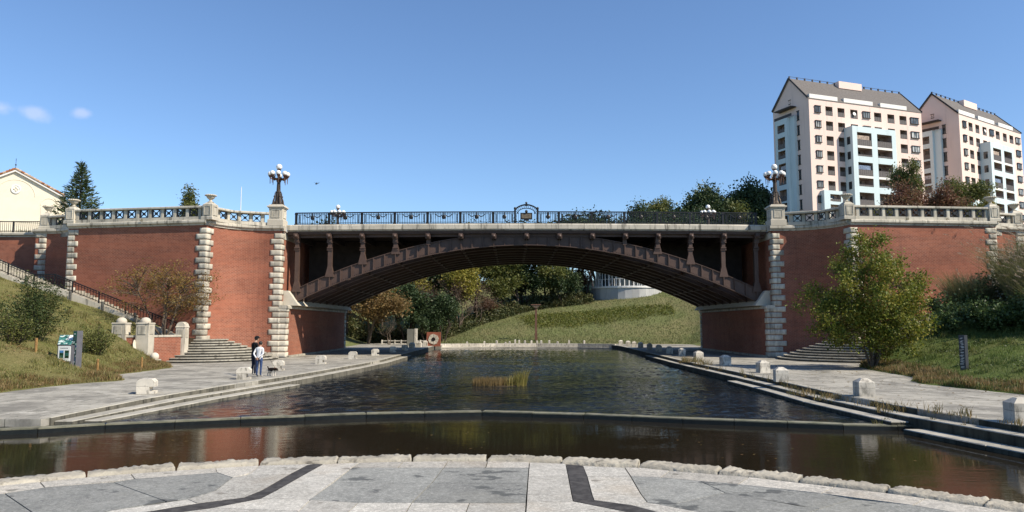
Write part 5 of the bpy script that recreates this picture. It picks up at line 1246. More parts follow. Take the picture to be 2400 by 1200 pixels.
# broadleaf prototypes for the far wood
PR = {
 'dark': tree_data(41, 1, 9.0, 11.0, 3, 0.22, 0.6, 15000, 0.36, M['lf_dark'], M['bark_dark'], sig=0.75, first=0.20, up=0.25, crown0=0.03),
 'dark2': tree_data(42, 2, 8.0, 9.5, 3, 0.2, 0.55, 14000, 0.36, M['lf_dark'], M['bark_dark'], sig=0.70, first=0.16, up=0.2, crown0=0.0),
 'mid': tree_data(43, 1, 8.0, 10.0, 3, 0.2, 0.58, 13000, 0.30, M['lf_mid'], M['bark'], sig=0.58, first=0.24, up=0.3, crown0=0.12),
 'yellow': tree_data(44, 1, 6.5, 9.5, 3, 0.16, 0.5, 11000, 0.28, M['lf_yellow'], M['bark'], sig=0.55, first=0.24, up=0.4, crown0=0.12),
 'orange': tree_data(45, 2, 6.5, 6.5, 3, 0.14, 0.6, 13000, 0.22, M['lf_orange'], M['bark'], sig=0.50, first=0.18, up=0.25, crown0=0.05),
 'bare': tree_data(46, 2, 6.5, 7.0, 4, 0.11, 0.5, 2200, 0.16, M['lf_twig'], M['bark'], sig=0.4, first=0.28, up=0.4, kids=(3, 4), crown0=0.1),
 'red': tree_data(47, 2, 5.5, 5.5, 3, 0.12, 0.55, 6000, 0.20, M['lf_red'], M['bark_dark'], sig=0.40, first=0.28, up=0.3, crown0=0.1),
}
LB = {'dark': ('evergreen_tree', 'dark evergreen tree in the wood', 'dark evergreen trees'), 'dark2': ('evergreen_tree', 'bushy dark evergreen tree in the wood', 'bushy dark evergreens'),
      'mid': ('broadleaf_tree', 'olive-green leafy tree in the wood', 'olive-green leafy trees'), 'yellow': ('broadleaf_tree', 'golden yellow-green tree in the wood', 'golden yellow-green trees'),
      'orange': ('autumn_tree', 'copper-orange autumn tree in the wood', 'copper autumn trees'), 'bare': ('bare_tree', 'nearly leafless twiggy tree in the wood', 'nearly bare trees'), 'red': ('autumn_tree', 'russet small tree in the wood', 'russet trees')}
rt = random.Random(77)
def wood(kind, x, y, k=1.0, kz=None, where='seen under the arch', z=None):
    nm, lb, gr = LB[kind]
    plant(nm, PR[kind], (x, y, (ground_h(x, y) if z is None else z) - 0.1), lb + ' ' + where, 'tree', gr + ' ' + where, rt.uniform(0, 6.28), (k, k, kz or k))
# seen under the arch, left to right
WOOD = [('orange', -17.8, 92, 1.35, 'largest copper-orange tree by the abutment under the arch'), ('orange', -21.5, 97, 1.3, 'copper tree half hidden by the abutment'), ('yellow', -18.2, 105, 1.25, 'golden tree above the copper trees'),
 ('yellow', -14.6, 107, 1.15, 'golden tree between the copper trees and the bare ones'), ('dark2', -13.8, 97, 0.85, 'round dark bush-like evergreen behind the stele'), ('bare', -11.6, 101, 1.3, 'leafless grey tree right of the stele'),
 ('yellow', -8.0, 108, 1.3, 'tallest golden yellow-green tree under the arch'), ('dark2', -9.0, 97.5, 0.68, 'dark evergreen just behind the red relief panel'), ('dark2', -11.2, 96.0, 0.5, 'low dark evergreen between stele and relief panel'), ('bare', -7.4, 105, 1.25, 'leafless brown tree at the left end of the grass hill'),
 ('bare', -4.9, 109.5, 1.1, 'leafless tree with a forked trunk on the hill edge'), ('mid', -5.4, 114, 1.2, 'olive tree behind the leafless ones'), ('mid', -1.8, 116.5, 1.0, 'pale-leaved olive tree in front of the dark wood'), ('mid', 0.8, 118, 1.3, 'olive tree behind the rust-brown post'),
 ('mid', 5.2, 120, 1.15, 'olive tree right of the rust-brown post'), ('mid', 8.6, 120, 1.2, 'olive tree left of the round building'), ('red', 10.6, 124, 1.2, 'dark russet tree beside the round building'), ('red', -3.0, 112.5, 0.7, 'small russet bush at the top of the hill edge'), ('orange', -24.5, 90, 1.0, 'copper bush at the foot of the abutment'),
 ('dark2', 2.4, 118.5, 0.8, 'low dark evergreen behind the ground cover'), ('dark2', 8.2, 118.5, 0.7, 'low dark evergreen beside the round building wall')]
for (k, x, y, sc, lb) in WOOD: plant(LB[k][0], PR[k], (x, y, ground_h(x, y) - 0.1), lb, 'tree', None, rt.uniform(0, 6.28), (sc, sc, sc))
for a in (('dark', -1.5, 117, 1.2), ('dark', -10.5, 115, 1.2), ('dark', -13.5, 118, 1.3), ('dark', -21, 116, 1.2), ('dark', -17, 112, 1.0), ('dark', 3.5, 122, 1.25), ('dark', 6.6, 125, 1.25), ('dark', 11.5, 128, 1.25), ('dark', -6, 122, 1.4), ('dark', 1.0, 130, 1.4), ('dark', -17, 128, 1.45), ('dark', 14.5, 133, 1.3), ('dark', 19, 136, 1.35), ('dark', 25, 137, 1.3), ('dark', -26, 106, 1.2), ('dark', -10, 130, 1.45), ('dark', 7.5, 134, 1.4), ('dark', -23, 124, 1.4), ('dark', 31, 134, 1.3), ('dark', 12.5, 122.5, 1.05), ('dark', 16.0, 140, 1.5), ('dark', 10.5, 138, 1.5)):
    wood(*a)
def undergrowth():
    rng = np.random.default_rng(14); n = 46000; x = rng.uniform(-27, 13, n); lo = np.interp(x, [-27, -16, -9, -4, 3, 13], [95, 97.5, 101, 110, 117, 119]); y = lo + rng.random(n) ** 1.3 * 8
    hh = np.array([1.0 + 1.6 * abs(noise.noise(Vector((a * 0.35, b * 0.35, 4)))) * 2 for a, b in zip(x, y)]); z = np.array([ground_h(a, b) for a, b in zip(x, y)]) + rng.random(n) * hh * np.minimum(1, (y - lo) / 1.5 + 0.3)
    o = link('undergrowth', leaf_mesh('undergrowth', np.stack([x, y, z], 1), 0.30, rng, M['lf_under'], -0.1)); props(o, 'tangled dark undergrowth at the foot of the wood under the arch', 'undergrowth', None, 'stuff')
M['lf_under'] = leafmat('undergrowth_leaves', [(0.03, 0.045, 0.016), (0.055, 0.07, 0.024), (0.09, 0.09, 0.032), (0.13, 0.10, 0.045)], trans=0.2)
undergrowth()
plant('bare_tree', PR['bare'], (-14.6, 88.5, 0.0), 'leafless low tree with fanned pale branches by the white fence', 'tree', None, 0.4, (0.62, 0.62, 0.52), ('trunk',))
# crest of trees over the right half of the deck
for a in (('dark', 30.0, 150, 1.5, 1.35), ('mid', 35, 152, 1.35, 1.5), ('dark', 40, 149, 1.45, 1.7), ('yellow', 41.5, 156, 1.3, 2.05), ('dark2', 46, 150, 1.5, 1.9), ('dark', 50.5, 152, 1.4, 1.85), ('dark', 27.0, 150, 1.3, 1.6), ('mid', 32.5, 156, 1.3, 1.75), ('mid', 43.0, 147, 1.4, 1.55), ('dark', 37.5, 148, 1.5, 1.4), ('dark2', 48.5, 147, 1.5, 1.6), ('mid', 23.5, 152, 1.1, 1.1), ('dark2', 34, 145, 1.2, 1.1), ('dark', 54, 158, 1.4, 1.7)):
    wood(*a, where='on the crest behind the railing')
# garden trees between the right balustrade and the towers
for a, lb in ((('red', 33.6, 65, 0.80, 0.95), 'russet bush-like tree before the blue balcony frame'), (('red', 36.3, 66, 0.95, 1.12), 'russet tree with the reddest leaves before the pink tower'), (('red', 38.9, 66, 0.9, 1.05), 'russet tree beside the rounded green one'),
              (('mid', 37.8, 70, 0.42, 0.86), 'slim light-green tree between the two pink towers'), (('mid', 41.4, 67, 0.60, 0.62), 'rounded green tree before the farther pink tower'), (('yellow', 44.2, 68, 0.42, 0.52), 'small yellowish tree by the last urn'), (('mid', 31.2, 62, 0.3, 0.28), 'little green shrub top over the balustrade'), (('red', 40.0, 70, 0.7, 0.9), 'thin russet tree behind the rounded green one')):
    nm, _, _ = LB[a[0]]; plant(nm, PR[a[0]], (a[1], a[2], 9.45), lb, 'tree', None, rt.uniform(0, 6), (a[3], a[3], a[4]))
plant('autumn_tree', PR['red'], (36.4, 47.6, 5.6), 'sparse russet tree beside the last quoin above the pampas grass', 'tree', None, 2.0, (0.75, 0.75, 0.85))
# bushes
def bush_data(seed, W, H, n, ls, mat, stemn=26, D=None):
    rng = np.random.default_rng(seed); mb = MB(); P = []
    for i in range(stemn):
        a = rng.uniform(0, 6.28); r = W / 2 * math.sqrt(rng.random()); k = rng.uniform(0.6, 1.0) * math.sqrt(max(0.05, 1 - (r / (W / 2)) ** 2 * 0.75)); e = np.array([math.cos(a) * r, math.sin(a) * r, H * k])
        mb.tube([(e[0] * 0.3, e[1] * 0.3, 0), (e[0] * 0.7, e[1] * 0.7, e[2] * 0.5), tuple(e)], [0.02, 0.014, 0.005], 3, False)
        m = n // stemn; t = rng.random(m) ** 0.6; base = np.array([e[0] * 0.3, e[1] * 0.3, 0.0])
        P.append(base + (e - base) * t[:, None] + rng.normal(size=(m, 3)) * np.array([0.13, 0.13, 0.10]) * (W / 2))
    P = np.concatenate(P); P[:, 2] = np.abs(P[:, 2])
    return mb.mesh('stems', M['bark_dark']), leaf_mesh('foliage', P, ls, rng, mat, -0.2)
def bush(seed, x, y, W, H, n, ls, mat, label, s=-1, z=None, cat='bush', name='bush'):
    plant(name, bush_data(seed, W, H, n, ls, mat), (x, y, (lawn_h(s, x, y) if z is None else z) - 0.03), label, cat, None, 0, 1, ('stems', 'foliage'))
bush(1, -23.9, 37.0, 3.1, 3.3, 9000, 0.10, M['lf_bush'], 'largest dark green bush on the lawn behind the tilted info board')
bush(2, -21.6, 38.6, 2.1, 1.6, 3000, 0.09, M['lf_mid'], 'loose grey-green bush right of the tall picture post')
bush(3, -22.3, 33.2, 1.8, 1.7, 2600, 0.09, M['lf_mid'], 'pale green bush at the lawn edge before the dark one')
bush(4, -27.5, 38, 2.4, 1.3, 2600, 0.10, M['lf_bush'], 'low green bush high on the lawn')
bush(5, -21.6, 36.9, 0.9, 0.8, 700, 0.08, M['lf_bush'], 'small bush between the picture post and the log stakes')
# shrubs on the right slope
M['lf_ivy'] = leafmat('glossy_ivy', [(0.04, 0.07, 0.025), (0.068, 0.11, 0.038), (0.11, 0.16, 0.055), (0.16, 0.205, 0.08)], rough=0.35, trans=0.2)
for i, (x, y, W, H, lb) in enumerate(((26.9, 45.2, 3.2, 2.3, 'dark glossy shrub next to the stone newel'), (27.2, 42.2, 3.0, 1.9, 'dark glossy shrub in the middle of the shaded thicket'), (28.9, 40.6, 3.4, 2.2, 'dark glossy shrub overhanging the shaded lawn'), (29.0, 45.6, 3.6, 3.0, 'glossy shrub hiding the stair railing'), (31.6, 44.0, 4.4, 3.6, 'broad glossy shrub high on the right slope'), (25.3, 43.4, 1.8, 1.3, 'low glossy shrub beside the yellow-green tree'), (29.6, 38.4, 3.4, 2.4, 'dark shrub at the foot of the pampas grass'), (33.6, 41.0, 4.0, 3.2, 'big dark shrub behind the lowest pampas clump'), (33.5, 46.5, 4.0, 4.0, 'tall shrub reaching up to the last quoin'))):
    bush(30 + i, x, y, W, H, 4600, 0.17, M['lf_ivy'], lb, 1)
# pampas clumps
def blades(rng, n, rad, h, w, lean, base=(0, 0, 0), flat=False):
    a = rng.uniform(0, 6.28, n); r = rad * np.sqrt(rng.random(n)); p0 = np.stack([np.cos(a) * r, np.sin(a) * r, np.zeros(n)], 1) + np.array(base)
    H = h * rng.uniform(0.55, 1.05, n); b = rng.uniform(0, 6.28, n); k = lean * rng.uniform(0.2, 1.0, n) * H
    off = np.stack([np.cos(b), np.sin(b), np.zeros(n)], 1); wd = np.stack([-np.sin(b + 0.7), np.cos(b + 0.7), np.zeros(n)], 1) * w
    m = p0 + off * (k * 0.35)[:, None] + np.array([0, 0, 1.0]) * (H * 0.62)[:, None]; t = p0 + off * k[:, None] + np.array([0, 0, 1.0]) * H[:, None]
    V = np.stack([p0 - wd, p0 + wd, m + wd * 0.7, m - wd * 0.7, t], 1).reshape(-1, 3); i = np.arange(n)[:, None] * 5
    F = np.concatenate([i + np.array([[0, 1, 2, 3]]), i + np.array([[3, 2, 4, 4]])]); 
    return V, F, t
def tri_quads(name, V, F, mat):
    """quads where degenerate ones become triangles"""
    q = F[F[:, 2] != F[:, 3]]; t = F[F[:, 2] == F[:, 3]][:, :3]
    me = bpy.data.meshes.new(name); me.vertices.add(len(V)); me.vertices.foreach_set('co', np.asarray(V, np.float32).ravel())
    idx = np.concatenate([q.ravel(), t.ravel()]).astype(np.int32); me.loops.add(len(idx)); me.loops.foreach_set('vertex_index', idx)
    me.polygons.add(len(q) + len(t)); st = np.concatenate([np.arange(len(q)) * 4, len(q) * 4 + np.arange(len(t)) * 3]).astype(np.int32); me.polygons.foreach_set('loop_start', st)
    try: me.polygons.foreach_set('loop_total', np.concatenate([np.full(len(q), 4), np.full(len(t), 3)]).astype(np.int32))
    except Exception: pass
    me.update(calc_edges=True); me.materials.append(mat); return me
M['lf_pampas'] = leafmat('pampas_blades', [(0.13, 0.145, 0.055), (0.19, 0.19, 0.08), (0.25, 0.23, 0.12), (0.30, 0.265, 0.16)])
M['lf_plume'] = leafmat('pampas_plumes', [(0.26, 0.20, 0.14), (0.34, 0.27, 0.19), (0.40, 0.33, 0.25)])
M['lf_reed'] = leafmat('reed_blades', [(0.15, 0.15, 0.025), (0.22, 0.19, 0.045), (0.30, 0.24, 0.08), (0.26, 0.19, 0.08)])
M['lf_dry'] = leafmat('dry_grass_blades', [(0.16, 0.12, 0.05), (0.22, 0.15, 0.06), (0.26, 0.19, 0.085)])
def pampas(seed, x, y, H, n, label, plumes=70, s=1):
    rng = np.random.default_rng(seed); V, F, t = blades(rng, n, 0.95, H, 0.022, 0.8); o = plant('pampas_grass', (tri_quads('leaf_blades', V, F, M['lf_pampas']),), (x, y, lawn_h(s, x, y) - 0.03), label, 'grass clump', None, 0, 1, ('leaf_blades',))
    P = []; D = []
    for i in range(plumes):
        tip = t[rng.integers(len(t))] * np.array([1.05, 1.05, 1.12]); d = np.array([-0.6 + rng.normal() * 0.3, rng.normal() * 0.3, 0.25]); d /= np.linalg.norm(d); k = 26; u = rng.random(k)
        P.append(tip + d * (u * 0.42)[:, None] + rng.normal(size=(k, 3)) * 0.022); D.append(np.repeat(d[None] * 2, k, 0))
    c = bpy.data.objects.new('plumes', leaf_mesh('plumes', np.concatenate(P), 0.11, rng, M['lf_plume'], 0, 0.2, 0.4, np.concatenate(D))); col.objects.link(c); c.parent = o
for i, (x, y, H, lb) in enumerate(((29.9, 42.6, 3.2, 'pampas clump with pale plumes above the dark shrubs'), (31.0, 41.4, 3.5, 'tall pampas clump at the middle of the slope'), (32.4, 43.0, 4.3, 'tallest pampas clump below the last quoin'), (29.4, 40.0, 2.7, 'drooping pampas clump over the shaded lawn'), (28.3, 45.8, 3.2, 'grassy clump against the stair railing'), (31.2, 38.8, 3.0, 'pampas clump lowest on the slope'), (30.9, 44.9, 4.0, 'pampas clump under the russet tree'), (33.0, 40.2, 3.7, 'pampas clump cut by the picture edge'))):
    pampas(60 + i, x, y, H, 1500, lb, 110 if i != 4 else 4)
# reed island in the pond
def reeds():
    rng = np.random.default_rng(5); V1, F1, _ = blades(rng, 330, 0.62, 1.15, 0.012, 0.4); V1[:, 2] *= np.repeat(np.clip(0.55 + 0.5 * V1[::5, 0], 0.25, 1.0), 5); V1[:, 0] += 0.62; V1[:, 1] *= 0.6
    V2, F2, _ = blades(rng, 1300, 1.0, 0.46, 0.010, 0.5); V2[:, 1] *= 0.45; V2[:, 0] = V2[:, 0] * 0.85 - 0.45
    root = thing('reed_island', (-0.55, 34.2, -0.42), 'small clump of yellow reeds and dry grass growing in the pond', 'reeds')
    for nm, V, F, m in (('reeds', V1, F1, M['lf_reed']), ('dry_grass', V2, F2, M['lf_dry'])):
        c = bpy.data.objects.new(nm, tri_quads(nm, V, F, m)); col.objects.link(c); c.parent = root
    mb = MB(); mb.lathe([(1.0, -0.4), (1.05, 0.0), (0.85, 0.04), (0.3, 0.06)], 20); me = mb.mesh('mud', M['soil']); c = bpy.data.objects.new('mud', me); col.objects.link(c); c.parent = root; c.scale = (1.25, 0.42, 1.0)
reeds()
# lawn blades and weeds: nobody could count these
def turf(s, n, h, mat, seed, yr, dmax, name='lawn_grass', clump=False):
    rng = np.random.default_rng(seed); tab = LAWN_L if s < 0 else LAWN_R; ys = rng.uniform(yr[0], yr[1], n); ds = dmax * rng.random(n) ** 1.3
    if clump: c = rng.integers(0, n // 28, n); cy = rng.uniform(yr[0], yr[1], n // 28); cd = dmax * rng.random(n // 28) ** 1.2; ys = cy[c] + rng.normal(size=n) * 0.09; ds = np.abs(cd[c] + rng.normal(size=n) * 0.09)
    e = np.interp(ys, [p[0] for p in tab], [p[1] for p in tab]); xs = e + s * (ds + 0.02 + rng.normal(size=n) * 0.04)
    zs = np.array([lawn_h(s, x, y) for x, y in zip(xs, ys)]); hh = np.array([0.45 + 1.1 * max(0.0, 0.5 + noise.noise(Vector((x * 0.9, y * 0.9, 6.0)))) for x, y in zip(xs, ys)]); V, F, _ = blades(rng, n, 0.0, h, 0.010, 0.7); V = (V.reshape(n, 5, 3) * hh[:, None, None]).reshape(-1, 3)
    V = V.reshape(n, 5, 3) + np.stack([xs, ys, zs - 0.01], 1)[:, None]; o = link(name, tri_quads(name, V.reshape(-1, 3), F, mat)); props(o, kind='stuff'); return o
M['lf_turf_l'] = leafmat('lawn_blades_dry', [(0.12, 0.135, 0.035), (0.18, 0.18, 0.055), (0.24, 0.21, 0.08), (0.29, 0.235, 0.11)])
M['lf_turf_r'] = leafmat('lawn_blades_green', [(0.065, 0.105, 0.024), (0.10, 0.145, 0.034), (0.14, 0.17, 0.045), (0.20, 0.18, 0.07)])
props(turf(-1, 75000, 0.11, M['lf_turf_l'], 1, (22, 49.5), 22), 'short dry grass covering the lawn by the info board', 'grass')
props(turf(1, 70000, 0.12, M['lf_turf_r'], 2, (18, 49.5), 22), 'short green grass covering the lawn by the black marker post', 'grass')
props(turf(-1, 9000, 0.20, M['lf_dry'], 3, (24, 45), 1.4, 'verge_grass'), 'ragged dry verge grass along the paving under the info board', 'grass')
props(turf(1, 9000, 0.24, M['lf_dry'], 4, (23, 45), 1.6, 'verge_grass'), 'ragged brown verge grass along the paving by the marker post', 'grass')
props(turf(-1, 16000, 0.24, M['lf_turf_l'], 8, (24, 49), 15, 'grass_tufts', True), 'longer tufts of dry grass dotted over the lawn by the info board', 'grass')
props(turf(1, 16000, 0.24, M['lf_turf_r'], 9, (23, 49), 13, 'grass_tufts', True), 'longer tufts of green grass dotted over the lawn by the marker post', 'grass')
def lawn_weeds(s, n, seed, mat, label, ls):
    rng = np.random.default_rng(seed); tab = LAWN_L if s < 0 else LAWN_R; k = n // 40; c = rng.integers(0, k, n); ys = rng.uniform(25, 46, k)[c] + rng.normal(size=n) * 0.28; e = np.interp(ys, [p[0] for p in tab], [p[1] for p in tab]); xs = e + s * np.abs(0.2 + (12 * rng.random(k) ** 1.2)[c] + rng.normal(size=n) * 0.28)
    zs = np.array([lawn_h(s, x, y) for x, y in zip(xs, ys)]) + 0.02 + rng.random(n) * 0.09; o = link('lawn_weeds', leaf_mesh('lawn_weeds', np.stack([xs, ys, zs], 1), ls, rng, mat, -0.3)); props(o, label, 'weeds', None, 'stuff')
lawn_weeds(1, 5200, 51, M['lf_bush'], 'broad-leaved weeds in patches on the lawn by the marker post', 0.10)
lawn_weeds(-1, 3600, 52, M['lf_dry'], 'dead brown leaves and weeds on the lawn by the info board', 0.09)
def weeds(s, spots, name, label, seed):
    rng = np.random.default_rng(seed); Vs = []; Fs = []; b = 0
    for (x, y, z, n, h, r) in spots:
        V, F, _ = blades(rng, n, r, h, 0.009, 0.8, (x, y, z)); Vs.append(V); Fs.append(F + b); b += len(V)
    o = link(name, tri_quads(name, np.concatenate(Vs), np.concatenate(Fs), M['lf_weed'])); props(o, label, 'weeds', None, 'stuff')
M['lf_weed'] = leafmat('weed_blades', [(0.07, 0.09, 0.025), (0.13, 0.12, 0.04), (0.22, 0.15, 0.06), (0.25, 0.18, 0.09)])
rw = random.Random(9)
weeds(1, [(lerp_pts(XR, y) + rw.uniform(-0.35, 0.2), y, rw.choice((-0.2, 0.01, -0.2)), rw.randint(8, 34), rw.uniform(0.12, 0.38), rw.uniform(0.05, 0.3)) for y in [rw.uniform(16, 52) for _ in range(60)]] + [(11.5, 47.5, 0, 220, 0.45, 0.7), (11.4, 44.5, 0, 140, 0.35, 0.6), (11.0, 25.5, -0.2, 160, 0.3, 0.7), (11.2, 22, -0.2, 120, 0.4, 0.5), (10.9, 27.5, -0.2, 200, 0.3, 0.8)], 'kerb_weeds', 'weeds sprouting from the joints of the right-hand kerb', 4)
weeds(-1, [(lerp_pts(WEIR_X := [(p[0], p[1]) for p in WEIR], 0) if False else rw.uniform(9.5, 13), 20.8 + rw.uniform(0, 0.4), -0.45, 20, 0.25, 0.15) for _ in range(8)], 'weir_weeds', 'tufts of weeds at the end of the weir', 6)
weeds(-1, [(AB[s][1][0] + s * rw.uniform(0.5, 9), 50.9 + (0.1 if s > 0 else rw.uniform(0.3, 1.2)), 9.64, 18, 0.22, 0.1) for s in (1, 1, 1, -1, -1)], 'parapet_weeds', 'tufts of weeds on the parapet ledge', 7)
# thicket on the far bank: yellow-green ground cover under the round building
def cover():
    rng = np.random.default_rng(12); n = 16000; x = rng.uniform(0, 24, n); y = rng.uniform(103, 113, n); k = (y > 104 + 0.25 * np.abs(x - 6) + np.sin(x * 1.3) * 0.6 + rng.normal(size=n) * 0.5) & (x > 3 - (y - 104) * 0.2 + rng.normal(size=n) * 0.5); x, y = x[k], y[k]
    z = np.array([ground_h(a, b) for a, b in zip(x, y)]) + rng.random(len(x)) ** 1.5 * 0.34
    o = link('ground_cover', leaf_mesh('ground_cover', np.stack([x, y, z], 1), 0.22, rng, M['lf_cover'], -0.4)); props(o, 'yellow-green ground cover on the bank below the round building', 'ground cover', None, 'stuff')
M['lf_cover'] = leafmat('ground_cover_leaves', [(0.06, 0.085, 0.015), (0.10, 0.125, 0.02), (0.155, 0.16, 0.03), (0.19, 0.17, 0.04)])
cover()
def hill_turf():
    rng = np.random.default_rng(22); n = 45000; y = 90 + 34 * rng.random(n) ** 1.4; x = rng.uniform(-14, 34, n)
    z = np.array([ground_h(a, b) for a, b in zip(x, y)]); k = z > 0.02; x, y, z = x[k], y[k], z[k]; m = len(x); V, F, _ = blades(rng, m, 0.0, 0.26, 0.03, 0.7)
    V = V.reshape(m, 5, 3) + np.stack([x, y, z - 0.01], 1)[:, None]; o = link('hill_grass', tri_quads('hill_grass', V.reshape(-1, 3), F, M['lf_hill'])); props(o, 'rough grass on the hill seen under the arch', 'grass', None, 'stuff')
M['lf_hill'] = leafmat('hill_blades', [(0.11, 0.14, 0.05), (0.15, 0.175, 0.065), (0.19, 0.195, 0.085), (0.25, 0.21, 0.12)])
hill_turf()
# ------------------------------------------------------------------ buildings
M['pink'] = plain('pink_render', (0.74, 0.545, 0.465), 0.85, 0, 0.05, 0.6, 0.2)
M['blue'] = plain('pale_blue_render', (0.52, 0.635, 0.67), 0.85, 0, 0.05, 0.6, 0.2)
def render_wall(name, c):
    return stone(name, c, tuple(x * 0.95 for x in c), tuple(x * 0.62 for x in c), 0.55, 0.25, 0.85, 0.0, (1.1, 1.1, 0.06), 0.55, 0.75, 0.0, 0.0)
M['pink'] = render_wall('pink_render_streaked', (0.76, 0.585, 0.515)); M['blue'] = render_wall('pale_blue_render_streaked', (0.55, 0.645, 0.67))
M['roofgrey'] = plain('grey_shingle', (0.17, 0.155, 0.145), 0.9, 0, 0.12, 3, 0.2)
M['recess'] = plain('shaded_balcony_wall', (0.34, 0.27, 0.24), 0.9, 0, 0.08, 2, 0.2)  # wall tone darkened to paint in the shade of the balcony recesses
M['railpanel'] = plain('grey_brown_balcony_panel', (0.13, 0.115, 0.11), 0.6, 0, 0.12, 3, 0.3)
M['glassdark'] = plain('dark_window_glass', (0.035, 0.042, 0.048), 0.08, 0, 0.2, 3, 0.6)
M['curtain'] = plain('curtained_glass', (0.42, 0.45, 0.44), 0.15, 0, 0.25, 4, 0.5, (0.20, 0.24, 0.25))
def vary_glass(name, lo, hi):
    m, nt, N, b = nodes(name); r = objrand(nt); f = rng_map(nt, r, 0.15, 0.85); c = mixc(nt, f, lo, hi)
    c = mixc(nt, rng_map(nt, noisen(nt, pos(nt, (3, 3, 0.4)), 1.0, 3), 0.42, 0.58), c, tuple(x * 0.45 for x in lo)); nt.links.new(c, b.inputs['Base Color']); b.inputs['Roughness'].default_value = 0.12; return m
M['curtain'] = vary_glass('curtained_glass_varied', (0.10, 0.12, 0.13), (0.58, 0.58, 0.54))
M['glassdoor'] = vary_glass('balcony_door_glass', (0.02, 0.025, 0.03), (0.22, 0.22, 0.20))
M['frame'] = plain('dark_brown_frame', (0.045, 0.035, 0.032), 0.5, 0, 0.2, 5, 0.3)
M['white'] = plain('white_paint', (0.74, 0.72, 0.68), 0.7, 0, 0.05, 2, 0.3)
def holed(mb, a0, a1, z0, z1, holes, T, dep=0.0, flip=False):
    A = sorted({a0, a1, *[v for h in holes for v in h[:2]]}); Z = sorted({z0, z1, *[v for h in holes for v in h[2:]]})
    A = [v for v in A if a0 <= v <= a1]; Z = [v for v in Z if z0 <= v <= z1]
    for i in range(len(A) - 1):
        for j in range(len(Z) - 1):
            ca, cz = (A[i] + A[i + 1]) / 2, (Z[j] + Z[j + 1]) / 2
            if any(h[0] < ca < h[1] and h[2] < cz < h[3] for h in holes): continue
            q = [T(A[i], dep, Z[j]), T(A[i + 1], dep, Z[j]), T(A[i + 1], dep, Z[j + 1]), T(A[i], dep, Z[j + 1])]
            mb.add(q, [(0, 1, 2, 3) if not flip else (3, 2, 1, 0)])
def tbox(mb, T, a0, a1, d0, d1, z0, z1):
    vs = [T(a, d, z) for z in (z0, z1) for d in (d0, d1) for a in (a0, a1)]
    mb.add(vs, [(0, 2, 3, 1), (4, 5, 7, 6), (0, 1, 5, 4), (2, 6, 7, 3), (0, 4, 6, 2), (1, 3, 7, 5)])
def hash01(a, b): return (math.sin(a * 12.9898 + b * 78.233) * 43758.5453) % 1.0
for i_, c_ in enumerate(((0.55, 0.55, 0.58), (0.25, 0.32, 0.45), (0.5, 0.40, 0.33))): M['laundry%d' % i_] = plain('laundry_cloth_%d' % i_, c_, 0.9, 0, 0.3, 3, 0.1)
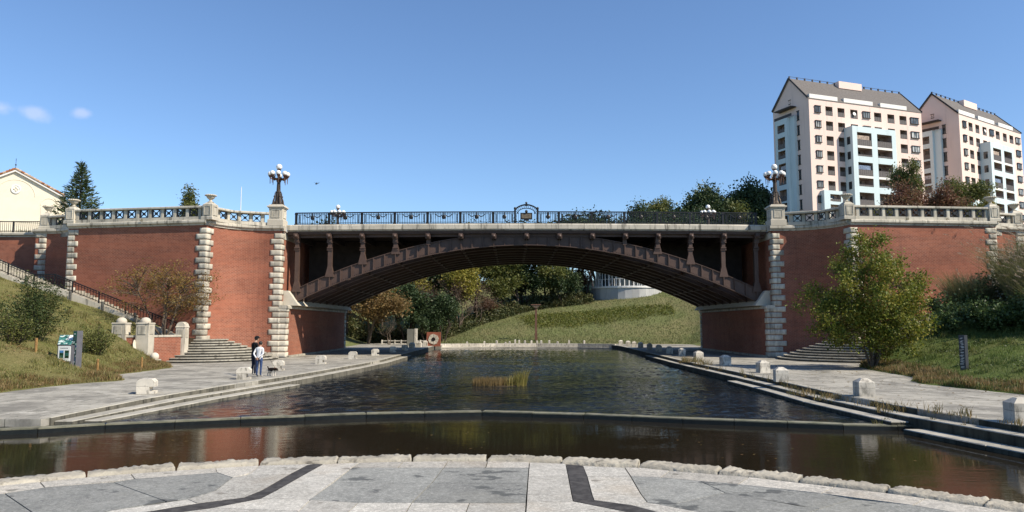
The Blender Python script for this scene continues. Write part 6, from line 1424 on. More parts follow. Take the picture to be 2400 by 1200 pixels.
def mk_tower():
    root = thing('apartment_tower', (0, 0, 0), 'pink apartment tower with pale blue balcony frames, the one directly behind the lamp', 'building', 'pink apartment towers')
    Lx, W, EZ, RZ, ZB = 29.0, 10.3, 37.0, 42.5, -6.0        # local z: ground is 9 m above the pond path
    F = lambda a, d, z: (a, d, z); G = lambda a, d, z: (d, a, z)
    K = 0.865; rows = [35.2 - 2.96 * i for i in range(9)]
    win = [(1.14, 2.9), (13.1, 15.3), (25.7, 28.2)]; bal = [(4.0, 5.75), (7.0, 8.75), (10.2, 12.05), (16.3, 18.2), (19.8, 21.65), (23.0, 24.9)]
    holes = []; wins = []; bals = []
    for i, zc in enumerate(rows):
        for (a, b) in win:
            if i >= 2 and a == 13.1: continue
            holes.append((a + 0.25, b - 0.25, zc - 0.62, zc + 0.58)); wins.append((a, b, zc))
        for (a, b) in bal:
            if i >= 2 and 8.5 < (a + b) / 2 < 19.5: continue
            if i >= 6 and a < 8.8: continue
            holes.append((a, b, zc - 1.05, zc + 0.78)); bals.append((a, b, zc))
    body = MB(); holed(body, 0, Lx, ZB, EZ, holes, F)
    gh = []
    gw = [(2.75, 3.35, 34.5 - 2.96 * i - 0.9, 34.5 - 2.96 * i + 0.9) for i in range(9)] + [(5.0, 5.5, 37.5, 38.2)]
    holed(body, 0, W, ZB, EZ, gw, G, 0, True)
    body.add([(0, 0, EZ), (0, W, EZ), (0, W / 2, RZ), (Lx, 0, EZ), (Lx, W, EZ), (Lx, W / 2, RZ), (Lx, 0, ZB), (Lx, W, ZB), (0, W, ZB), (0, W, EZ)], [(1, 0, 2), (3, 4, 5), (6, 7, 4, 3), (7, 8, 9, 4)])
    body.build('wall', M['pink'], root)
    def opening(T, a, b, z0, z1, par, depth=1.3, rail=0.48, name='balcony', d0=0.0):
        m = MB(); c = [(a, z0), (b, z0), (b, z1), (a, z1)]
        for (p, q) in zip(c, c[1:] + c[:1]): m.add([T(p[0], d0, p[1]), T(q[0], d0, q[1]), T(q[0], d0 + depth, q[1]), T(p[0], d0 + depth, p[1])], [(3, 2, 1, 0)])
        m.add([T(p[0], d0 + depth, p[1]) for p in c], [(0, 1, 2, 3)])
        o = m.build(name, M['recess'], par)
        if rail:
            r = MB(); tbox(r, T, a + 0.02, b - 0.02, d0 + 0.06, d0 + 0.11, z0 + 0.08, z0 + (z1 - z0) * rail); tbox(r, T, a + 0.01, b - 0.01, d0 + 0.04, d0 + 0.13, z0 + (z1 - z0) * rail, z0 + (z1 - z0) * rail + 0.06)
            n = max(2, round((b - a) / 0.5))
            for i in range(n + 1):
                x = a + 0.04 + (b - a - 0.08) * i / n; tbox(r, T, x - 0.02, x + 0.02, d0 + 0.03, d0 + 0.062, z0 + 0.05, z0 + (z1 - z0) * rail)
            r.build('balcony_rail', M['railpanel'], o)
        g = MB(); tbox(g, T, a + 0.15, a + (b - a) * 0.72, d0 + depth - 0.05, d0 + depth + 0.02, z0 + 0.1, z0 + (z1 - z0) * 0.88); g.build('sliding_door', M['glassdoor'], o)
        k = hash01(a, z0)
        if k < 0.45:
            q = MB(); w = (b - a); x0 = a + w * (0.70 if k < 0.25 else 0.12); tbox(q, T, x0, x0 + min(0.8, w * 0.26), d0 + depth * 0.55, d0 + depth * 0.8, z0 + 0.02, z0 + 0.72); q.build('air_conditioner', M['white'], o)
        elif k < 0.52:
            q = MB(); tbox(q, T, a + 0.2, b - 0.3, d0 + 0.3, d0 + 0.36, z0 + (z1 - z0) * 0.45, z0 + (z1 - z0) * 0.80); q.build('laundry', M['laundry%d' % int(k * 100 % 3)], o)
        return o
    for (a, b, zc) in bals: opening(F, a, b, zc - 1.05, zc + 0.78, root)
    def window(T, a, b, z0, z1, par, bay=True):
        f = MB(); pr = -0.18 if bay else 0.02
        tbox(f, T, a - 0.12, b + 0.12, pr - 0.12, 0.02, z1, z1 + 0.10); tbox(f, T, a - 0.10, b + 0.10, pr - 0.10, 0.02, z0 - 0.12, z0)
        n = 3 if b - a > 1.0 else 1
        for i in range(n + 1):
            x = a + (b - a) * i / n; tbox(f, T, x - 0.045, x + 0.045, pr - 0.02, 0.10, z0, z1)
        if n == 1: tbox(f, T, a, b, pr - 0.02, 0.1, (z0 + z1) / 2 - 0.05, (z0 + z1) / 2 + 0.05)
        o = f.build('window', M['frame'], par)
        g = MB(); tbox(g, T, a, b, pr + 0.03, 0.08, z0, z1); g.build('pane', M['curtain' if bay else 'glassdark'], o)
    for (a, b, zc) in wins: window(F, a + 0.25, b - 0.25, zc - 0.62, zc + 0.58, root)
    for (a, b, z0, z1) in gw: window(G, a, b, z0, z1, root, False)
    # projecting pale blue frames
    def frame(T, a0, a1, z1, pd, holes, name, zb=ZB, depth=1.9):
        m = MB(); holed(m, a0, a1, zb, z1, holes, T, -pd, T is G)
        m.add([T(a0, -pd, zb), T(a0, 0.01, zb), T(a0, 0.01, z1), T(a0, -pd, z1)], [(0, 1, 2, 3)]); m.add([T(a1, -pd, zb), T(a1, 0.01, zb), T(a1, 0.01, z1), T(a1, -pd, z1)], [(0, 1, 2, 3)]); m.add([T(a0, -pd, z1), T(a1, -pd, z1), T(a1, 0.01, z1), T(a0, 0.01, z1)], [(0, 1, 2, 3)])
        return m.build(name, M['blue'], root)
    h = []
    for (a, b) in ((9.55, 13.2), (14.6, 18.4)):
        for k in range(4):
            t = 30.85 - 5.95 * k
            h += [(a, b, t - 2.62, t), (a, b, t - 4.75, t - 3.1)]
    fr = frame(F, 8.4, 19.5, 32.0, 2.1, h, 'balcony_frame')
    for (a, b, z0, z1) in h:
        if z1 > 12: opening(F, a, b, z0, z1, fr, 2.0, 0.44 if z1 - z0 > 2 else 0.18, 'balcony', -2.1)
    for k in range(4):                                     # white slab edges between paired floors
        t = 30.85 - 5.95 * k
        for (a, b) in ((9.55, 13.2), (14.6, 18.4)):
            s = MB(); tbox(s, F, a + 0.005, b - 0.005, -2.115, -1.9, t - 3.09, t - 2.63); s.build('slab_edge', M['white'], fr)
    for i in range(2, 8):                                  # narrow windows in the side of the frame
        zc = rows[i]; q = MB(); q.box(8.37, 8.41, -1.5, -0.7, zc - 0.8, zc + 0.7); q.build('side_window', M['glassdark'], fr)
    h2 = [(3.4, 6.0, 17.0, 18.4), (3.4, 6.0, 13.5, 16.4)]
    f2 = frame(F, 1.95, 6.4, 19.1, 1.0, h2, 'entrance_frame')
    for (a, b, z0, z1) in h2: opening(F, a, b, z0, z1, f2, 1.0, 0.3, 'balcony', -1.0)
    h3 = []
    for k in range(5):
        t = 33.4 - 5.3 * k; h3 += [(5.6, 7.7, t - 1.6, t), (5.6, 7.7, t - 4.9, t - 2.6)]
    f3 = frame(G, 4.9, 8.4, 34.5, 1.2, h3, 'stair_bay')
    s = MB(); tbox(s, G, 3.45, 4.9, -0.6, 0.01, ZB, 34.6); s.build('stair_bay_return', M['blue'], root)
    for (a, b, z0, z1) in h3: opening(G, a, b, z0, z1, f3, 1.1, 0.4, 'balcony', -1.2)
    b = MB(); tbox(b, G, 3.5, 8.5, -1.25, -1.19, 34.55, 35.1); tbox(b, G, 3.5, 8.3, -1.4, 0.0, 36.35, 36.55); b.build('roof_terrace_rail', M['frame'], root)
    # roof
    r = MB(); e = 0.25; t = 0.22
    def slope(ya, za, yb, zb):
        r.add([(-e, ya, za), (Lx + e, ya, za), (Lx + e, yb, zb), (-e, yb, zb), (-e, ya, za + t), (Lx + e, ya, za + t), (Lx + e, yb, zb + t), (-e, yb, zb + t)], [(3, 2, 1, 0), (4, 5, 6, 7), (0, 1, 5, 4), (2, 3, 7, 6), (0, 4, 7, 3), (1, 2, 6, 5)])
    sl = (RZ - EZ) / (W / 2)
    slope(0.05, EZ + 0.06, W / 2, RZ + 0.02); slope(W - 0.05, EZ + 0.06, W / 2 + 0.004, RZ + 0.02)
    rf = r.build('roof', M['roofgrey'], root, fixn=True)
    for k in range(24):                                    # rows of shingle courses, proud by a few centimetres
        y0 = 0.25 + k * (W / 2 - 0.4) / 24; z = EZ + 0.06 + t + (y0 - 0.05) * sl; q = MB(); q.add([(-e, y0, z + 0.045), (Lx + e, y0, z + 0.045), (Lx + e, y0 + 0.2, z + 0.2 * sl + 0.004), (-e, y0 + 0.2, z + 0.2 * sl + 0.004), (-e, y0, z), (Lx + e, y0, z)], [(0, 1, 2, 3), (4, 5, 1, 0)]); q.build('shingle_course', M['roofgrey'], rf)
    for (a, b2) in ((0.3, 7.2), (8.8, 16.2), (18.2, 25.2)):
        q = MB(); q.box(a, b2, 0.1, 0.9, EZ + 0.25, EZ + 1.15); q.build('dormer_strip', M['white'], rf)
    q = MB(); q.box(11.5, 17.5, W / 2 - 1.2, W / 2 + 1.4, RZ - 0.8, RZ + 0.65); q.build('roof_housing', M['pink'], rf)
    q = MB(); q.bar((0, W / 2, RZ + 0.62), (Lx, W / 2, RZ + 0.62), 0.06, 0.06)
    for i in range(16): q.box(i * Lx / 15 - 0.12, i * Lx / 15 + 0.12, W / 2 - 0.12, W / 2 + 0.12, RZ + 0.15, RZ + 0.66)
    q.build('ridge_rail', M['frame'], rf)
    for sg in (0, 1):
        q = MB()
        for (y0, z0, y1, z1) in ((-0.05, EZ + 0.25, W / 2, RZ + 0.26), (W + 0.05, EZ + 0.25, W / 2, RZ + 0.26)): q.bar((sg * Lx + (-0.27 if sg == 0 else 0.27), y0, z0), (sg * Lx + (-0.27 if sg == 0 else 0.27), y1, z1), 0.05, 0.30)
        q.build('verge', M['frame'], rf)
    q = MB(); q.lathe([(0.38, 0), (0.38, 0.05)], 14); me = q.mesh('dish', M['white']); o = bpy.data.objects.new('satellite_dish', me); col.objects.link(o); o.parent = root; o.location = (11.1, -0.12, 35.1); o.rotation_euler = (R(75), 0, 0)
    return root
t1 = mk_tower(); t2 = copy_tree(t1)
t1.location = (57.5, 139.9, 9.0); t1.rotation_euler.z = R(20)
t2.location = (92.9, 150.4, 9.0); t2.rotation_euler.z = R(34)
t1['label'] = 'pink apartment tower with grey gabled roof standing just behind the bridge lamp'
t2['label'] = 'farther pink apartment tower partly covered by the other tower and trees'
# cream chapel-like hall on the left
M['cream'] = plain('cream_stucco', (0.74, 0.67, 0.52), 0.85, 0, 0.03, 1.2, 0.2)
M['tile_a'] = plain('orange_roof_tile', (0.36, 0.15, 0.07), 0.8, 0, 0.3, 4, 0.2)
M['tile_b'] = plain('pale_roof_tile', (0.55, 0.40, 0.28), 0.8, 0, 0.25, 4, 0.2)
def mk_hall():
    root = thing('cream_hall', (-54.5, 80, 9.5), 'cream stucco hall with a low gable and barrel-tile roof behind the railing', 'building')
    xr, xl, xm, yf, yb, ez, az = -49.85, -59.15, -54.5, 80.0, 96.0, 16.75, 19.1
    w = MB(); w.add([(xl, yf, 9), (xr, yf, 9), (xr, yf, ez), (xm, yf, az), (xl, yf, ez), (xl, yb, 9), (xr, yb, 9), (xr, yb, ez), (xm, yb, az), (xl, yb, ez)], [(0, 1, 2, 3, 4), (9, 8, 7, 6, 5), (1, 6, 7, 2), (5, 0, 4, 9)]); w.build('wall', M['cream'], root)
    for sg in (-1, 1):
        f = MB(); ex = xm + sg * 5.0; sl = (az - ez) / 4.65
        f.add([(xm, y, az + o) for y in (yf - 0.3, yb + 0.3) for o in (0.02, 0.26)] + [(ex, y, az - 5.0 * sl + o) for y in (yf - 0.3, yb + 0.3) for o in (0.02, 0.26)], [(0, 4, 5, 1), (2, 3, 7, 6), (1, 5, 7, 3), (0, 2, 6, 4), (4, 6, 7, 5)]); rf = f.build('roof', M['white'], root, fixn=True)
        rr = random.Random(5 + sg); n = 17
        for i in range(n):                                  # barrel tiles: verge run, then courses up the slope
            t0 = i / n; x0 = xm + sg * 5.05 * t0; x1 = xm + sg * 5.05 * (t0 + 1.08 / n); z0 = az + 0.27 - abs(x0 - xm) * sl; z1 = az + 0.27 - abs(x1 - xm) * sl
            for j in range(5):
                y = yf - 0.26 + 0.30 * j; b = MB(); b.tube([(x0, y, z0 + 0.04), (x1, y, z1 + 0.09)], [0.12, 0.15], 8); b.build('roof_tile', M['tile_a' if rr.random() < 0.55 else 'tile_b'], rf)
        b = MB(); ex2 = ex
        b.add([(xm, y, az + 0.28) for y in (yf + 1.2, yb + 0.3)] + [(ex, y, az - 5.0 * sl + 0.28) for y in (yf + 1.2, yb + 0.3)] + [(xm, y, az + 0.34) for y in (yf + 1.2, yb + 0.3)] + [(ex, y, az - 5.0 * sl + 0.34) for y in (yf + 1.2, yb + 0.3)], [(4, 6, 7, 5), (0, 2, 6, 4), (2, 3, 7, 6)]); b.build('tile_field', M['tile_b'], rf, fixn=True)
    def xring(x, z, r, t, y, name, mat, par, a0=0, a1=360, p=0.06, ez_=1.0):
        b = MB(); n = 20
        pts = [(x + r * math.cos(R(a0 + (a1 - a0) * i / n)), z + ez_ * r * math.sin(R(a0 + (a1 - a0) * i / n))) for i in range(n + 1)]
        for p0, p1 in zip(pts[:-1], pts[1:]): b.bar((p0[0], y, p0[1]), (p1[0], y, p1[1]), p, t)
        return b.build(name, mat, par)
    md = xring(-54.35, 17.2, 0.44, 0.14, yf - 0.05, 'medallion', M['white'], root, p=0.12)
    b = MB(); b.lathe([(0.40, 0), (0.40, 0.03)], 20); me = b.mesh('medallion_disc', M['white']); o = bpy.data.objects.new('medallion_disc', me); col.objects.link(o); o.parent = md; o.rotation_euler = (R(90), 0, 0); o.location = (0, 0.02, 0)
    for k in range(4): 
        a = k * math.pi / 2; b = MB(); b.sphere((-54.35 + 0.17 * math.cos(a), yf - 0.06, 17.2 + 0.17 * math.sin(a)), 0.12, 8, 6); b.build('petal', M['cream'], md)
    xring(-54.4, 16.45, 2.0, 0.06, yf - 0.015, 'arch_moulding', M['cream'], root, 0, 180, 0.05, 0.9)
    xring(-50.95, 15.55, 0.85, 0.06, yf - 0.015, 'arch_moulding', M['cream'], root, 0, 180, 0.05)
    for x in (-51.35, -50.55):
        xring(x, 15.3, 0.36, 0.06, yf - 0.015, 'blind_window_arch', M['cream'], root, 0, 180, 0.05)
        for dx in (-0.36, 0.36): b = MB(); b.box(x + dx - 0.03, x + dx + 0.03, yf - 0.04, yf + 0.01, 12.5, 15.3); b.build('blind_window_jamb', M['cream'], root)
    b = MB(); b.box(xl, xr - 0.1, yf - 0.05, yf + 0.01, 13.6, 13.75); b.build('string_course', M['cream'], root)
    # sloping buttress wall with an arched opening
    pts_o = [(xr - 0.02, 9.0), (xr - 0.02, 16.0), (-48.7, 14.9), (-48.4, 13.8), (-48.4, 9.0)]
    b = MB(); yA, yB = 80.6, 81.0; x0, x1 = -49.72, -49.18
    for (xa, xb, za, zb, zc, zd) in ((xr - 0.02, x0, 9, 9, 16.0, 15.85), (x1, -48.4, 9, 9, 15.35, 14.35)):
        b.add([(xa, y, z) for y in (yA, yB) for z in (za, zc)] + [(xb, y, z) for y in (yA, yB) for z in (zb, zd)], [(0, 4, 5, 1), (2, 3, 7, 6), (1, 5, 7, 3), (4, 6, 7, 5), (0, 1, 3, 2)])
    arc = [(x0 + (x1 - x0) * i / 8, 14.55 + 0.27 * math.sin(math.pi * i / 8)) for i in range(9)]; tp = [(x0 + (x1 - x0) * i / 8, 15.85 - 0.5 * i / 8) for i in range(9)]
    for i in range(8):
        b.add([(arc[i][0], yA, arc[i][1]), (arc[i + 1][0], yA, arc[i + 1][1]), (tp[i + 1][0], yA, tp[i + 1][1]), (tp[i][0], yA, tp[i][1]), (arc[i][0], yB, arc[i][1]), (arc[i + 1][0], yB, arc[i + 1][1]), (tp[i + 1][0], yB, tp[i + 1][1]), (tp[i][0], yB, tp[i][1])], [(0, 1, 2, 3), (7, 6, 5, 4), (3, 2, 6, 7), (4, 5, 1, 0)])
    b.build('buttress', M['cream'], root, fixn=True)
    b = MB(); b.tube([(xm, yf - 0.2, az + 0.2), (xm, yf - 0.2, az + 1.5)], [0.03, 0.015], 6); b.sphere((xm, yf - 0.2, az + 0.75), 0.09, 8, 6); b.sphere((xm, yf - 0.2, az + 1.3), 0.05, 6, 5); b.build('finial', M['iron'], root)
    root.rotation_euler.z = R(27); root.scale = (0.92, 0.92, 1.0)
mk_hall()
# street railing, shrubs and pole on the left terrace
def mk_street_rail():
    for s, lb in ((-1, 'black iron street railing before the cream hall'), (1, 'black iron street railing past the last right-hand urn')):
        y = AB[s][3][1] + 1.35; root = thing('street_railing', (CX + s * 45, y, 9.55), lb, 'railing'); x0, x1 = CX + s * 37.6, CX + s * 55
        for z in (9.66, 10.42): b = MB(); b.bar((x0, y, z), (x1, y, z), 0.06, 0.06); b.build('rail', M['iron'], root)
        for i in range(8): x = x0 + (x1 - x0) * i / 7; b = MB(); b.box(x - 0.045, x + 0.045, y - 0.045, y + 0.045, 9.5, 10.46); b.build('post', M['iron'], root)
        bb = MB(); n = 110
        for i in range(n): x = x0 + (x1 - x0) * i / n; bb.box(x - 0.012, x + 0.012, y - 0.012, y + 0.012, 9.6, 10.42)
        props(bb.build('bars', M['iron'], root), kind='stuff')
mk_street_rail()
for i, (x, y, W, H, m, lb) in enumerate(((-41.2, 62, 1.9, 0.95, 'lf_bush', 'round clipped shrub behind the street railing nearest the urn'), (-38.9, 61.0, 1.0, 1.5, 'lf_mid', 'upright light green shrub beside the urn pedestal'), (-43.6, 62, 1.8, 0.9, 'lf_red', 'dark reddish shrub behind the street railing'))):
    bush(80 + i, x, y, W, H, 1800, 0.09, M[m], lb, -1, 9.48)
b = MB(); b.tube([(-27.8, 75, 9.3), (-27.8, 75, 13.5), (-27.8, 75, 16.5)], [0.05, 0.045, 0.03], 8); o = b.build('flag_pole', M['white']); props(o, 'thin white bare pole rising behind the curved balustrade', 'pole')
# round building under the arch
M['conc'] = stone('pale_concrete', (0.42, 0.42, 0.40), (0.35, 0.35, 0.34), (0.20, 0.20, 0.19), 0.4, 0.5, bmp=0.1)
def mk_round():
    cx, cy, r = 19.3, 124.6, 5.9; root = thing('round_building', (cx, cy, 4.5), 'round concrete building with a glazed upper floor on the hill under the arch', 'building')
    n = 18
    for k in range(n):
        a0, a1 = R(170 + 200 * k / n), R(170 + 200 * (k + 0.985) / n); b = MB()
        P = [(cx + rr * math.cos(a), cy + rr * math.sin(a)) for a in (a0, a1) for rr in (r - 0.3, r)]
        b.prism([P[0], P[1], P[3], P[2]], 2.0, 8.35); b.build('wall_panel', M['conc'], root)
    b = MB(); b.lathe([(r + 0.15, 8.36), (r + 0.15, 8.66), (r - 0.3, 8.66)], 48, (cx, cy, 0)); b.build('floor_slab', M['white'], root)
    b = MB(); b.lathe([(r - 0.9, 8.66), (r - 0.9, 11.9)], 36, (cx, cy, 0)); b.build('glazing', M['glassdark'], root)
    b = MB(); b.lathe([(r + 0.3, 11.9), (r + 0.3, 12.3), (0.2, 12.6)], 48, (cx, cy, 0)); b.build('roof', M['conc'], root)
    for k in range(26):
        a = R(170 + 200 * k / 25); x, y = cx + (r - 0.05) * math.cos(a), cy + (r - 0.05) * math.sin(a); b = MB(); b.box(x - 0.03, x + 0.03, y - 0.03, y + 0.03, 8.66, 9.8 if k % 4 else 11.9); b.build('railing_post', M['white'], root)
        x, y = cx + (r - 0.86) * math.cos(a), cy + (r - 0.86) * math.sin(a); b = MB(); b.box(x - 0.05, x + 0.05, y - 0.05, y + 0.05, 8.66, 11.9); b.build('mullion', M['white'], root)
    b = MB(); q = 24; b.tube([(cx + (r - 0.05) * math.cos(R(170 + 200 * i / q)), cy + (r - 0.05) * math.sin(R(170 + 200 * i / q)), 9.8) for i in range(q + 1)], 0.03, 5, False); b.build('handrail', M['white'], root)
    b = MB(); b.box(cx - 8.3, cx - 5.6, cy + 0.3, cy + 0.7, 3.0, 8.1); b.build('side_wall', M['conc'], root)
mk_round()
# ------------------------------------------------------------------ bollards
def bol_left():
    root = thing('stone_bollard', (0, 0, 0), 'x', 'bollard', None); w, d, h, c = 0.29, 0.25, 0.51, 0.10
    # block with chamfered shoulders, split by a joint, a square notch cut in its right end
    b = MB(); pr = [(-w, 0.0), (-w, 0.26), (w, 0.26), (w, 0.235), (w - 0.16, 0.235), (w - 0.16, 0.09), (w, 0.09), (w, 0.0)]; b.xprism(pr, -d, d); b.build('lower_block', M['bollard'], root, fixn=True)
    b = MB(); b.xprism([(-w, 0.268), (-w, h - c), (-w + c, h), (w - c, h), (w, h - c), (w, 0.268)], -d, d); b.build('upper_block', M['bollard'], root, fixn=True)
    return root
def bol_right():
    root = thing('stone_bollard', (0, 0, 0), 'x', 'bollard', None); w, h = 0.26, 0.60
    b = MB(); b.cbox((0, 0, 0), (2 * w, 2 * w, 0.29), 0, 0.0); b.build('lower_block', M['bollard'], root)
    b = MB(); b.add([(-w, -w, 0.297), (w, -w, 0.297), (w, w, 0.297), (-w, w, 0.297), (-w, -w, 0.48), (w, -w, 0.48), (w, w, 0.48), (-w, w, 0.48), (-0.1, -0.1, h), (0.1, -0.1, h), (0.1, 0.1, h), (-0.1, 0.1, h)], [(3, 2, 1, 0), (0, 1, 5, 4), (1, 2, 6, 5), (2, 3, 7, 6), (3, 0, 4, 7), (4, 5, 9, 8), (5, 6, 10, 9), (6, 7, 11, 10), (7, 4, 8, 11), (8, 9, 10, 11)]); b.build('upper_block', M['bollard'], root)
    return root
pl, pr = bol_left(), bol_right(); fl = fr = True
LBOL = [(-12.77, 26.2, 'alone on the paving below the info board'), (-11.72, 32.7, 'right beside the standing couple'), (-12.2, 39.0, 'just beyond the dog'), (-11.62, 45.4, 'before the doubled quoins'), (-11.14, 52.2, 'at the foot of the abutment, last in sun'), (-10.64, 58.0, 'at the edge of the bridge shadow')]
for (x, y, lb) in LBOL:
    o = pl if fl else copy_tree(pl); fl = False; o.location = (x, y, zpath(-1, y)); o.rotation_euler.z = R(rt.uniform(2, 12)); o['label'] = 'white notched stone bollard ' + lb; o['group'] = 'bollards along the bank with the couple'
RBOL = [(12.32, 18.2, 'on the corner farthest from the bridge'), (11.66, 24.8, 'above the widest kerb steps'), (11.26, 31.3, 'at the jog in the kerb'), (12.5, 37.2, 'before the yellow-green tree'), (12.55, 43.9, 'before the shaded fan steps'), (12.73, 50.9, 'among dry weeds beside the abutment')]
for (x, y, lb) in RBOL:
    o = pr if fr else copy_tree(pr); fr = False; o.location = (x, y, 0.0); o.rotation_euler.z = R(rt.uniform(-8, 8)); o['label'] = 'white stone bollard with a pyramid top ' + lb; o['group'] = 'pyramid-topped bollards along the bank with the yellow-green tree'
for (x, y) in ((-10.3, 64.5), (-10.0, 69.5)):
    o = copy_tree(pl); o.location = (x, y, 0); o['label'] = 'white notched bollard in the shadow under the bridge on the sunny bank'; o['group'] = 'bollards in the bridge shadow'
for (x, y) in ((13.0, 57), (13.1, 62), (13.2, 67), (13.3, 72)):
    o = copy_tree(pr); o.location = (x, y, 0); o['label'] = 'pyramid-topped bollard in the shadow under the bridge'; o['group'] = 'bollards in the bridge shadow, tree side'
for (x, y) in ((-10.2, 76), (-10.0, 80), (-9.8, 84.5), (13.3, 77), (13.2, 80.5), (13.1, 84), (12.8, 87.5)):
    o = copy_tree(pr); o.location = (x, y, 0); o['label'] = 'tiny white bollard on the sunlit bank beyond the bridge'; o['group'] = 'bollards beyond the bridge'
# ------------------------------------------------------------------ far end of the pond
def mk_far():
    root = thing('pond_end_wall', (1.5, 90, 0), 'low pale stone wall closing the far end of the pond', 'wall')
    pts = [(-9.2, 88.2), (-6, 90.2), (-2, 91.2), (3, 91.2), (8, 90.2), (12.2, 88.2)]; P = resample(pts, 1.7)
    for a, b in zip(P[:-1], P[1:]):
        d = Vector((b[0] - a[0], b[1] - a[1])).normalized(); n = Vector((-d.y, d.x)) * 0.5; A, B = Vector(a) + d * 0.01, Vector(b) - d * 0.01; m = MB(); m.prism([tuple(A), tuple(B), tuple(B + n), tuple(A + n)], -1.2, 0.12); m.build('wall_stone', M['bollard'], root)
        m = MB(); m.prism([tuple(A - n * 0.9), tuple(B - n * 0.9), tuple(B - n * 0.02), tuple(A - n * 0.02)], -1.2, -0.30); m.build('ledge_stone', M['kerb'], root)
    rr = random.Random(3)
    for i, x in enumerate([-5.5, -3.4, -1.9, -0.8, -0.3, 0.4, 0.9, 1.6, 2.4, 3.1, 3.6, 4.6, 5.6, 7.0, 8.8]):
        y = lerp_pts([(p[0], p[1]) for p in pts], x) + 0.9; h = rr.uniform(0.2, 0.5); m = MB(); m.cbox((x, y, -0.02), (0.22, 0.22, h + 0.1), rr.uniform(-0.3, 0.3), 0.06); o = m.build('stone_post', M['bollard']); props(o, 'small white stone post standing behind the wall at the far end of the pond', 'post', 'stone posts at the far pond end')
    sheet('far_path', [(-24, 88), (-9.3, 88.6), (-6, 90.8), (-2, 91.8), (3, 91.8), (8, 90.8), (12.3, 88.7), (24, 86), (24, 89.0), (12, 92.6), (3, 94.0), (-8, 93.6), (-24, 93)], 0.035, M['pave'])
    # square brick-red relief panel
    r = thing('relief_panel', (-8.9, 84.6, 0), 'square brick-red panel with a cream flower and dark ring at the far end', 'panel'); r.rotation_euler.z = 0
    b = MB(); b.box(-9.68, -8.12, 84.4, 84.8, -0.05, 1.56); b.build('slab', plain('terracotta_panel', (0.30, 0.10, 0.06), 0.85, 0, 0.15, 4, 0.2), r)
    for k in range(8):
        a = 2 * math.pi * (k + 0.5) / 8; b = MB(); n = 5; Rr = (0.24, 0.58 if k % 2 else 0.62); q = []
        for rr_, wdt in ((0.22, 0.34), (Rr[1], 0.36)):
            for sg in (-1, 1): q.append((-8.9 + rr_ * math.cos(a + sg * wdt), 0.76 + rr_ * math.sin(a + sg * wdt)))
        b.xprism([q[0], q[1], q[3], q[2]], 84.34, 84.41); b.build('petal', M['trim_clean'], r, fixn=True)
    b = MB(); b.tube([(-8.9 + 0.16 * math.cos(t), 84.34, 0.76 + 0.16 * math.sin(t)) for t in [2 * math.pi * i / 14 for i in range(15)]], 0.06, 6, False); b.build('ring', M['iron'], r)
    r = thing('stele', (-11.6, 86, 0), 'tall grey stone stele with a pale edge beside the red panel', 'stele')
    b = MB(); b.box(-12.1, -11.25, 85.8, 86.5, -0.05, 1.9); b.build('stone', stone('grey_stele', (0.20, 0.20, 0.17), (0.16, 0.16, 0.14), bmp=0.3), r); b = MB(); b.box(-11.245, -11.0, 85.75, 86.55, -0.05, 1.95); b.build('edge', M['bollard'], r)
    r = thing('white_fence', (-13.0, 90.5, 0), 'low white post-and-panel fence behind the grey stele', 'fence')
    for i in range(9):
        x = -15.8 + i * 0.78; b = MB(); b.cbox((x, 90.5, -0.1), (0.16, 0.16, 0.66), 0, 0.03); b.build('post', M['bollard'], r)
        if i < 8: b = MB(); b.box(x + 0.08, x + 0.70, 90.47, 90.53, 0.40, 0.50); b.box(x + 0.08, x + 0.70, 90.47, 90.53, 0.05, 0.17); b.build('panel', M['bollard'], r)
    r = thing('park_lamp', (3.1, 96, 0), 'tall rust-brown post with a flared top on the grass hill under the arch', 'lamp post'); z0 = ground_h(3.1, 96)
    b = MB(); b.box(2.93, 3.27, 95.85, 96.15, z0 - 0.2, z0 + 1.0); b.box(2.97, 3.23, 95.88, 96.12, z0 + 0.99, 4.55); b.build('post', plain('rust_brown', (0.17, 0.09, 0.06), 0.7, 0, 0.2, 5, 0.3), r)
    b = MB(); b.xprism([(2.95, 4.55), (3.25, 4.55), (3.68, 4.95), (2.52, 4.95)], 95.7, 96.3); b.build('flared_head', M['bark'], r, fixn=True)
    b = MB(); b.xprism([(2.45, 4.951), (3.75, 4.951), (3.72, 5.02), (2.48, 5.02)], 95.65, 96.35); b.build('cap', plain('copper_cap', (0.30, 0.16, 0.11), 0.6, 0, 0.2, 5, 0.3), r, fixn=True)
mk_far()
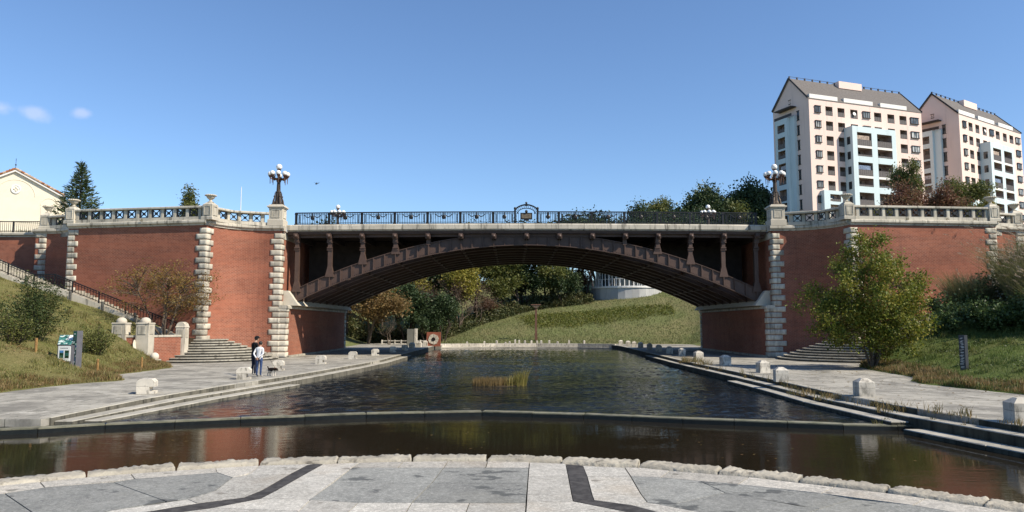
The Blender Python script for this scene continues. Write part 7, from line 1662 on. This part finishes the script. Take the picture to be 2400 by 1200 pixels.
# ------------------------------------------------------------------ info boards, log stakes, marker post
def picture_mat(name, base, cols, scale):
    m, nt, N, b = nodes(name); v = N.new('ShaderNodeTexVoronoi'); v.inputs['Scale'].default_value = scale; nt.links.new(pos(nt), v.inputs['Vector']); cr = N.new('ShaderNodeValToRGB'); el = cr.color_ramp.elements; cr.color_ramp.interpolation = 'CONSTANT'
    el[0].color = rgb(cols[0]); el[1].position = 0.8; el[1].color = rgb(cols[-1])
    for i, c in enumerate(cols[1:-1]): e = el.new(0.8 * (i + 1) / (len(cols) - 1)); e.color = rgb(c)
    s = N.new('ShaderNodeSeparateColor'); nt.links.new(v.outputs['Color'], s.inputs[0]); nt.links.new(s.outputs[0], cr.inputs[0]); nt.links.new(cr.outputs[0], b.inputs['Base Color']); b.inputs['Roughness'].default_value = 0.35; return m
def mk_signs():
    g = plain('grey_metal', (0.16, 0.16, 0.18), 0.45, 0.3, 0.1, 5, 0.4); pn = plain('board_white', (0.74, 0.76, 0.74), 0.35, 0, 0.03, 5, 0.4); gr = plain('board_green', (0.03, 0.13, 0.10), 0.35, 0, 0.2, 8, 0.4); bl = plain('photo_sky_blue', (0.10, 0.30, 0.62), 0.4, 0, 0.3, 8, 0.3); dg = plain('photo_dark_green', (0.02, 0.07, 0.03), 0.4, 0, 0.4, 16, 0.3); tx = plain('print_grey', (0.12, 0.12, 0.12), 0.5, 0, 0.1, 5, 0.3)
    gp = picture_mat('board_print', None, [(0.03, 0.13, 0.10), (0.05, 0.20, 0.17), (0.55, 0.62, 0.58), (0.02, 0.08, 0.07), (0.10, 0.30, 0.24)], 9)
    x, y = -20.75, 34.6; z = lawn_h(-1, x, y)
    r = thing('info_board', (x, y, z), 'tilted info board with a white photo panel on its front', 'sign')
    b = MB(); b.box(x - 0.34, x - 0.28, y - 0.02, y + 0.3, z - 0.2, z + 0.95); b.box(x + 0.24, x + 0.30, y - 0.02, y + 0.3, z - 0.2, z + 0.95); b.build('frame', g, r)
    b = MB(); b.box(x - 0.29, x + 0.27, y - 0.06, y - 0.021, z + 0.22, z + 0.92); p = b.build('front_panel', pn, r)
    for k, (dx, cols) in enumerate(((-0.19, (bl, dg, gr)), (0.06, (dg, gr, dg)))):
        for j, m in enumerate(cols): b = MB(); b.box(x + dx - 0.03, x + dx + 0.16, y - 0.065, y - 0.059, z + 0.64 - 0.12 * (j + 1) + 0.08, z + 0.64 - 0.12 * j + 0.075); b.build('photo_print', m, p)
    for j in range(6): b = MB(); b.box(x - 0.18 + j * 0.06, x - 0.14 + j * 0.06, y - 0.065, y - 0.059, z + 0.80, z + 0.835); b.build('lettering', tx, p)
    b = MB(); A = [(x - 0.34, y - 0.07, z + 0.96), (x + 0.30, y - 0.07, z + 0.96), (x + 0.02, y + 0.85, z + 1.42), (x - 0.80, y + 0.85, z + 1.42)]
    b.add(A + [(p_[0], p_[1] + 0.02, p_[2] - 0.05) for p_ in A], [(0, 1, 2, 3), (7, 6, 5, 4), (0, 4, 5, 1), (1, 5, 6, 2), (2, 6, 7, 3), (3, 7, 4, 0)]); t = b.build('tilted_top', g, r, fixn=True)
    def onp(u0, u1, v0, v1, m, nm):
        q = []
        for (u, v) in ((u0, v0), (u1, v0), (u1, v1), (u0, v1)):
            a0 = Vector(A[0]).lerp(Vector(A[1]), u); a1 = Vector(A[3]).lerp(Vector(A[2]), u); q.append(tuple(a0.lerp(a1, v) + Vector((0, -0.003, 0.007))))
        bb = MB(); bb.add(q, [(0, 1, 2, 3)]); bb.build(nm, m, t)
    onp(0.03, 0.97, 0.03, 0.46, gp, 'map_print'); onp(0.03, 0.55, 0.50, 0.96, gp, 'map_print'); onp(0.60, 0.97, 0.50, 0.96, pn, 'text_print')
    x, y = -20.42, 35.0; z = lawn_h(-1, x, y); r = thing('picture_post', (x, y, z), 'tall narrow grey post with a dark green picture strip', 'sign')
    b = MB(); b.cbox((x, y, z - 0.2), (0.22, 0.34, 1.92), R(-14)); b.build('post', g, r)
    pc = picture_mat('strip_print', None, [(0.02, 0.08, 0.07), (0.03, 0.06, 0.16), (0.40, 0.60, 0.48), (0.60, 0.66, 0.68), (0.02, 0.05, 0.05)], 10)
    q = MB(); c = math.cos(R(-14)); s_ = math.sin(R(-14))
    def face(w0, w1, za, zb, m, nm, par, o=0.174):
        bb = MB(); bb.add([(x + a * c + o * s_, y + a * s_ - o * c, zz) for a, zz in ((w0, za), (w1, za), (w1, zb), (w0, zb))], [(0, 1, 2, 3)]); bb.build(nm, m, par)
    face(-0.10, 0.10, z + 0.02, z + 1.22, pc, 'picture_strip', r); face(-0.10, 0.10, z + 1.225, z + 1.68, gr, 'title_strip', r); face(-0.05, 0.04, z + 1.55, z + 1.59, pn, 'emblem', r, 0.178)
    for j in range(4): face(-0.07, 0.07, z + 1.44 - j * 0.05, z + 1.46 - j * 0.05, g, 'lettering', r, 0.178)
    wl = plain('log_yellow', (0.33, 0.19, 0.07), 0.8, 0, 0.25, 9, 0.2)
    for i, (u, y, lb) in enumerate(((-22.5, 33.2, 'leaning at the pale bush'), (-20.9, 32.7, 'in front of the info board'), (-21.1, 36.3, 'just behind the info board'), (-19.65, 35.4, 'right of the picture post'), (-19.15, 38.6, 'farthest right at the lawn edge'))):
        z = lawn_h(-1, u, y); b = MB(); b.lathe([(0.055, -0.3), (0.06, 0.55), (0.05, 0.60)], 8, (u, y, z)); o = b.build('log_stake', wl); props(o, 'short yellow-brown log stake ' + lb, 'stake', 'log stakes along the lawn')
    x, y = 20.0, 33.0; z = lawn_h(1, x, y); r = thing('marker_post', (x, y, z), 'slim black square marker post with white lettering on the green lawn', 'post')
    b = MB(); b.cbox((x, y, z - 0.25), (0.25, 0.25, 1.80), R(32)); b.build('post', plain('black_steel', (0.05, 0.055, 0.065), 0.45, 0.2, 0.15, 6, 0.4), r)
    rr = random.Random(2); c, s_ = math.cos(R(32)), math.sin(R(32))
    for j in range(11):
        zz = z + 1.42 - j * 0.125
        for k in range(rr.randint(2, 3)):
            w = rr.uniform(0.04, 0.075); a = rr.uniform(-0.05, 0.05); zk = zz - 0.03 * k; o_ = 0.1275; b = MB()
            # left-hand face of the post (normal -x rotated)
            P = []
            for (t, z2) in ((a - w, zk), (a + w, zk), (a + w, zk + 0.014), (a - w, zk + 0.014)): P.append((x - o_ * c - t * s_, y - o_ * s_ + t * c, z2))
            b.add(P, [(0, 1, 2, 3)]); b.build('lettering', M['white'], r)
mk_signs()
# helicopter far off in the sky
def mk_heli():
    c = Vector((-402.0, 1500.0, 292.0)); g = plain('dark_green_airframe', (0.03, 0.035, 0.04), 0.5, 0, 0.2, 1, 0.3); r = thing('helicopter', c, 'tiny dark helicopter flying in the blue sky', 'helicopter')
    b = MB(); b.tube([c + Vector(p) for p in ((-2.6, 0, -0.2), (-1.6, 0, -0.2), (0.6, 0, 0), (1.8, 0, 0.5), (5.0, 0, 1.1))], [0.5, 1.25, 1.35, 0.8, 0.25], 10); b.build('fuselage', g, r)
    b = MB(); b.bar(c + Vector((0, 0, 1.2)), c + Vector((0, 0, 2.2)), 0.4); mst = b.build('rotor_mast', g, r)
    for a in (0.2, 1.77, 3.34, 4.91): b = MB(); b.bar(c + Vector((0, 0, 2.2)), c + Vector((5.8 * math.cos(a), 5.8 * math.sin(a), 2.3)), 0.45, 0.12); b.build('rotor_blade', g, mst)
    b = MB(); b.add([c + Vector(p) for p in ((4.6, -0.1, 0.9), (5.4, -0.1, 1.0), (6.0, -0.1, 2.6), (5.3, -0.1, 2.6), (4.6, 0.1, 0.9), (5.4, 0.1, 1.0), (6.0, 0.1, 2.6), (5.3, 0.1, 2.6))], [(0, 1, 2, 3), (7, 6, 5, 4), (0, 4, 5, 1), (1, 5, 6, 2), (2, 6, 7, 3), (3, 7, 4, 0)]); b.build('tail_fin', g, r)
    for sg in (-1, 1): b = MB(); b.bar(c + Vector((-2, sg * 1.0, -1.7)), c + Vector((1.8, sg * 1.0, -1.7)), 0.18); b.bar(c + Vector((-1, sg * 0.8, -0.9)), c + Vector((-1, sg * 1.0, -1.7)), 0.15); b.bar(c + Vector((1, sg * 0.8, -0.9)), c + Vector((1, sg * 1.0, -1.7)), 0.15); b.build('skid', g, r)
mk_heli()
# fallen leaves
def litter():
    rng = np.random.default_rng(31); n = 420; y = rng.uniform(22, 44, n); x = np.interp(y, [p[0] for p in XR], [p[1] for p in XR]) + 0.6 + rng.random(n) ** 0.8 * 6; P = np.stack([x, y, np.full(n, 0.012)], 1); N = np.stack([rng.normal(size=n), rng.normal(size=n), np.full(n, 0.12)], 1) * 1.5
    me = leaf_mesh('fallen_leaves', P, 0.11, rng, M['lf_maple'], 0, 0.7, 0.4, N); V = np.zeros(len(me.vertices) * 3); me.vertices.foreach_get('co', V); V = V.reshape(-1, 3); V[:, 2] = 0.008 + np.abs(V[:, 2] - 0.012) * 0.25; me.vertices.foreach_set('co', V.ravel()); me.update(); o = link('fallen_leaves', me); props(o, 'brown fallen leaves scattered over the paving by the yellow-green tree', 'leaves', None, 'stuff')
litter()
def floaters():
    rng = np.random.default_rng(77); n = 120; x = rng.uniform(-9, 9, n); y = rng.uniform(9.5, 21, n); k = rng.random(n) < 0.5; P = np.stack([x, y, np.full(n, -0.512)], 1); me = leaf_mesh('floating_leaves', P, 0.08, rng, M['lf_maple'], 0, 0.7, 0.5); V = np.zeros(len(me.vertices) * 3); me.vertices.foreach_get('co', V); V = V.reshape(-1, 3); V[:, 2] = -0.515 + np.abs(V[:, 2] + 0.512) * 0.06; me.vertices.foreach_set('co', V.ravel()); me.update(); props(link('floating_leaves', me), 'a few dead leaves floating on the calm pool', 'leaves', None, 'stuff')
floaters()
# ------------------------------------------------------------------ people and dog
def skin_mesh(name, V, E, Rd, root=0, sub=2):
    me = bpy.data.meshes.new(name); me.from_pydata([tuple(v) for v in V], E, []); o = bpy.data.objects.new(name, me); col.objects.link(o)
    o.modifiers.new('skin', 'SKIN'); 
    for i, sv in enumerate(me.skin_vertices[0].data):
        r = Rd[i]; sv.radius = (r, r) if not hasattr(r, '__len__') else r; sv.use_root = (i == root)
    m = o.modifiers.new('sub', 'SUBSURF'); m.levels = sub; m.render_levels = sub
    dg = bpy.context.evaluated_depsgraph_get(); ev = o.evaluated_get(dg); out = bpy.data.meshes.new_from_object(ev); bpy.data.objects.remove(o); bpy.data.meshes.remove(me); out.name = name
    out.polygons.foreach_set('use_smooth', [True] * len(out.polygons)); return out
M['skin'] = plain('skin', (0.42, 0.25, 0.17), 0.6, 0, 0.08, 20, 0.3); M['hair'] = plain('black_hair', (0.012, 0.010, 0.009), 0.5, 0, 0.3, 30, 0.4)
M['shirt_w'] = plain('white_shirt', (0.76, 0.75, 0.74), 0.85, 0, 0.05, 8, 0.2); M['jeans'] = plain('blue_jeans', (0.05, 0.085, 0.19), 0.9, 0, 0.25, 14, 0.2); M['shirt_b'] = plain('black_shirt', (0.012, 0.012, 0.014), 0.85, 0, 0.2, 10, 0.2); M['pants_b'] = plain('navy_trousers', (0.02, 0.025, 0.045), 0.9, 0, 0.2, 12, 0.2); M['shoe'] = plain('light_shoe', (0.35, 0.34, 0.32), 0.7, 0, 0.1, 10, 0.3)
def person(loc, rz, H, label, arms, head_tilt, shirt, trouser, slv, shoe, hips=1.0):
    k = H / 1.72; root = thing('person', loc, label, 'person', None, rz)
    # facing +y locally; x to the right
    V = []; E = []; Rd = []; ids = {}
    def v(n, p, r, parent=None):
        ids[n] = len(V); V.append(Vector(p) * k); Rd.append((r[0] * k, r[1] * k) if hasattr(r, '__len__') else r * k)
        if parent: E.append((ids[parent], ids[n]))
    v('pelvis', (0, 0, 0.93), (0.165 * hips, 0.125)); v('waist', (0, 0.01, 1.07), (0.145, 0.105), 'pelvis'); v('chest', (0, 0.02, 1.27), (0.175, 0.12), 'waist'); v('shoulder', (0, 0.02, 1.40), (0.13, 0.085), 'chest'); v('neck', (0, 0.045, 1.475), 0.055, 'shoulder')
    hz = 1.60; hy = 0.06 + head_tilt; v('head0', (0, hy - 0.01, 1.54), (0.062, 0.075), 'neck'); v('head1', (0, hy + 0.005, hz), (0.078, 0.098), 'head0'); v('head2', (0, hy, 1.68), (0.066, 0.082), 'head1')
    for s in (-1, 1):
        t = 'r' if s > 0 else 'l'
        v('hip' + t, (s * 0.095, 0, 0.86), 0.095, 'pelvis'); v('thigh' + t, (s * 0.10, 0.01, 0.66), 0.078, 'hip' + t); v('knee' + t, (s * 0.10, 0.015, 0.48), 0.058, 'thigh' + t); v('calf' + t, (s * 0.105, -0.015, 0.32), 0.056, 'knee' + t); v('ankle' + t, (s * 0.105, -0.02, 0.09), 0.042, 'calf' + t); v('ball' + t, (s * 0.115, 0.07, 0.045), (0.045, 0.038), 'ankle' + t); v('toe' + t, (s * 0.12, 0.16, 0.035), (0.04, 0.028), 'ball' + t)
        A = arms[0 if s < 0 else 1]; v('sh' + t, (s * 0.185, 0.01, 1.385), 0.058, 'shoulder'); v('elb' + t, A[0], 0.042, 'sh' + t); v('wr' + t, A[1], 0.029, 'elb' + t); h = Vector(A[1]); d = (h - Vector(A[0])).normalized(); v('palm' + t, h + d * 0.07, (0.034, 0.024), 'wr' + t)
        side = d.cross(Vector((0, 1, 0))).normalized() * 0.014
        for f in range(4): 
            b = h + d * 0.10 + side * (f - 1.5) * 1.25; L = (0.065, 0.078, 0.072, 0.055)[f]; v('f%d%s' % (f, t), b + d * L * 0.5, 0.009, 'palm' + t); v('g%d%s' % (f, t), b + d * L * 0.85 + Vector((0, 0.018, 0.006)), 0.008, 'f%d%s' % (f, t))
        v('th' + t, h + d * 0.055 - side * 2.6, 0.010, 'palm' + t); v('ti' + t, h + d * 0.095 - side * 3.4, 0.009, 'th' + t)
    me = skin_mesh('body', V, E, Rd, 0, 2)
    for m in (M['skin'], shirt, trouser, shoe): me.materials.append(m)
    wr = [Vector(arms[i][1]) * k for i in (0, 1)]; el = [Vector(arms[i][0]) * k for i in (0, 1)]
    for p in me.polygons:
        c = p.center; z = c.z / k; mi = 0
        if z < 0.085: mi = 3
        elif z < 0.955 and min((c - w).length for w in wr) > 0.13 * k and abs(c.x) < 0.30 * k and not (min((c - w).length for w in el) < 0.09 * k): mi = 2
        elif z < 1.475:
            dw = min((c - w).length for w in wr); mi = 1 if slv == 'long' and dw > 0.05 * k else (1 if (z > 1.18 or abs(c.x) < 0.17 * k) and dw > 0.2 * k else 0)
        if slv == 'long' and min((c - w).length for w in wr) < 0.16 * k:
            dd = min(((c - w).dot((w - e).normalized()) for w, e in zip(wr, el) if (c - w).length < 0.16 * k), default=1); mi = 0 if dd > 0 else 1
        p.material_index = mi
    o = bpy.data.objects.new('body', me); col.objects.link(o); o.parent = root
    return root, k, hy
def face(root, k, hy, cap):
    def sub(nm, b, m): o = bpy.data.objects.new(nm, b.mesh(nm, m, True)); col.objects.link(o); o.parent = root
    b = MB(); b.sphere((0, (hy - 0.014) * k, 1.655 * k), 0.104 * k, 14, 10, 1.0)
    b.v = [(p[0] * 0.92, p[1], p[2]) if not (p[1] > (hy + 0.05) * k and p[2] < 1.69 * k) else (p[0] * 0.85, (hy + 0.045) * k, max(p[2], 1.70 * k)) for p in b.v]; sub('hair', b, M['hair'])
    b = MB(); b.tube([(0, (hy + 0.09) * k, 1.63 * k), (0, (hy + 0.118) * k, 1.585 * k)], [0.008 * k, 0.016 * k], 6); sub('nose', b, M['skin'])
    b = MB()
    for s in (-1, 1): b.sphere((s * 0.033 * k, (hy + 0.092) * k, 1.615 * k), 0.011 * k, 8, 6)
    sub('eyes', b, M['hair']); b = MB(); b.tube([(-0.024 * k, (hy + 0.088) * k, 1.553 * k), (0.024 * k, (hy + 0.088) * k, 1.553 * k)], 0.007 * k, 6); sub('mouth', b, M['mouth'])
    b = MB()
    for s in (-1, 1): b.sphere((s * 0.083 * k, hy * k, 1.60 * k), 0.024 * k, 8, 6, 1.3)
    sub('ears', b, M['skin'])
    if cap:
        b = MB(); b.sphere((0, (hy + 0.0) * k, 1.675 * k), 0.112 * k, 14, 10, 0.85); b.v = [(p[0], p[1], max(p[2], 1.665 * k)) for p in b.v]
        n = 10; bw = [(0.095 * math.cos(math.pi * i / n), hy + 0.06 + 0.13 * math.sin(math.pi * i / n)) for i in range(n + 1)]; b.prism([(x * k, y * k) for x, y in bw], 1.668 * k, 1.682 * k); sub('cap', b, M['shirt_b'])
M['mouth'] = plain('lips', (0.30, 0.12, 0.10), 0.5, 0, 0.1, 20, 0.3)
# woman in white, hands clasped behind her back, seen from behind
r, k, hy = person((-11.62, 34.3, 0.0), R(-12), 1.58, 'person in a white long-sleeved top and blue jeans standing with hands behind the back', ([(-0.26, -0.10, 1.13), (-0.06, -0.19, 0.93)], [(0.26, -0.10, 1.13), (0.05, -0.20, 0.95)]), 0.03, M['shirt_w'], M['jeans'], 'long', M['shoe'], 1.0); face(r, k, hy, False)
r, k, hy = person((-12.2, 35.3, 0.0), R(-38), 1.80, 'person in a black shirt and dark cap bending the head over the dog', ([(-0.25, 0.06, 1.12), (-0.16, 0.24, 0.98)], [(0.25, 0.08, 1.12), (0.16, 0.28, 0.98)]), 0.05, M['shirt_b'], M['pants_b'], 'short', M['shoe'], 1.0); face(r, k, hy, True)
def mk_dog():
    root = thing('dog', (-11.12, 34.6, 0.0), 'small black and white dog sniffing the paving beside the couple', 'dog', None, R(-30)); root.scale = (0.88, 0.88, 0.88)
    V = []; E = []; Rd = []; ids = {}
    def v(n, p, r, par=None):
        ids[n] = len(V); V.append(Vector(p)); Rd.append(tuple(q * 1.3 for q in r) if hasattr(r, '__len__') else max(r * 1.3, 0.03))
        if par: E.append((ids[par], ids[n]))
    v('hip', (-0.17, 0, 0.33), (0.085, 0.09)); v('belly', (-0.02, 0, 0.32), (0.085, 0.085), 'hip'); v('chest', (0.14, 0, 0.33), (0.10, 0.11), 'belly'); v('neck', (0.24, 0, 0.38), 0.065, 'chest'); v('skull', (0.34, 0, 0.37), (0.062, 0.06), 'neck'); v('snout', (0.42, 0, 0.32), 0.036, 'skull'); v('nose', (0.47, 0, 0.29), 0.024, 'snout')
    v('t1', (-0.26, 0, 0.39), 0.025, 'hip'); v('t2', (-0.33, 0.01, 0.47), 0.02, 't1'); v('t3', (-0.35, 0.02, 0.55), 0.012, 't2')
    for s in (-1, 1):
        t = str(s); v('el' + t, (0.15, s * 0.07, 0.22), 0.036, 'chest'); v('wr' + t, (0.16, s * 0.07, 0.11), 0.022, 'el' + t); v('pw' + t, (0.17, s * 0.07, 0.02), 0.022, 'wr' + t); v('pt' + t, (0.205, s * 0.07, 0.015), 0.02, 'pw' + t)
        v('kn' + t, (-0.13, s * 0.075, 0.22), 0.042, 'hip'); v('hk' + t, (-0.235, s * 0.075, 0.13), 0.022, 'kn' + t); v('hp' + t, (-0.215, s * 0.075, 0.02), 0.02, 'hk' + t); v('ht' + t, (-0.175, s * 0.075, 0.015), 0.02, 'hp' + t)
    me = skin_mesh('body', V, E, Rd, 1, 2)
    wm = plain('white_fur', (0.60, 0.55, 0.48), 0.9, 0, 0.15, 20, 0.1); bm_ = plain('black_brown_fur', (0.03, 0.022, 0.018), 0.9, 0, 0.3, 20, 0.1)
    for m in (bm_, wm): me.materials.append(m)
    for p in me.polygons:
        c = p.center; p.material_index = 1 if (c.z < 0.16 or c.z < 0.27 and abs(c.x) < 0.3 or (c.x > 0.18 and c.z < 0.30) or c.z > 0.52) else 0
    o = bpy.data.objects.new('body', me); col.objects.link(o); o.parent = root
    for s in (-1, 1):
        b = MB(); b.add([(0.33, s * 0.045, 0.42), (0.37, s * 0.06, 0.41), (0.34, s * 0.095, 0.34), (0.31, s * 0.07, 0.39)], [(0, 1, 2, 3)]); b.add([(0.332, s * 0.05, 0.415), (0.372, s * 0.065, 0.405), (0.342, s * 0.10, 0.335), (0.312, s * 0.075, 0.385)], [(3, 2, 1, 0)]); o = bpy.data.objects.new('ear', b.mesh('ear', bm_)); col.objects.link(o); o.parent = root
    b = MB(); b.tube([(0.235 + 0.07 * 0.3 * math.cos(t), 0.072 * math.cos(t), 0.38 + 0.072 * math.sin(t)) for t in [2 * math.pi * i / 12 for i in range(13)]], 0.01, 5, False); o = bpy.data.objects.new('collar', b.mesh('collar', M['tile_a'])); col.objects.link(o); o.parent = root
mk_dog()
b = MB(); b.tube([(-11.9, 35.45, 1.0), (-11.4, 35.1, 0.78), (-10.95, 34.52, 0.36)], 0.008, 5); o = b.build('dog_leash', M['iron']); props(o, 'thin dark leash running from the person in black to the dog', 'leash')
